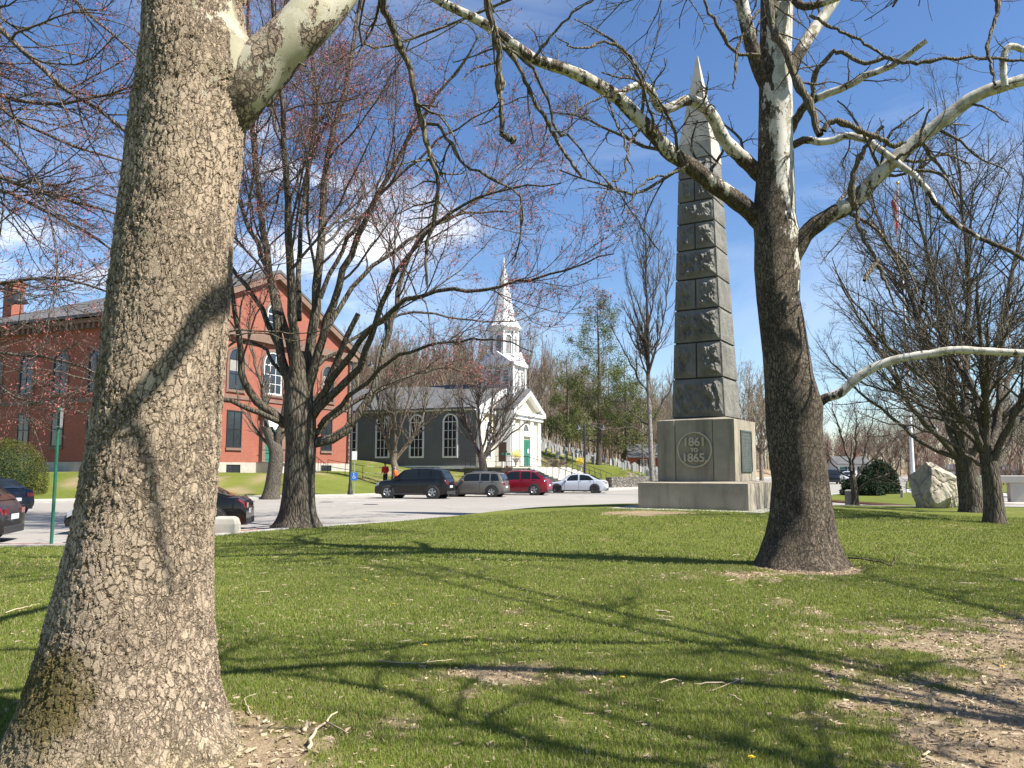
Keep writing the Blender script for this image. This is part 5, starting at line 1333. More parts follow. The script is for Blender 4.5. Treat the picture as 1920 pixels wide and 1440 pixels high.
for a in (9.98, 10.88):
    for b in (2.4, 3.6): m.box(.12, .15, a, a+.75, b, b+1.0)
dr = m.build('door', M['green_door'], th_); MB().cyl((.15, 10.75, 3.4), (.22, 10.75, 3.4), .04).build('handle', M['steel'], dr)
m = MB(); m.box(.01, .10, 9.86, 11.74, 4.72, 5.88); m.build('transom', M['white_paint'], th_)
m = MB()
for i in range(7): m.box(.07, 2.6+i*.001, 9.2+12*0, 12.4, 2.1-.0*i-.001, 2.15) if i == 0 else None
m.box(.07, 2.4, 9.2, 12.4, .6, 2.18)
for i in range(7): m.box(.3, 2.3, 12.4+i*.34, 12.4+(i+1)*.34+.003*0, .5, 2.02-i*.15)
m.build('entrance_steps', M['stair_stone'], th_)
m = MB()
for xx in (.35, 2.3):
    m.tube([(xx, 12.4, 3.1), (xx, 14.8, 2.05)], .025, 6); m.tube([(xx, 9.3, 3.1), (xx, 12.4, 3.1)], .025, 6)
    for t in np.linspace(0, 1, 8): m.tube([(xx, 12.4+2.4*t, 1.9-1.05*t), (xx, 12.4+2.4*t, 3.1-1.05*t)], .018, 5)
m.build('stair_railing', M['black_iron'], th_)
# iron railing between the buildings
def railing(name, pts, h, gap, label, grp=None, tz=None):
    m = MB(); P = [Vector(p) for p in pts]
    for a, b in zip(P[:-1], P[1:]):
        n = max(1, int((b-a).length/gap))
        for i in range(n+1):
            p = a.lerp(b, i/n); m.tube([p, p+Vector((0, 0, h))], .022, 5)
        for hh in (h, h*.5): m.tube([a+Vector((0, 0, hh)), b+Vector((0, 0, hh))], .02, 5)
    o = m.build(name, M['black_iron'], None); tag(o, label, 'railing', grp); return o
railing('iron_railing', [(x_, y_, ztf(x_, y_)) for x_, y_ in [(-14.2, 62), (-11.4, 61.5), (-8.2, 63)]], 1.0, 1.2, 'low black iron railing on the grass between the brick building and the church')
# ---- church
ch = empty('church', (-3.5, 78, 0), BR, label='white-fronted clapboard church with a tall octagonal steeple and grey side wall', cat='church')
cz, ez, LYc = 2.0, 7.7, 15.8
m = MB(); m.prism([(-27, 0), (0, 0), (0, LYc), (-27, LYc)], 'z', cz, ez); m.build('side_wall', M['grey_clap'], ch)
m = MB(); m.prism([(-27.05, -.05), (-.0, -.05), (-.0, LYc), (-27.05, LYc)], 'z', .0, cz-.3); m.build('foundation', M['fieldstone'], ch)
m = MB(); m.box(-27.1, .0, -.12, .0, cz-.3, cz); m.box(-27.1, 0, -.35, -.003, ez-.28, ez); m.build('side_trim', M['white_paint'], ch)
m = MB(); ap = 10.9; o_ = .45
m.loft([[(x_, -o_, ez+.02), (x_, LYc/2, ap+.02), (x_, LYc+o_, ez+.02), (x_, LYc+o_, ez-.16), (x_, LYc/2, ap-.18), (x_, -o_, ez-.16)] for x_ in (-27.3, .12)]); rfc = m.build('roof', M['slate'], ch)
m = MB(); m.prism([(0.0, 1.0), (LYc, 1.0), (LYc, ez-.2), (LYc/2, ap-.25), (0.0, ez-.2)], 'x', .003, .25); m.build('front_wall', M['cream_clap'], ch)
m = MB()   # trims of the main front
for y0, y1 in ((-.06, .75), (LYc-.75, LYc+.06)): m.box(.255, .42, y0, y1, 1.3, ez-.5)
m.box(.255, .55, -.3, LYc+.3, ez-.5, ez-.14)
for s_ in (0, 1):
    a = (-o_ if s_ == 0 else LYc+o_); V = [(.2, a, ez-.16), (.2, LYc/2, ap-.16), (.7, LYc/2, ap-.16), (.7, a, ez-.16), (.2, a, ez-.62), (.2, LYc/2, ap-.68), (.7, LYc/2, ap-.68), (.7, a, ez-.62)]
    m.add(V, [(0,1,2,3),(7,6,5,4),(0,3,7,4),(1,5,6,2),(3,2,6,7),(0,4,5,1)])
m.build('front_trim', M['white_paint'], ch)
for x_ in (-2.8, -6.6, -10.6, -14.5, -18.4, -22.3):
    opening(ch, '-Y', 0, x_, 2.95, 7.0, 1.35, True, .17, M['white_paint'], (3, 4), proud=.09)
    opening(ch, '-Y', -.05, x_, .75, 1.45, 1.2, False, .03, dk, (2, 1), name='basement_window')
opening(ch, '+X', .25, 2.3, 2.9, 6.4, 1.05, True, .15, M['white_paint'], (2, 4), proud=.09)
opening(ch, '+X', .25, 1.6, 1.2, 1.75, .6, False, .06, M['white_paint'], (1, 1), name='basement_window'); opening(ch, '+X', .25, 2.7, 1.2, 1.75, .6, False, .06, M['white_paint'], (1, 1), name='basement_window')
# projecting porch bay
p0, b0, b1 = 2.0, 3.9, 11.9; bc = (b0+b1)/2; bap = 10.0
m = MB(); m.prism([(b0, 1.0), (b1, 1.0), (b1, ez), (bc, bap-.1), (b0, ez)], 'x', .26, p0); m.build('porch_wall', M['cream_clap'], ch)
m = MB(); m.loft([[(x_, b0-.5, ez+.12), (x_, bc, bap+.12), (x_, b1+.5, ez+.12), (x_, b1+.5, ez-.1), (x_, bc, bap-.1), (x_, b0-.5, ez-.1)] for x_ in (.3, p0+.6)]); m.build('porch_roof', M['slate'], ch)
m = MB()
for y0 in (b0, b0+2.2, b1-3.0, b1-.8): m.box(p0+.003, p0+.2, y0, y0+.8, 2.0, ez-.55)
m.box(.27, p0, b0-.05, b0-.003, 2.0, ez-.2)
m.box(p0+.003, p0+.35, b0-.35, b1+.35, ez-.9, ez-.5); m.box(p0+.003, p0+.55, b0-.45, b1+.45, ez-.5, ez-.15)
for s_ in (0, 1):
    a = (b0-.5 if s_ == 0 else b1+.5); V = [(p0+.003, a, ez-.1), (p0+.003, bc, bap-.1), (p0+.62, bc, bap-.1), (p0+.62, a, ez-.1), (p0+.003, a, ez-.5), (p0+.003, bc, bap-.55), (p0+.62, bc, bap-.55), (p0+.62, a, ez-.5)]
    m.add(V, [(0,1,2,3),(7,6,5,4),(0,3,7,4),(1,5,6,2),(3,2,6,7),(0,4,5,1)])
m.box(p0+.01, p0+.18, bc-1.35, bc-.95, 2.0, 5.1); m.box(p0+.01, p0+.18, bc+.95, bc+1.35, 2.0, 5.1); m.box(p0+.01, p0+.25, bc-1.5, bc+1.5, 5.1, 5.4)
m.build('porch_trim', M['white_paint'], ch)
m = MB(); m.box(p0+.004, p0+.10, bc-.93, bc+.93, 2.0, 4.75)
for a in (bc-.82, bc+.08):
    for b in (2.15, 2.95, 3.8): m.box(p0+.10, p0+.13, a, a+.74, b, b+.65)
d_ = m.build('door', M['green_door'], ch); MB().box(p0+.13, p0+.17, bc-.08, bc-.03, 3.0, 3.3).build('handle', M['steel'], d_)
MB().box(p0+.131, p0+.14, bc+.25, bc+.6, 3.35, 3.8).build('notice', M['white_paint'], d_)
opening(ch, '+X', p0, bc, 5.5, 6.35, 1.5, True, .14, M['white_paint'], (3, 1), name='fanlight', proud=.08)
# tower, belfry, spire
tx, ty = -.5, LYc/2
m = MB(); hh = 1.66; m.box(tx-hh, tx+hh, ty-hh, ty+hh, 8.2, 12.7); tw = m.build('tower', M['white_clap'], ch)
m = MB()
for sx in (-1, 1):
    for sy in (-1, 1):
        m.box(tx+sx*hh-.2, tx+sx*hh+.2, ty+sy*hh-.2, ty+sy*hh+.2, 8.6, 12.6)
m.box(tx-hh-.35, tx+hh+.35, ty-hh-.35, ty+hh+.35, 12.6, 12.95); m.box(tx-hh-.2, tx+hh+.2, ty-hh-.2, ty+hh+.2, 9.3, 9.5)
m.build('tower_trim', M['white_paint'], ch)
gb = MB()
for face in range(4):
    a = face*math.pi/2; ca, sa = math.cos(a), math.sin(a); rr_ = lambda x, y, z: (tx+x*ca-y*sa, ty+x*sa+y*ca, z)
    gb.add([rr_(hh+.35, -1.6, 12.953), rr_(hh+.35, 1.6, 12.953), rr_(hh+.35, 0, 14.1), rr_(.4, -1.6, 12.953), rr_(.4, 1.6, 12.953), rr_(.4, 0, 14.1)], [(0,1,2),(3,5,4),(0,2,5,3),(1,4,5,2),(0,3,4,1)])
gb.build('tower_gables', M['white_shingle'], ch)
lv = simple('louvre', (.25,.25,.25), (.16,.16,.16), 3, .8)
for face, pl, c_ in (('-Y', ty-hh, tx), ('+X', tx+hh, ty)):
    for k_ in (-1, 0, 1): opening(ch, face, pl, c_+k_*.98, 9.8, 12.1+(.25 if k_ == 0 else 0), .62, True, .10, M['white_paint'], (1, 6), glass=lv, name='louvred_window')
def octo(r, z): return [(tx+r*math.cos(R(22.5+45*i)), ty+r*math.sin(R(22.5+45*i)), z) for i in range(8)]
m = MB(); m.loft([octo(1.62, 13.0), octo(1.62, 13.5), octo(1.42, 13.52), octo(1.42, 16.6)]); m.build('belfry', M['white_clap'], ch)
m = MB(); m.loft([octo(1.5, 16.3), octo(1.72, 16.55), octo(1.86, 16.75), octo(1.86, 16.9)])
for i in range(8):
    p, q_ = octo(1.48, 13.55)[i], octo(1.48, 16.4)[i]; m.tube([p, q_], .13, 6)
m.build('belfry_trim', M['white_paint'], ch)
bl = MB(); bf = MB()
for i in range(8):
    a = R(45*i); rr = 1.42*math.cos(R(22.5)); ca, sa = math.cos(a), math.sin(a)
    def wp(u, z, d): return (tx+(rr+d)*ca-u*sa, ty+(rr+d)*sa+u*ca, z)
    out = [(-.30, 13.9), (.30, 13.9)]+[(.30*math.cos(t), 15.6+.30*math.sin(t)) for t in np.linspace(0, math.pi, 9)]
    bl.add([wp(u, z, .012) for u, z in out], [tuple(range(len(out)))])
    o2 = [(-.40, 13.8), (.40, 13.8)]+[(.40*math.cos(t), 15.6+.40*math.sin(t)) for t in np.linspace(0, math.pi, 9)]; n = len(out)
    V = [wp(u, z, d) for d in (.005, .07) for u, z in o2]+[wp(u, z, d) for d in (.005, .07) for u, z in out]; F = []
    for k_ in range(n):
        j = (k_+1) % n; F += [(n+k_, n+j, 3*n+j, 3*n+k_), (k_, j, n+j, n+k_), (2*n+k_, 3*n+k_, 3*n+j, 2*n+j)]
    bf.add(V, F)
bl.build('belfry_louvres', lv, ch); bf.build('belfry_frames', M['white_paint'], ch)
m = MB(); m.loft([octo(1.85, 16.9), octo(1.5, 17.4), octo(1.22, 18.1), octo(.98, 19.0), octo(.30, 23.0), octo(.05, 23.9)]); sp_ = m.build('spire', M['white_shingle'], ch)
m = MB(); m.tube([(tx, ty, 23.6), (tx, ty, 24.7)], .04, 6); m.lathe([(.01,0),(.12,.1),(.12,.16),(.01,.26)], (tx, ty, 24.0), 8); m.build('finial', M['white_paint'], sp_)
# terrace wall and steps before the church
def chl(x, y, z=0): v = Vector((x, y, z)); v.rotate(Matrix.Rotation(BR, 4, 'Z')); return (v.x-3.5, v.y+78, v.z)
tr = empty('stone_terrace', (-3.5, 78, 0), BR, label='dark fieldstone terrace wall under the church front', cat='terrace')
m = MB(); m.box(.3, 5.2, -3.2, .5, -.2, 1.75); m.box(.3, 5.0, .5, 14.5, -.2, 1.72); m.build('wall', M['fieldstone'], tr)
m = MB(); m.box(.28, 5.25, -3.25, .5, 1.755, 1.86); m.box(.28, 5.0, .503, 14.5, 1.755, 1.88); m.build('paving', M['stair_stone'], tr)
st = empty('stone_steps', (-3.5, 78, 0), BR, label='broad pale granite flight of steps climbing to the church door', cat='steps')
m = MB(); n_ = 11
for i in range(n_): m.box(5.02+i*.46, 5.02+(i+1)*.46, .6, 13.0, -.2, 1.86-(i+.3)*.165)
m.build('flight', M['stair_stone'], st, bevel=.012)
for yy_ in (.8, 4.6, 8.4, 12.2):
    m = MB(); m.tube([(4.6, yy_, 2.9), (5.1, yy_, 2.9), (10.1, yy_, 1.15)], .03, 6)
    for t in np.linspace(0, 1, 9): m.tube([(5.1+5*t, yy_, 1.8-1.75*t), (5.1+5*t, yy_, 2.9-1.75*t)], .022, 5)
    m.build('handrail', M['black_iron'], st)
railing('terrace_railing', [chl(5.1, -3.1, 1.86), chl(.4, -3.1, 1.86)], 1.0, .5, 'black iron railing along the top of the terrace wall by the church corner')
railing('terrace_railing', [chl(5.0, .6, 1.86), chl(5.1, -3.1, 1.86)], 1.0, .5, 'short black iron railing between the terrace wall and the steps')
for (x_, y_, lb) in ((4.3, -.2, 'urn of yellow forsythia on the terrace left of the green door'), (6.2, 13.6, 'urn of yellow forsythia at the right edge of the church steps')):
    p = chl(x_, y_); z_ = 1.86 if x_ < 5 else 1.35
    u = empty('flower_urn', (p[0], p[1], z_), label=lb, cat='urn')
    m = MB(); m.lathe([(.22,0),(.22,.06),(.10,.15),(.12,.4),(.34,.75),(.38,.82),(.30,.82),(.05,.8)], n=14); m.build('urn', M['stair_stone'], u, smooth=True, autos=50)
    if x_ > 5: m = MB(); m.box(-.3, .3, -.3, .3, -1.2, -.003); m.build('plinth', M['stair_stone'], u)
    g = np.random.default_rng(int(x_*10)); q = unit(g.normal(size=(900, 3)))*g.uniform(.3, 1, (900, 1))*np.array((.62, .62, .5))+(0, 0, 1.2); d = unit(g.normal(size=q.shape)); e = unit(g.normal(size=q.shape)); s_ = .075
    G = Geo(); G.tris(np.stack([q-d*s_*.5-e*s_*.4, q-d*s_*.5+e*s_*.4, q+d*s_*.6], 1)); link('flowers', G.mesh('flowers', M['forsythia'], False), u)
# ---- cemetery
def headstone(name, w_, h_, kind, mat):
    m = MB()
    if kind == 0: top = [(w_/2*math.cos(t), h_-w_*.28+w_*.28*math.sin(t)) for t in np.linspace(0, math.pi, 9)]
    elif kind == 1: top = [(w_/2, h_*.82), (w_*.36, h_*.84)]+[(w_*.30*math.cos(t), h_*.84+w_*.22*math.sin(t)) for t in np.linspace(0.2, math.pi-.2, 7)]+[(-w_*.36, h_*.84), (-w_/2, h_*.82)]
    else: top = [(w_/2, h_), (-w_/2, h_)]
    m.prism([(-w_/2, -.3), (w_/2, -.3)]+top, 'y', -.045, .045); return m.build(name, mat, None)
g = np.random.default_rng(31); hp = [headstone('headstone', .62, .95, 0, M['headstone']), headstone('headstone', .7, 1.1, 1, M['headstone']), headstone('headstone', .5, .8, 0, M['headstone_white']), headstone('headstone', .55, .9, 2, M['headstone'])]
hl = ['rounded grey slate headstone on the churchyard slope', 'shouldered grey slate headstone on the churchyard slope', 'small pale rounded headstone on the churchyard slope', 'square-topped grey headstone on the churchyard slope']
used = set(); cnt = 0; placed = []
while cnt < 150:
    pxv = g.uniform(1008, 1250); Yv = g.uniform(82, 122); x = (pxv-960)/1500*Yv
    lx = (x+3.5)*math.cos(BR)+(Yv-78)*math.sin(BR); 
    ly = -(x+3.5)*math.sin(BR)+(Yv-78)*math.cos(BR)
    if Yv-kerb_far(x) < 7 or (lx < 12 and ly < 17): continue
    if g.random() < (pxv-1090)/400: continue
    if any((x-a)**2+(Yv-b)**2 < .8 for a, b in placed): continue
    placed.append((x, Yv)); j = int(g.choice(4, p=[.4,.25,.15,.2])); z_ = ztf(x, Yv); sc = g.uniform(.8, 1.15)
    if j in used: h_ = hp[j].copy(); COL.objects.link(h_)
    else: used.add(j); h_ = hp[j]
    h_.location = (x, Yv, z_-.05); h_.rotation_euler = (g.normal()*.05, g.normal()*.04, R(62)+g.normal()*.12-R(23)*0); h_.scale = (sc,)*3
    tag(h_, hl[j], 'headstone', 'headstones in the churchyard'); cnt += 1
# low dark stone wall along the road
def stone_wall(name, pts, h, label):
    m = MB(); P = catmull(np.array([(*p, 0) for p in pts]), 24); T = unit(np.gradient(P, axis=0)); N = np.stack([-T[:, 1], T[:, 0], 0*T[:, 0]], 1)
    rings = []
    for i, (p, n) in enumerate(zip(P, N)):
        z = float(zf(p[0], p[1])) if p[1] > kerb_far(p[0]) else 0.; a = p+n*.28; b = p-n*.28; hh = h+.05*math.sin(i*2.3)
        rings.append([(a[0], a[1], z-.3), (b[0], b[1], z-.3), (b[0], b[1], z+hh), (a[0], a[1], z+hh)])
    m.loft(rings); o = m.build(name, M['fieldstone'], None); tag(o, label, 'wall'); return o
stone_wall('fieldstone_wall', [(8.6, 71.5), (11, 74.8), (14, 79.5), (18, 87), (24, 99)], .95, 'low dark fieldstone wall of the churchyard beside the road')
# ---- distant houses on the right
def house(name, px, Y, w_, d_, h_, rise, wm, rm_, label, wins, z=-.1, rz=0, cat='house', gar=False):
    x = (px-960)/1500*Y; e = empty(name, (x, Y, z), rz, label=label, cat=cat)
    m = MB(); m.box(-w_/2, w_/2, 0, d_, 0, h_); m.prism([(0, h_), (d_, h_), (d_/2, h_+rise)], 'x', -w_/2, w_/2); m.build('wall', wm, e)
    m = MB(); m.loft([[(x_, -.4, h_-.02), (x_, d_/2, h_+rise+.15), (x_, d_+.4, h_-.02), (x_, d_+.4, h_-.2), (x_, d_/2, h_+rise-.05), (x_, -.4, h_-.2)] for x_ in (-w_/2-.3, w_/2+.3)]); rf_ = m.build('roof', rm_, e)
    m = MB(); m.box(w_*.2, w_*.2+.7, d_/2-.35, d_/2+.35, h_+rise-.5, h_+rise+1.1); m.build('chimney', M['brick'], rf_)
    for u, z0, z1, ww in wins:
        opening(e, '-Y', 0, u, z0, z1, ww, False, .08, M['white_paint'], (2, 2))
        sh = MB(); sh.box(u-ww/2-.55, u-ww/2-.1, -.06, -.003, z0, z1); sh.box(u+ww/2+.1, u+ww/2+.55, -.06, -.003, z0, z1); sh.build('shutters', M['black_iron'], e)
    m = MB(); m.box(-w_/2+.4, -w_/2+1.4, -.06, -.003, .1, 2.2) if not gar else m.box(-w_*.3, w_*.3, -.06, -.003, .1, 2.6); m.build('door', M['green_door'] if not gar else M['white_paint'], e)
    return e
house('white_house', 1598, 165, 6.6, 6, 2.9, 1.4, M['white_clap'], M['slate'], 'small white house with dark shutters at the end of the side road', [(-.9, 1.1, 2.3, .8), (1.6, 1.1, 2.3, .8)])
house('grey_house', 1825, 132, 15, 6, 1.6, .9, simple('grey_siding', (.26,.27,.27), None, 1, .8), M['slate'], 'low grey-roofed building beyond the road behind the boulder', [(-3.5, .6, 1.3, 1.0), (0, .6, 1.3, 1.0)], gar=False)
house('brick_house', 1232, 128, 9, 7, 3.2, 2.0, M['brick'], M['slate'], 'small brick house glimpsed beyond the churchyard, left of the obelisk', [(-2.2, 1.5, 2.7, .9), (1, 1.5, 2.7, .9)], z=ztf((1232-960)/1500*128, 128)-.6)
# ------------------------------------------------------------------ cars
def paint(name, c, flake=0.):
    m = NT(name); m.b.inputs['Coat Weight'].default_value = .6; m.b.inputs['Coat Roughness'].default_value = .05
    d = m.noise(3, 4); return m.fin(m.mix(m.rng(d, .4, .7, 0, .15), c, tuple(x*.85+.003 for x in c)), .4, flake, .25)
tyre_m = simple('tyre_rubber', (.018,.018,.018), (.03,.03,.03), 9, .85)
rim_m = simple('alloy_rim', (.55,.55,.56), (.4,.4,.41), 9, .3, metal=.85)
darkrim_m = simple('dark_alloy_rim', (.05,.05,.052), (.09,.09,.09), 9, .35, metal=.7)
plas_m = simple('black_trim', (.02,.02,.021), (.035,.035,.035), 9, .6)
def lamp_mat(name, c): m = NT(name); m.b.inputs['Coat Weight'].default_value = 1; return m.fin(m.mix(m.noise(30), c, tuple(x*.6 for x in c)), .15, 0, .8)
tail_m = lamp_mat('tail_light_lens', (.20,.008,.010)); head_m = lamp_mat('headlight_lens', (.55,.56,.58)); plate_m = simple('number_plate', (.6,.62,.62), (.5,.52,.52), 9, .5)
def car(name, label, loc, rz, L, W, H, kind, col, rimm=None, ground=.19, flake=.2, grp='cars parked in the street', wheel_r=.335, detail=True, trim=False):
    """body faces +X. kind: suv / hatch / sedan"""
    e = empty(name, loc, rz, label=label, cat='car', group=grp)
    # profile control points: x fraction (0 rear .. 1 front): belt height, roof height (None = no cabin), width factor
    T = {
     'suv':   dict(belt=[(0,.50),(.02,.60),(.06,.64),(.35,.625),(.62,.61),(.70,.60),(.80,.595),(.92,.565),(.98,.50),(1,.38)], roof=[(.01,.60),(.04,.72),(.09,.93),(.15,.975),(.30,1.0),(.48,.995),(.58,.955),(.76,.60)]),
     'boxy':  dict(belt=[(0,.48),(.02,.60),(.05,.64),(.35,.635),(.66,.625),(.72,.62),(.84,.60),(.94,.55),(.985,.46),(1,.36)], roof=[(.01,.60),(.03,.74),(.07,.95),(.14,.985),(.40,1.0),(.56,.985),(.62,.95),(.74,.62)]),
     'cross': dict(belt=[(0,.46),(.02,.58),(.05,.64),(.30,.62),(.62,.585),(.70,.57),(.82,.535),(.93,.48),(.98,.42),(1,.33)], roof=[(.02,.58),(.06,.74),(.17,.93),(.28,.985),(.42,1.0),(.52,.985),(.60,.93),(.76,.575)]),
     'hatch': dict(belt=[(0,.44),(.02,.56),(.05,.62),(.30,.63),(.62,.60),(.70,.585),(.84,.54),(.94,.47),(.985,.40),(1,.32)], roof=[(.02,.56),(.06,.70),(.15,.92),(.26,.99),(.42,1.0),(.55,.96),(.80,.565)]),
     'sedan': dict(belt=[(0,.44),(.015,.58),(.05,.66),(.15,.665),(.30,.64),(.62,.61),(.70,.60),(.84,.55),(.94,.485),(.985,.41),(1,.32)], roof=[(.10,.665),(.17,.76),(.26,.92),(.36,.985),(.46,1.0),(.56,.965),(.62,.90),(.76,.59)]),
    }[kind]
    bx_, bz_ = np.array(T['belt']).T; rx_, rz_ = np.array(T['roof']).T
    def rtop(x): return float(np.interp(x, rx_, rz_)) if rx_[0] < x < rx_[-1] else None
    xs_ = sorted(set(list(np.linspace(0, 1, 61))+[.005, .995])); hwd = W/2
    def sec(x):
        wf = 1-.16*max(0, (x-.80)/.20)**2.2-.12*max(0, (.14-x)/.14)**2.2
        zb_ = ground + (.07 if x < .06 or x > .94 else 0); zt = float(np.interp(x, bx_, bz_))*H; w_ = hwd*wf
        zm = zb_+(zt-zb_)*.45; rt = rtop(x); y = [(w_*.90, zb_), (w_*.965, zb_+.05*H), (w_*.995, zm), (w_*1.0, zt-.10*H), (w_*.965, zt-.012*H), (w_*.93, zt)]
        if rt: zr_ = max(rt*H, zt+.001); k_ = (zr_-zt)/(H*(1-.6)); y += [(w_*(.93-.035*k_), zt+(zr_-zt)*.33), (w_*(.93-.10*k_), zt+(zr_-zt)*.72), (w_*(.93-.17*k_), zt+(zr_-zt)*.92), (w_*(.93-.30*k_)*.82, zr_), (0.0, zr_+.012*H)]
        else: y += [(w_*.90, zt+.004*H), (w_*.80, zt+.012*H), (w_*.6, zt+.018*H), (w_*.4, zt+.02*H), (0.0, zt+.022*H)]
        return y
    def S(x, v):
        """point on the right-hand skin (y<0 side mirrored later), v = 0..10 index along the section"""
        s_ = sec(x); i = min(int(v), 9); u = v-i; return ((x-.5)*L, s_[i][0]*(1-u)+s_[i+1][0]*u, s_[i][1]*(1-u)+s_[i+1][1]*u)
    rings = []
    for x in xs_:
        s_ = sec(x); pts = [((x-.5)*L, -a, b) for a, b in s_]+[((x-.5)*L, a, b) for a, b in s_[:-1][::-1]]
        rings.append(pts)
    m = MB(); m.loft(rings); body = m.build('body', col, e, smooth=True, autos=32)
    # windows as thin skins a little proud of the body
    def skin(nm, poly_x, v0, v1, mat, off=.006, sides=(-1, 1), nx=10, parent=None):
        """poly_x(v)->(x0,x1)"""
        for sd_ in sides:
            mm = MB(); rows = []; nv = 5
            for j in range(nv+1):
                v_ = v0+(v1-v0)*j/nv; xa, xb = poly_x((j)/nv); rows.append([S(xa+(xb-xa)*i/nx, v_) for i in range(nx+1)])
            V = [(p[0], sd_*(p[1]+off), p[2]+off*.4) for r_ in rows for p in r_]; F = []
            for j in range(nv):
                for i in range(nx): a = j*(nx+1)+i; F.append((a, a+1, a+nx+2, a+nx+1))
            mm.add(V, F); o = mm.build(nm, mat, parent or e, smooth=True)
        return o
    def edge_at(zf_, front):
        # x where roof curve reaches fraction of glass height
        zz = .62+(.96-.62)*zf_; xs2 = rx_ if not front else rx_
        if front: 
            i = int(np.argmax(rz_)); return float(np.interp(zz, rz_[i:][::-1], rx_[i:][::-1]))
        i = int(np.argmax(rz_)); return float(np.interp(zz, rz_[:i+1], rx_[:i+1]))
    fr = lambda t: edge_at(.16+t*.62, True)-.045; rr = lambda t: edge_at(.16+t*.62, False)+.05
    mid = .5*(fr(.5)+rr(.5)); B1 = mid+.015
    if kind == 'sedan': cuts = [(lambda t: (B1+.012, fr(t))), (lambda t: (max(rr(t), .20+.03*t), B1-.012))]
    else:
        q = rr(0)+(mid-rr(0))*.50; cuts = [(lambda t: (B1+.012, fr(t))), (lambda t: (q+.01, B1-.012)), (lambda t: (min(rr(t), q-.03), q-.012))]
    for c_ in cuts: skin('side_window', c_, 5.2, 7.75, M['car_glass'])
    # windscreen and rear window: strips across the roof slope
    def screen(nm, front):
        mm = MB(); rows = []
        for j in range(7):
            x = edge_at(.10+j/6*.80, front); s_ = sec(x); zt_ = s_[9][1]; wv = s_[8][0]*.93
            rows.append([((x-.5)*L+(.012 if front else -.012), wv*(i/4-1), s_[9][1]*1+.010*H*(1-abs(i/4-1)**2)+.012) for i in range(9)])
        V = [p for r_ in rows for p in r_]; F = [(j*9+i, j*9+i+1, (j+1)*9+i+1, (j+1)*9+i) for j in range(6) for i in range(8)]
        mm.add(V, F); return mm.build(nm, M['car_glass'], e, smooth=True)
    screen('windscreen', True); screen('rear_window', False)
    # wheels with dark arches
    ax_ = (.185, .805)
    for xw in ax_:
        for sd_ in (-1, 1):
            cx_, yo = (xw-.5)*L, sd_*hwd
            am = MB(); am.cyl((cx_, yo*.80, wheel_r+.0), (cx_, yo*1.004, wheel_r+.0), wheel_r*1.16, n=30); am.build('wheel_arch', plas_m, e)
            if trim:
                rg = MB(); a1 = [(cx_+wheel_r*1.38*math.cos(t), wheel_r+wheel_r*1.38*math.sin(t)) for t in np.linspace(-.15, math.pi+.15, 20)]; a2 = [(cx_+wheel_r*1.12*math.cos(t), wheel_r+wheel_r*1.12*math.sin(t)) for t in np.linspace(-.15, math.pi+.15, 20)]
                V = [(p[0], yo*1.0, p[1]) for p in a1+a2]+[(p[0], yo*1.016, p[1]) for p in a1+a2]; F = []
                for i in range(19): F += [(40+i, 41+i, 61+i, 60+i), (i, i+1, 41+i, 40+i)]
                rg.add(V, F); rg.build('arch_trim', plas_m, e)
            wm = MB(); w0, w1 = yo*.86, yo*1.012
            wr = [(.62,0),(.96,.0),(1,.02),(1,.20),(.96,.23),(.70,.235)]
            rings_ = [[(cx_+wheel_r*r_*math.cos(2*math.pi*k_/26), yo*1.035-sd_*d__, wheel_r+wheel_r*r_*math.sin(2*math.pi*k_/26)) for k_ in range(26)] for r_, d__ in wr]
            wm.loft(rings_, False, True); wheel = wm.build('wheel', tyre_m, e, smooth=True, autos=40)
            rm = MB(); yf = yo*1.035-sd_*.004
            ri = lambda r_, dd: [(cx_+wheel_r*r_*math.cos(2*math.pi*k_/26), yf-sd_*dd, wheel_r+wheel_r*r_*math.sin(2*math.pi*k_/26)) for k_ in range(26)]
            rm.loft([ri(.66, .0), ri(.60, .0), ri(.56, .016)], False, False); rm.loft([ri(.16, .003), ri(.05, .001)], True, True)
            for k_ in range(5):
                a = 2*math.pi*k_/5+.3
                for da in (-.10, .10):
                    c1_, s1_ = math.cos(a+da), math.sin(a+da); t_ = (-s1_*.030, c1_*.030)
                    p = [(cx_+wheel_r*.10*c1_, wheel_r+wheel_r*.10*s1_), (cx_+wheel_r*.62*c1_, wheel_r+wheel_r*.62*s1_)]
                    V = []
                    for (px_, pz_), w_ in zip(p, (1, .8)):
                        for dd in (.002, .014): V += [(px_-t_[0]*w_, yf-sd_*dd, pz_-t_[1]*w_), (px_+t_[0]*w_, yf-sd_*dd, pz_+t_[1]*w_)]
                    rm.add(V, [(0,1,5,4),(2,6,7,3),(0,4,6,2),(1,3,7,5)])
            rm.build('rim', rimm or rim_m, wheel, smooth=False)
            bk = MB(); bk.cyl((cx_, yf-sd_*.018, wheel_r), (cx_, yf-sd_*.03, wheel_r), wheel_r*.62, n=20); bk.build('hub_back', plas_m, wheel)
    # lights, plates, handles, mirrors, sills
    skin('tail_light', lambda t: (.006, .035 if kind != 'sedan' else .045), 3.6, 4.8, tail_m, .008, nx=4)
    for sd_ in (-1, 1):
        z_ = float(np.interp(.03, bx_, bz_))*H; m = MB(); x_ = -.5*L
        m.box(x_-.008, x_+.03, *sorted((sd_*hwd*.52, sd_*hwd*.82)), z_*.76, z_*.93); m.build('tail_light', tail_m, e, bevel=.01)
    skin('headlight', lambda t: (.93, .985), 3.0, 4.4, head_m, .008, nx=4)
    m = MB(); m.box(-.5*L-.012, -.5*L+.01, -.26, .26, H*.36, H*.36+.13); m.build('number_plate', plate_m, e)
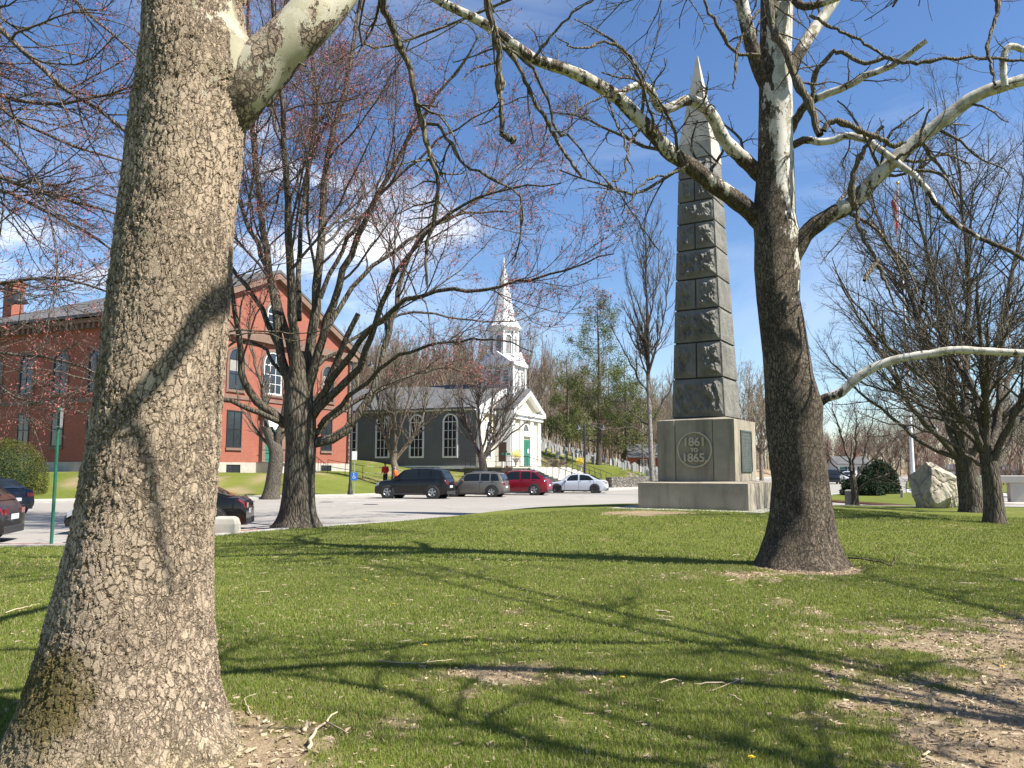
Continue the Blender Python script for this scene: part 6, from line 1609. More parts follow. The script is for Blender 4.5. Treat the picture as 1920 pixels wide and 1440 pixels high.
    m = MB(); m.box(-.5*L-.02, -.5*L+.16, -hwd*.80, hwd*.80, ground+.02, ground+.20); m.box(.5*L-.2, .5*L+.01, -hwd*.72, hwd*.72, ground+.02, ground+.2)
    for sd_ in (-1, 1): m.box(-.29*L, .27*L, *sorted((sd_*hwd*.90, sd_*hwd*(1.004 if trim else .985))), ground-.03, ground+.07)
    m.build('lower_trim', plas_m, e, bevel=.02)
    for sd_ in (-1, 1):
        xm = (fr(0)-.5)*L-.08; zm = sec(fr(0))[5][1]; m = MB(); m.box(xm-.10, xm+.06, *sorted((sd_*(hwd*.93), sd_*(hwd+.17))), zm+.01, zm+.15); m.build('wing_mirror', col, e, bevel=.035)
        for xd in (B1-.02, rr(0)+.10):
            p = S(xd, 4.15); m = MB(); m.box(p[0]-.10, p[0]+.10, *sorted((sd_*(p[1]-.01), sd_*(p[1]+.03))), p[2]-.015, p[2]+.015); m.build('door_handle', col, e, bevel=.008)
        for xd in (B1, fr(0)+.0, rr(0)+.045):   # door shut lines
            m = MB()
            pts = [S(xd, v_) for v_ in (1.2, 2, 3, 4, 5)]
            for a, b in zip(pts[:-1], pts[1:]): m.add([(a[0]-.008, sd_*(a[1]+.003), a[2]), (a[0]+.008, sd_*(a[1]+.003), a[2]), (b[0]+.008, sd_*(b[1]+.003), b[2]), (b[0]-.008, sd_*(b[1]+.003), b[2])], [(0,1,2,3)])
            m.build('door_seam', plas_m, e)
    if kind in ('suv', 'boxy', 'cross'):
        for sd_ in (-1, 1): m = MB(); m.tube([((x-.5)*L, sd_*sec(x)[9][0]*.98, sec(x)[9][1]+.05) for x in (.20, .28, .42, .52)], .018, 6); m.build('roof_rail', rim_m if kind == 'boxy' else plas_m, e)
    if kind in ('sedan',):
        pass
    return e
def road_at(px, Y): return ((px-960)/1500*Y, Y, ROADZ+.002)
HD = math.pi-R(14)
P_blk = paint('black_car_paint', (.003,.003,.0035), 0); P_gry = paint('grey_car_paint', (.15,.143,.13), .4); P_red = paint('red_car_paint', (.22,.008,.02), .3)
P_sil = paint('silver_car_paint', (.60,.63,.68), .35); P_nvy = paint('navy_car_paint', (.003,.005,.011), 0); P_chr = paint('charcoal_car_paint', (.022,.021,.023), 0)
car('parked_car', 'black crossover at the left end of the kerb row, two people behind it', road_at(780, 49.2), HD, 4.62, 1.93, 1.82, 'suv', P_blk, wheel_r=.385, ground=.25)
car('parked_car', 'small grey estate car between the black and the red parked cars', road_at(893, 52.0), HD+.0, 4.1, 1.80, 1.56, 'boxy', P_gry, wheel_r=.33, trim=True)
car('parked_car', 'dark red crossover parked before the church steps', road_at(968, 55.8), HD-.02, 4.75, 1.88, 1.69, 'cross', P_red, wheel_r=.37)
car('parked_car', 'silver-white saloon at the right end of the kerb row', road_at(1081, 60.5), HD+.02, 4.55, 1.80, 1.43, 'sedan', P_sil, darkrim_m, wheel_r=.33, ground=.16)
# cars on the left
c = gp(-25, 1012, ROADZ); car('parked_car', 'charcoal hatchback cut by the left edge, nearest the brick pavement', (-14.3, 19.35, ROADZ+.002), R(195), 4.3, 1.75, 1.50, 'hatch', P_chr, wheel_r=.32, grp='cars on the left')
car('parked_car', 'navy blue saloon at the left edge behind the charcoal hatchback', (-21.3, 32.2, ROADZ+.002), R(155), 4.6, 1.80, 1.45, 'sedan', P_nvy, wheel_r=.33, grp='cars on the left')
car('parked_car', 'black saloon half hidden by the near trunk', (-9.85, 22.9, ROADZ+.002), R(190), 4.7, 1.80, 1.45, 'sedan', P_blk, wheel_r=.34, grp='cars on the left')
# far cars on the side road
for px_, Y_, knd, pt, lb in [(1554, 98, 'suv', P_blk, 'dark off-road car on the far side road just right of the second sycamore'), (1573, 122, 'suv', P_chr, 'dark car on the far side road between two others'), (1588, 112, 'sedan', P_sil, 'pale silver car on the far side road beside the small bare tree'),
                             (1792, 92, 'sedan', P_sil, 'white car parked beyond the road, right of the boulder')]:
    car('distant_car', lb, ((px_-960)/1500*Y_, Y_, ROADZ+.03), R(-105) if px_ < 1700 else R(10), 4.5, 1.85, 1.72 if knd == 'suv' else 1.45, knd, pt, grp='cars far down the side road')

# ------------------------------------------------------------------ people
skin_m = simple('skin', (.45,.24,.17), (.40,.20,.14), 6, .6); hair_m = simple('dark_hair', (.03,.02,.015), None, 20, .8)
def skinned(name, joints, edges, mat, parent, sub=2):
    me = bpy.data.meshes.new(name); me.from_pydata([j[:3] for j in joints], edges, []); o = link(name, me, parent)
    me.materials.append(mat); sm_ = o.modifiers.new('skin', 'SKIN'); sm_.use_smooth_shade = True
    for v_, j in zip(me.skin_vertices[0].data, joints): v_.radius = (j[3], j[4] if len(j) > 4 else j[3])
    me.skin_vertices[0].data[0].use_root = True
    s_ = o.modifiers.new('sub', 'SUBSURF'); s_.levels = sub; s_.render_levels = sub; return o
def person(loc, rz, label, jacket, trousers, bend=0., hair=hair_m, sc=1.0):
    e = empty('person', loc, rz, label=label, cat='person'); e.scale = (sc,)*3; b = bend
    hx = .10*b; cy_ = lambda z: .55*b*max(0, z-.95)
    P = lambda x, y, z: (x, y+cy_(z)*1.0, z-.25*b*max(0, z-.95))
    hd = [P(0,.0,.96), P(0,.0,1.12), P(0,0,1.30), P(0,0,1.44), P(0,.01,1.51), P(0,.02,1.60), P(0,.015,1.70)]
    J = [(*hd[0], .13,.10), (*hd[1], .125,.095), (*hd[2], .15,.10), (*hd[3], .09,.075), (*hd[4], .05,.05), (*hd[5], .072,.088), (*hd[6], .062,.075)]
    E = [(0,1),(1,2),(2,3),(3,4),(4,5),(5,6)]
    for s_ in (-1, 1):
        i = len(J); J += [(*P(s_*.18,0,1.41), .055), (*P(s_*.225,.0,1.16), .043), (*P(s_*.20,.13,.97), .033), (*P(s_*.18,.21,.95), .028,.018)]; E += [(3, i), (i, i+1), (i+1, i+2), (i+2, i+3)]
        k_ = len(J)
        for f_i in range(4): J.append((*P(s_*(.20-.018*f_i), .285-.006*abs(f_i-1.5), .935-.004*f_i), .009)); E.append((i+3, k_+f_i))
        J.append((*P(s_*.145, .245, .955), .010)); E.append((i+3, k_+4))
        i = len(J); J += [(s_*.095, 0, .86, .085), (s_*.10, .02, .48, .058), (s_*.10, -.02, .09, .040), (s_*.11, .12, .04, .035,.03)]; E += [(0, i), (i, i+1), (i+1, i+2), (i+2, i+3)]
    body = skinned('body', J, E, skin_m, e)
    JJ = [(*P(0,0,.90), .19,.16), (*P(0,0,1.12), .185,.15), (*P(0,0,1.30), .21,.15), (*P(0,0,1.43), .15,.12), (*P(0,0,1.49), .07,.065)]; EE = [(0,1),(1,2),(2,3),(3,4)]
    for s_ in (-1, 1):
        i = len(JJ); JJ += [(*P(s_*.20,0,1.40), .085), (*P(s_*.25,0,1.16), .072), (*P(s_*.215,.12,.985), .056)]; EE += [(3, i), (i, i+1), (i+1, i+2)]
    skinned('jacket', JJ, EE, jacket, e)
    TT = [(0,0,.95, .145,.12)]; TE = []
    for s_ in (-1, 1):
        i = len(TT); TT += [(s_*.095,0,.84, .10), (s_*.10,.02,.48, .075), (s_*.10,-.02,.12, .062)]; TE += [(0, i), (i, i+1), (i+1, i+2)]
    skinned('trousers', TT, TE, trousers, e)
    m = MB(); hz = hd[6]
    m.lathe([(.01,.085),(.05,.08),(.078,.05),(.088,.0),(.086,-.05),(.07,-.08)], (hz[0], hz[1]-.018, hz[2]), 14); m.build('hair', hair, e, smooth=True)
    m = MB(); fy = hz[1]+.072; m.box(-.012, .012, fy, fy+.025, hz[2]-.07, hz[2]-.035)
    m.build('nose', skin_m, e, bevel=.006)
    for s_ in (-1, 1): m = MB(); m.lathe([(.001,-.012),(.012,-.006),(.013,.004),(.001,.012)], (s_*.03, fy-.004, hz[2]-.025), 8); m.build('eye', simple('eye', (.05,.03,.02), None, 4, .3), e, smooth=True)
    m = MB(); m.box(-.022, .022, fy-.004, fy+.004, hz[2]-.098, hz[2]-.09); m.build('mouth', simple('lips', (.35,.12,.1), None, 4, .5), e)
    for s_ in (-1, 1):
        m = MB(); m.lathe([(.001,-.0),(.05,.0),(.055,.04),(.04,.09),(.03,.10)], (s_*.10, .03, .0), 12, 1.0, 2.2); m.build('shoe', plas_m, e, smooth=True)
    return e
redj = simple('red_jacket', (.42,.012,.018), (.35,.01,.015), 6, .8); orj = simple('orange_jacket', (.75,.12,.02), (.65,.10,.02), 6, .8); darkt = simple('dark_trousers', (.02,.02,.03), None, 6, .9)
x_ = (724-960)/1500*60.5; person((x_, 60.5, ztf(x_, 60.5)), R(160), 'person in a red jacket and dark trousers standing behind the black parked car', redj, darkt, .08, sc=1.0)
x_ = (746-960)/1500*59.0; person((x_, 59.0, ztf(x_, 59.0)+.02), R(80), 'person in an orange jacket leaning forward behind the black parked car', orj, darkt, .45, simple('grey_hair', (.25,.22,.19), None, 9, .8))

# ------------------------------------------------------------------ street furniture
def lamp_post(px, Y, h, arms, label, z=None, base_r=.09):
    x = (px-960)/1500*Y; z = z if z is not None else (ztf(x, Y) if Y > kerb_far(x) else 0)
    e = empty('street_lamp', (x, Y, z), label=label, cat='street lamp')
    m = MB(); m.lathe([(.17,-.1),(.17,.25),(.13,.32),(.12,.7),(base_r,.8),(base_r*.65,h),(.05,h+.05),(.01,h+.12)], n=12); m.build('pole', M['black_iron'], e, smooth=True, autos=40)
    for s_, len_ in arms:
        m = MB(); m.tube([(0,0,h-.15),(s_*len_*.35,0,h+.05),(s_*len_*.75,0,h+.18),(s_*len_,0,h+.02)], .03, 6); m.tube([(0,0,h-.8),(s_*len_*.3,0,h-.5),(s_*len_*.5,0,h-.02)], .018, 5); m.build('arm', M['black_iron'], e, smooth=True)
        m = MB(); m.lathe([(.01,.10),(.06,.09),(.07,.0),(.12,-.06),(.22,-.16),(.27,-.22),(.27,-.25),(.2,-.24)], (s_*len_, 0, h-.02), 16); sh = m.build('lamp_shade', M['black_iron'], e, smooth=True, autos=50)
        m = MB(); m.lathe([(.01,-.33),(.10,-.31),(.17,-.26),(.18,-.22)], (s_*len_, 0, h-.02), 14); m.build('glass_bowl', simple('lamp_glass', (.6,.6,.58), None, 4, .3), sh, smooth=True)
    return e
lamp_post(1096, 63.5, 5.1, [(-1, .5), (1, 1.45)], 'black two-armed street lamp beside the church steps, right of the silver car')
lamp_post(659, 52, 8.6, [(1, 1.2)], 'tall black lamp post at the kerb behind the maple, left of the black parked car')
# near lamp whose bell shade enters the frame at the left edge
p = at(33, 560, 19.0)
e = empty('street_lamp', (p[0]-1.15, 19.0, 0), label='black bell-shaped street lamp cut by the left edge, before the chimney', cat='street lamp')
h = p[2]+.12
m = MB(); m.lathe([(.17,-.1),(.17,.25),(.12,.32),(.11,.7),(.08,.8),(.055,h)], n=12); m.build('pole', M['black_iron'], e, smooth=True, autos=40)
m = MB(); m.tube([(0,0,h-.35),(.3,0,h+.0),(.7,0,h+.14),(1.1,0,h+.1),(1.15,0,h)], .025, 6); m.build('arm', M['black_iron'], e, smooth=True)
m = MB(); m.lathe([(.01,.12),(.045,.11),(.055,.04),(.10,.0),(.15,-.06),(.20,-.13),(.235,-.17),(.235,-.20),(.18,-.19)], (1.15, 0, h-.02), 18); m.build('lamp_shade', M['black_iron'], e, smooth=True, autos=50)
# green sign pole seen edge-on
p0_ = gp(96, 1023); p1_ = at(94, 764, p0_[1])
e = empty('sign_post', (p0_[0], p0_[1], 0), R(113), label='green sign post with its plates edge-on, left of the near trunk', cat='sign')
m = MB(); m.cyl((0,0,-.1),(0,0,p1_[2]), .035, n=12); m.build('pole', M['green_iron'], e, smooth=True, autos=40)
m = MB(); m.box(-.04, .04, -.045, .045, p1_[2]+.002, p1_[2]+.03); m.build('pole_cap', M['sign_back'], e)
m = MB(); m.box(-.23, .23, -.056, -.05, p1_[2]-.42, p1_[2]-.02); m.build('sign_plate', M['sign_back'], e)
m = MB(); m.box(-.05, .05, -.052, .05, p1_[2]-.44, p1_[2]-.41); m.build('bracket', M['white_paint'], e)
# white and blue parking sign by the tall lamp post
x = (666-960)/1500*51.2; e = empty('parking_sign', (x, 51.2, ztf(x, 51.2)), label='blue parking sign under a white plate on a thin post behind the maple', cat='sign')
m = MB(); m.cyl((0,0,-.1),(0,0,2.75), .03, n=8); m.build('pole', M['steel'], e)
m = MB(); m.box(-.16, .16, -.045, -.035, 2.25, 2.8); m.build('white_plate', M['white_paint'], e)
m = MB(); m.box(-.22, .22, -.045, -.035, .95, 1.45); bp = m.build('blue_plate', M['bluesign'], e)
m = MB(); 
m.lathe([(.001,0),(.03,0),(.03,.01),(.001,.01)], (0,0,0), 10)
for v_ in range(len(m.v)): a_, b_, c_ = m.v[v_]; m.v[v_] = (a_-.02, -.046-c_, b_+1.38)
m.box(-.035, -.01, -.05, -.046, 1.22, 1.34); m.box(-.01, .07, -.05, -.046, 1.27, 1.29); m.box(.05, .075, -.05, -.046, 1.10, 1.2); m.box(-.035, .06, -.0501, -.046, 1.195, 1.215)
m.ring([(.0+.09*math.cos(t), 1.15+.09*math.sin(t)) for t in np.linspace(2.2, 6.6, 14)], [(.0+.065*math.cos(t), 1.15+.065*math.sin(t)) for t in np.linspace(2.2, 6.6, 14)], 'y', -.0495, -.046)
m.build('wheelchair_symbol', M['white_paint'], bp)
# sign posts before the church
x = (943-960)/1500*66; z = ztf(x, 66) if 66 > kerb_far(x) else .03
e = empty('church_sign', (x, 66, z), R(-20), label='brown board on a white post before the church front', cat='sign')
m = MB(); m.cyl((0,0,-.1),(0,0,3.9), .06, n=10); m.build('post', M['white_paint'], e)
m = MB(); m.box(-.35, .35, -.10, -.065, 2.15, 3.75); m.build('board', M['brown_sign'], e, bevel=.01)
x = (949-960)/1500*64; e = empty('street_name_sign', (x, 64, .03), R(10), label='small green street-name blades on a thin post beside the brown board', cat='sign')
m = MB(); m.cyl((0,0,-.1),(0,0,2.95), .03, n=8); m.build('post', M['steel'], e); m = MB(); m.box(-.35, .35, -.01, .01, 2.75, 2.93); m.box(-.01, .01, -.35, .35, 2.955, 3.12); m.build('name_blade', M['green_iron'], e)
x = (951-960)/1500*63; e = empty('notice_post', (x, 63, .03), R(-15), label='dark red wooden post with a small notice box before the terrace wall', cat='sign')
m = MB(); m.box(-.07, .07, -.07, .07, -.1, 1.9); m.build('post', M['red_post'], e); m = MB(); m.box(-.38, .38, -.13, -.073, 1.1, 1.75); m.build('notice_board', M['brown_sign'], e, bevel=.01)
# flagpole
x = (1707-960)/1500*62; e = empty('flagpole', (x, 62, -.1), label='tall white flagpole with a limp flag beyond the boulder', cat='flagpole')
H_ = at(1672, 345, 62)[2]
m = MB(); m.lathe([(.30,0),(.30,.25),(.17,.35),(.14,3),(.09,H_*.6),(.05,H_),(.01,H_+.02)], n=12); m.build('pole', simple('white_flagpole', (.66,.66,.66), (.55,.55,.55), 2, .4), e, smooth=True, autos=50)
m = MB(); m.lathe([(.01,0),(.12,.06),(.15,.15),(.12,.24),(.01,.3)], (0,0,H_+.02), 12); m.build('finial_ball', simple('gilded', (.6,.42,.1), None, 3, .3, metal=.8), e, smooth=True)
def flag_m():
    m = NT('flag_cloth'); s = m.sep(); st = m.math('GREATER_THAN', m.math('FRACT', m.math('ADD', m.math('MULTIPLY', s[0], 3.2), m.math('MULTIPLY', s[2], .9))), .5)
    return m.fin(m.mix(st, (.5,.03,.04), (.66,.64,.62)), .8)
V, F = [], []; nu, nv = 10, 24
for j in range(nv+1):
    for i in range(nu+1):
        u, v_ = i/nu, j/nv; V.append((-.12-.42*u*(1-.35*v_), .22*math.sin(u*9+v_*3)*(.3+u), H_-.4-v_*3.2-u*u*1.2))
for j in range(nv):
    for i in range(nu): a = j*(nu+1)+i; F.append((a, a+1, a+nu+2, a+nu+1))
m = MB(); m.add(V, F); fo = m.build('flag', flag_m(), e, smooth=True); sol = fo.modifiers.new('thick', 'SOLIDIFY'); sol.thickness = .01
# boulder
bm_ = NT('boulder_stone'); n1 = bm_.noise(1.3, 7, .65); n2 = bm_.noise(5, 7, .7); v = bm_.voro(1.1, 'DISTANCE_TO_EDGE', bm_.vadd(bm_.co, bm_.scale(bm_.noise(1.2, 5, .6, col=True), .8)))
cc_ = bm_.mix(bm_.rng(n1, .35, .65), (.46,.41,.32), (.34,.305,.24)); cc_ = bm_.mix(bm_.rng(n2, .5, .7, 0, .6), cc_, (.17,.16,.13)); cc_ = bm_.mix(bm_.rng(v, 0, .015, .35, 0), cc_, (.08,.07,.055))
bm_.bump(bm_.math('ADD', n2, bm_.rng(v, 0, .05)), .9, .06); M['boulder'] = bm_.fin(cc_, .92, spec=.15)
import bmesh
b_ = bmesh.new(); bmesh.ops.create_icosphere(b_, subdivisions=6, radius=1); g = np.random.default_rng(12)
planes = []
for i in range(26): n_ = unit(g.normal(size=3)); planes.append((n_, g.uniform(.70, .97)))
planes += [(unit(np.array((.9,-.2,.8))), .80), (unit(np.array((-.9,-.4,.35))), .72), (unit(np.array((0,-1,.15))), .70), (unit(np.array((.35,-.6,.9))), .78), (unit(np.array((-.5,-.2,.9))), .93)]
for v_ in b_.verts:
    p = np.array(v_.co); d = unit(p); r_ = 1.0
    for n_, o_ in planes:
        c_ = float(d@n_)
        if c_ > .05: r_ = min(r_, o_/c_)
    nz = fbm(np.array([d[0]*2.5+7+d[2]]), np.array([d[1]*2.5+d[2]*2]), 4, 5)[0]; nz2 = fbm(np.array([d[0]*9+7+d[2]*3]), np.array([d[1]*9+d[2]*7]), 14, 4)[0]
    r_ *= 1+.22*(nz-.5)+.06*(nz2-.5); v_.co = tuple(d*r_)
me = bpy.data.meshes.new('boulder'); b_.to_mesh(me); b_.free(); me.materials.append(M['boulder']); me.polygons.foreach_set('use_smooth', [True]*len(me.polygons)); me.set_sharp_from_angle(angle=R(28))
bc_ = gp(1744, 950); o = link('boulder', me, None, (bc_[0], 34.8, .72)); co = np.zeros(len(me.vertices)*3, np.float32); me.vertices.foreach_get('co', co); co = co.reshape(-1, 3)
tgt = (1702, 1787, 866, 953); mn, mxx = co.min(0), co.max(0); wz = 1.06*(1787-1702)/1500*34.8; hz = at(1744, 866, 34.8)[2]+.35
co = (co-(mn+mxx)/2)/(mxx-mn); co[:, 0] = co[:, 0]*wz + (co[:, 2])*(-.22)*0; co[:, 1] *= 1.6; zz_ = (co[:, 2]+.5)*hz
sh_ = np.interp(zz_/hz, [0, .5, .8, 1], [.0, .0, -.05, -.16]); co[:, 0] = co[:, 0]*np.interp(zz_/hz, [0, .15, .5, .8, 1], [1.25, 1.2, 1.0, .88, .72]) + sh_*wz; co[:, 2] = zz_-.35
me.vertices.foreach_set('co', co.ravel().astype(np.float32)); me.update(); o.location = (bc_[0]-.22, 34.8, 0); tag(o, 'big pale weathered boulder standing on the lawn at the right', 'boulder')
# posts, bench, planter, cones, signs
def gpost(px, ytop, ybase, w_, label, mat=None, z=0.0, Y=None, nm='granite_post', cat='post'):
    p = gp(px, ybase, z); Y = p[1]; t = at(px, ytop, Y)[2]-z; m = MB(); h_ = w_/2
    m.loft([[(-h_*s_, -h_*s_, zz), (h_*s_, -h_*s_, zz), (h_*s_, h_*s_, zz), (-h_*s_, h_*s_, zz)] for s_, zz in ((1, -.2), (1, t*.92), (.6, t))]); o = m.build(nm, mat or M['granite'], None, bevel=.02, loc=(p[0], p[1], z)); o.rotation_euler.z = R(-25); tag(o, label, cat); return o
gpost(1592, 918, 946, .34, 'squat dark granite post on the lawn edge beside the small bare tree', M['mon_rough'])
gpost(1691, 917.5, 933.5, .16, 'thin pale granite post on the island between the yew and the boulder')
m = MB(); m.loft([[(-.33*s_, -.2*s_, z_), (.33*s_, -.2*s_, z_), (.33*s_, .2*s_, z_), (-.33*s_, .2*s_, z_)] for s_, z_ in ((1.05, -.15), (1, .25), (.86, .40), (.6, .44))])
p = gp(420, 1001); o = m.build('kerb_stone', M['granite'], None, bevel=.05, loc=(p[0], p[1]+.1, .0)); tag(o, 'rounded granite stone on the lawn edge between the near trunk and the maple', 'stone')
p = gp(1799, 951); e = empty('stone_bench', (p[0], p[1], 0), R(-10), label='low grey stone bench between the boulder and the furrowed tree', cat='bench')
m = MB(); m.box(-.45, .45, -.2, .2, .22, .34); m.build('seat', M['granite'], e, bevel=.015); 
for s_ in (-1, 1): MB().box(s_*.3-.06, s_*.3+.06, -.17, .17, -.1, .217).build('leg', M['granite'], e)
p = gp(1888, 944, ROADZ); e = empty('stone_drinking_trough', (p[0]+.2, p[1]+1, ROADZ), R(-20), label='pale granite trough on two square blocks at the right edge across the road', cat='trough')
m = MB(); m.box(-1.5, 1.5, -.5, .5, 1.05, 1.42); m.build('basin', M['stair_stone'], e, bevel=.03)
for s_ in (-1, 1): MB().box(s_*.85-.38, s_*.85+.38, -.4, .4, -.05, 1.045).build('block', M['concrete'], e, bevel=.02)
m = MB(); m.lathe([(2.1,-.05),(2.1,.04),(1.9,.05),(.01,.05)], n=30); m.build('ring_kerb', M['pavement'], e)
for px_, yb_, lb in [(1797.5, 927, 'orange traffic cone just right of the boulder'), (1895, 927, 'orange traffic cone standing near the pale granite trough')]:
    p = gp(px_, yb_, 0); e = empty('traffic_cone', (p[0], p[1], .025), label=lb, cat='traffic cone')
    m = MB(); m.lathe([(.17,.03),(.15,.06),(.03,.72),(.01,.73)], n=12); m.build('cone', M['orange'], e, smooth=True, autos=40); MB().box(-.2, .2, -.2, .2, 0, .03).build('base', plas_m, e)
p = gp(1838, 937, 0); Yd = p[1]; t = at(1838, 914, Yd)[2]
e = empty('warning_sign', (p[0], Yd, 0), R(35), label='yellow diamond warning sign half hidden by the furrowed tree', cat='sign')
m = MB(); m.cyl((0,0,-.1),(0,0,t+.1), .035, n=8); m.build('post', M['steel'], e)
m = MB(); r_ = .42; m.prism([(0, t-r_), (r_, t), (0, t+r_), (-r_, t)], 'y', -.055, -.045); m.build('diamond_plate', M['yellow_sign'], e)

# ------------------------------------------------------------------ grass, litter, twigs, dandelions
def blades(n, y0, y1, seed, h0, h1, w0, pxm=(-60, 1980)):
    g = np.random.default_rng(seed); Yv = np.sqrt(g.uniform(y0**2, y1**2, n)); pxv = g.uniform(pxm[0], pxm[1], n); x = (pxv-960)/1500*Yv
    ok = Yv < lawn_edge(x)-.05; d = dirt_mask(x, Yv); clump = fbm(x*2.2, Yv*2.2, 91, 3)
    ok &= g.random(n) > d*.97; ok &= g.random(n) < .35+1.3*clump; ok &= np.hypot(x+2.3, Yv-4.95) > .55; ok &= np.hypot(x-4.98, Yv-13.9) > .62
    x, Yv, d, clump = x[ok], Yv[ok], d[ok], clump[ok]; n = len(x); z = zl(x, Yv)
    az = g.uniform(0, 6.28, n); h = g.uniform(h0, h1, n)*(.55+.9*clump)*(1-.4*d); lean = h*np.abs(g.normal(.35, .45, n)); la = g.uniform(0, 6.28, n); w_ = w0*g.uniform(.6, 1.3, n)
    dx, dy = np.cos(az)*w_, np.sin(az)*w_; lx, ly = np.cos(la)*lean, np.sin(la)*lean
    A = np.stack([x-dx, Yv-dy, z-.004], -1); B_ = np.stack([x+dx, Yv+dy, z-.004], -1); C_ = np.stack([x+lx*.4+dx*.7, Yv+ly*.4+dy*.7, z+h*.62], -1); D_ = np.stack([x+lx*.4-dx*.7, Yv+ly*.4-dy*.7, z+h*.62], -1); E_ = np.stack([x+lx, Yv+ly, z+h], -1)
    V = np.stack([A, B_, C_, D_, E_], 1).reshape(-1, 3); b = np.arange(n)[:, None]*5
    dry = np.clip((g.random(n) < .09+.42*np.clip(d+.2, 0, 1)*1.0)*1.0, 0, 1); hue = .5*g.random(n)+.5*vnoise(x*1.3, Yv*1.3, 17)
    return V, b+np.array([[0,1,2,3]]), b+np.array([[3,2,4]]), np.repeat(dry, 5), np.repeat(hue, 5)
def blade_mat():
    m = NT('grass_blades'); c = m.mix(m.attr('hue'), (.105,.155,.024), (.235,.280,.052)); c = m.mix(m.attr('dry'), c, (.34,.28,.15))
    m.b.inputs['Subsurface Weight'].default_value = 0
    tr_ = m.n('ShaderNodeBsdfTranslucent'); m.put(tr_.inputs[0], m.mix(.5, c, (.24,.26,.03))); mx_ = m.n('ShaderNodeMixShader'); mx_.inputs[0].default_value = .3
    m.fin(c, .55, spec=.3); m.t.links.new(m.b.outputs[0], mx_.inputs[1]); m.t.links.new(tr_.outputs[0], mx_.inputs[2]); m.t.links.new(mx_.outputs[0], m.o.inputs['Surface']); return m.m
bmx = blade_mat(); sets = [blades(380000, 3.9, 7.5, 1, .014, .040, .0021), blades(330000, 7.5, 14, 2, .016, .042, .0034), blades(260000, 14, 27, 3, .020, .045, .0072)]
off = 0; VV, QQ, TT_, DD_, HH_ = [], [], [], [], []
for V, q, t, d_, h_ in sets: VV.append(V); QQ.append(q+off); TT_.append(t+off); DD_.append(d_); HH_.append(h_); off += len(V)
me = new_mesh('lawn_grass', np.vstack(VV), [np.vstack(QQ), np.vstack(TT_)], bmx, False); attr_pt(me, 'dry', np.concatenate(DD_)); attr_pt(me, 'hue', np.concatenate(HH_))
o = link('lawn_grass', me); tag(o, 'short spring grass of the lawn', 'grass', kind='stuff')
# dry litter: bark flakes and dead leaves lying in the worn patches
g = np.random.default_rng(77); n = 60000; Yv = np.sqrt(g.uniform(3.9**2, 15**2, n)); x = (g.uniform(-60, 1980, n)-960)/1500*Yv; d = dirt_mask(x, Yv); ok = (g.random(n) < .10+.9*d) & (Yv < lawn_edge(x)); x, Yv = x[ok], Yv[ok]; n = len(x)
z = zl(x, Yv)+g.uniform(.004, .018, n); az = g.uniform(0, 6.28, n); l_ = g.uniform(.004, .020, n)*g.choice([1, 1, 2.2], n); w_ = g.uniform(.002, .007, n); t1 = g.uniform(-.012, .012, (n, 4))
c_, s_ = np.cos(az), np.sin(az); co = [(1, 1), (1, -1), (-1, -1), (-1, 1)]
V = np.stack([np.stack([x+c_*l_*a-s_*w_*b, Yv+s_*l_*a+c_*w_*b, z+t1[:, k_]], -1) for k_, (a, b) in enumerate(co)], 1).reshape(-1, 3)
G_ = simple('dry_litter', (.50,.40,.26), (.20,.14,.09), 3.1, .9)
me = new_mesh('leaf_litter', V, [np.arange(n*4).reshape(n, 4)], G_); o = link('leaf_litter', me); tag(o, 'dry bark flakes and leaf litter on the worn ground', 'litter', kind='stuff')
pale = simple('peeled_twig', (.50,.41,.28), (.36,.28,.18), 8, .85)
def stick(pts_px, r, label, fork=None, mat=None):
    P = []
    for i, (a, b) in enumerate(pts_px):
        q = gp(a, b); P.append((q[0], q[1], float(zl(q[0], q[1]))+.012+r+.01*(i % 2)))
    m = MB(); c_ = catmull(np.array(P), 12); c_[1:-1] += rng.normal(size=c_[1:-1].shape)*r*.5; m.tube([tuple(p) for p in c_], list(np.linspace(r, r*.5, 12)), 7)
    if fork: 
        F_ = []
        for (a, b) in fork: q = gp(a, b); F_.append((q[0], q[1], float(zl(q[0], q[1]))+.014+r))
        m.tube(F_, [r*.7]+[r*.4]*(len(F_)-1), 6)
    o = m.build('fallen_twig', mat or pale, None, smooth=True); tag(o, label, 'twig', 'fallen twigs on the lawn'); return o
stick([(578,1412),(590,1385),(612,1360),(632,1345)], .012, 'thick curved peeled twig lying near the bottom edge right of the near trunk', [(612,1362),(640,1376),(652,1383)])
stick([(1302,1288),(1340,1288),(1372,1286),(1394,1278)], .007, 'pale forked twig in the centre foreground of the lawn', [(1372,1286),(1350,1296),(1335,1302)])
stick([(702,1243),(740,1248),(790,1246),(848,1241)], .006, 'long thin twig lying across the middle of the lawn', [(800,1245),(808,1238)])
stick([(1590,1048),(1625,1052),(1650,1056),(1672,1064),(1680,1046)], .016, 'broken twig with a raised tip right of the second sycamore', mat=M['bark_syc_twig'])
stick([(1228,1148),(1256,1152)], .012, 'short thick piece of bark in the middle of the lawn'); stick([(1236,1284),(1262,1280),(1278,1281)], .007, 'small pale twig left of the forked one')
stick([(10,1152),(40,1145),(75,1134)], .008, 'curved pale twig at the left edge before the near trunk'); stick([(1390,1285),(1395,1281)], .005, 'tiny broken end of the pale forked twig')
stick([(470,1345),(462,1330),(458,1315),(480,1310)], .006, 'thin bent twig against the foot of the near trunk')
stick([(572,1378),(576,1366),(580,1370)], .014, 'small pale bark chip left of the thick curved twig')
g = np.random.default_rng(8); proto = None
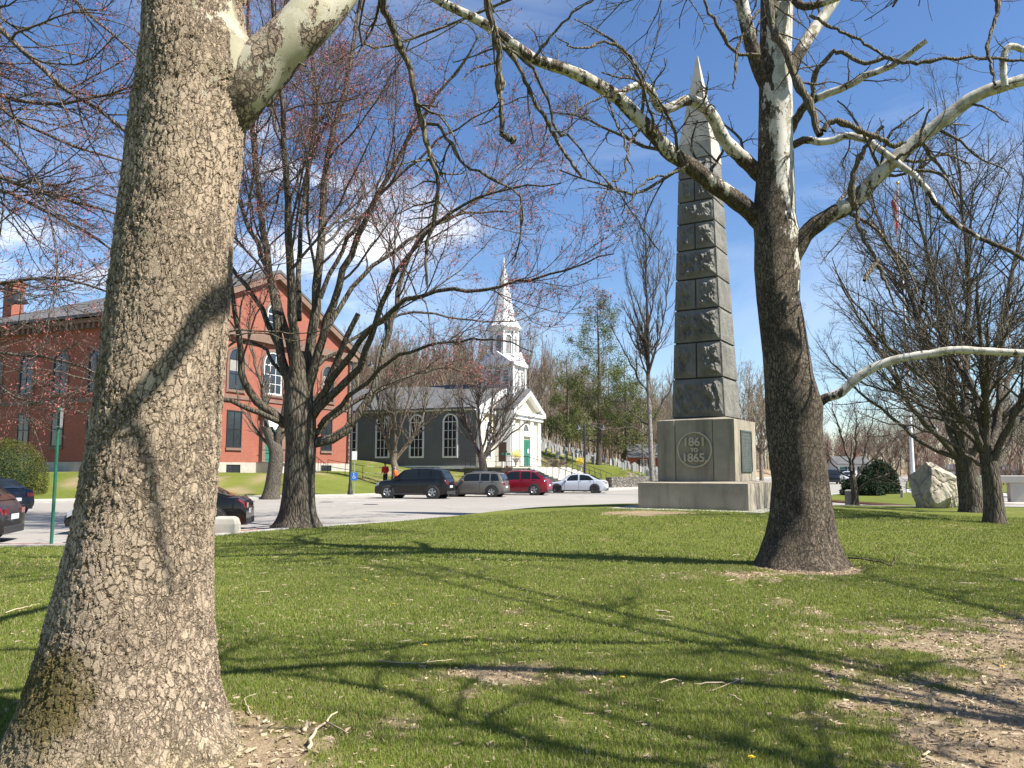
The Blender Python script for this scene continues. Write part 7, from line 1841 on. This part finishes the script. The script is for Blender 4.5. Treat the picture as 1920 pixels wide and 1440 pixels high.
for i in range(46):
    Yv = math.sqrt(g.uniform(4.3**2, 16**2)); x = (g.uniform(20, 1900)-960)/1500*Yv
    if math.hypot(x+2.2, Yv-4.9) < .9 or math.hypot(x-5, Yv-13.9) < 1: continue
    if proto is None:
        m = MB(); m.tube([(-.10,0,.0),(-.04,.012,.006),(.03,-.006,.003),(.10,.014,.008)], [.0045,.004,.0035,.002], 6); m.tube([(.02,-.005,.004),(.05,.03,.012)], [.003,.0015], 5); proto = m.build('fallen_twig', pale, None, smooth=True); t_ = proto
    else: t_ = proto.copy(); COL.objects.link(t_)
    s_ = g.uniform(.5, 1.5); t_.location = (x, Yv, float(zl(x, Yv))+.02); t_.rotation_euler = (0, 0, g.uniform(0, 6.28)); t_.scale = (s_, s_*g.uniform(.6, 1.5), s_); tag(t_, 'short thin dry twig among the grass', 'twig', 'small dry twigs in the grass')
dm = simple('dandelion_yellow', (.75,.50,.02), (.7,.42,.01), 6, .7); proto = None
for (a, b) in [(1168,1279),(797,1218),(1410,1435),(808,1032),(728,1083),(686,1093),(738,1139),(1850,1105),(1766,1020),(1640,1002),(1880,1260),(1875,1108),(1690,1018),(645,1048)]:
    q = gp(a, b); z = float(zl(q[0], q[1]))
    if proto is None:
        r_ = empty('dandelion', (q[0], q[1], z)); m = MB(); m.cyl((0,0,-.01),(0,0,.045), .002, n=5); m.build('stem', M['lawn'], r_)
        m = MB()
        for k_ in range(18):
            a_ = k_*2.4; rr_ = .008+.010*(k_ % 3)/2; m.add([(0,0,.045),(rr_*math.cos(a_-.25), rr_*math.sin(a_-.25), .052-.002*(k_ % 3)),(1.25*rr_*math.cos(a_), 1.25*rr_*math.sin(a_), .053-.002*(k_ % 3)),(rr_*math.cos(a_+.25), rr_*math.sin(a_+.25), .052-.002*(k_ % 3))], [(0,1,2,3)])
        m.lathe([(.001,.043),(.008,.046),(.009,.052),(.001,.054)], n=8); m.build('flower', dm, r_); proto = r_; t_ = r_
    else: t_ = copy_tree(proto, (q[0], q[1], z), a*.1)
    tag(t_, 'small yellow dandelion flower in the lawn', 'dandelion', 'dandelions in the lawn')
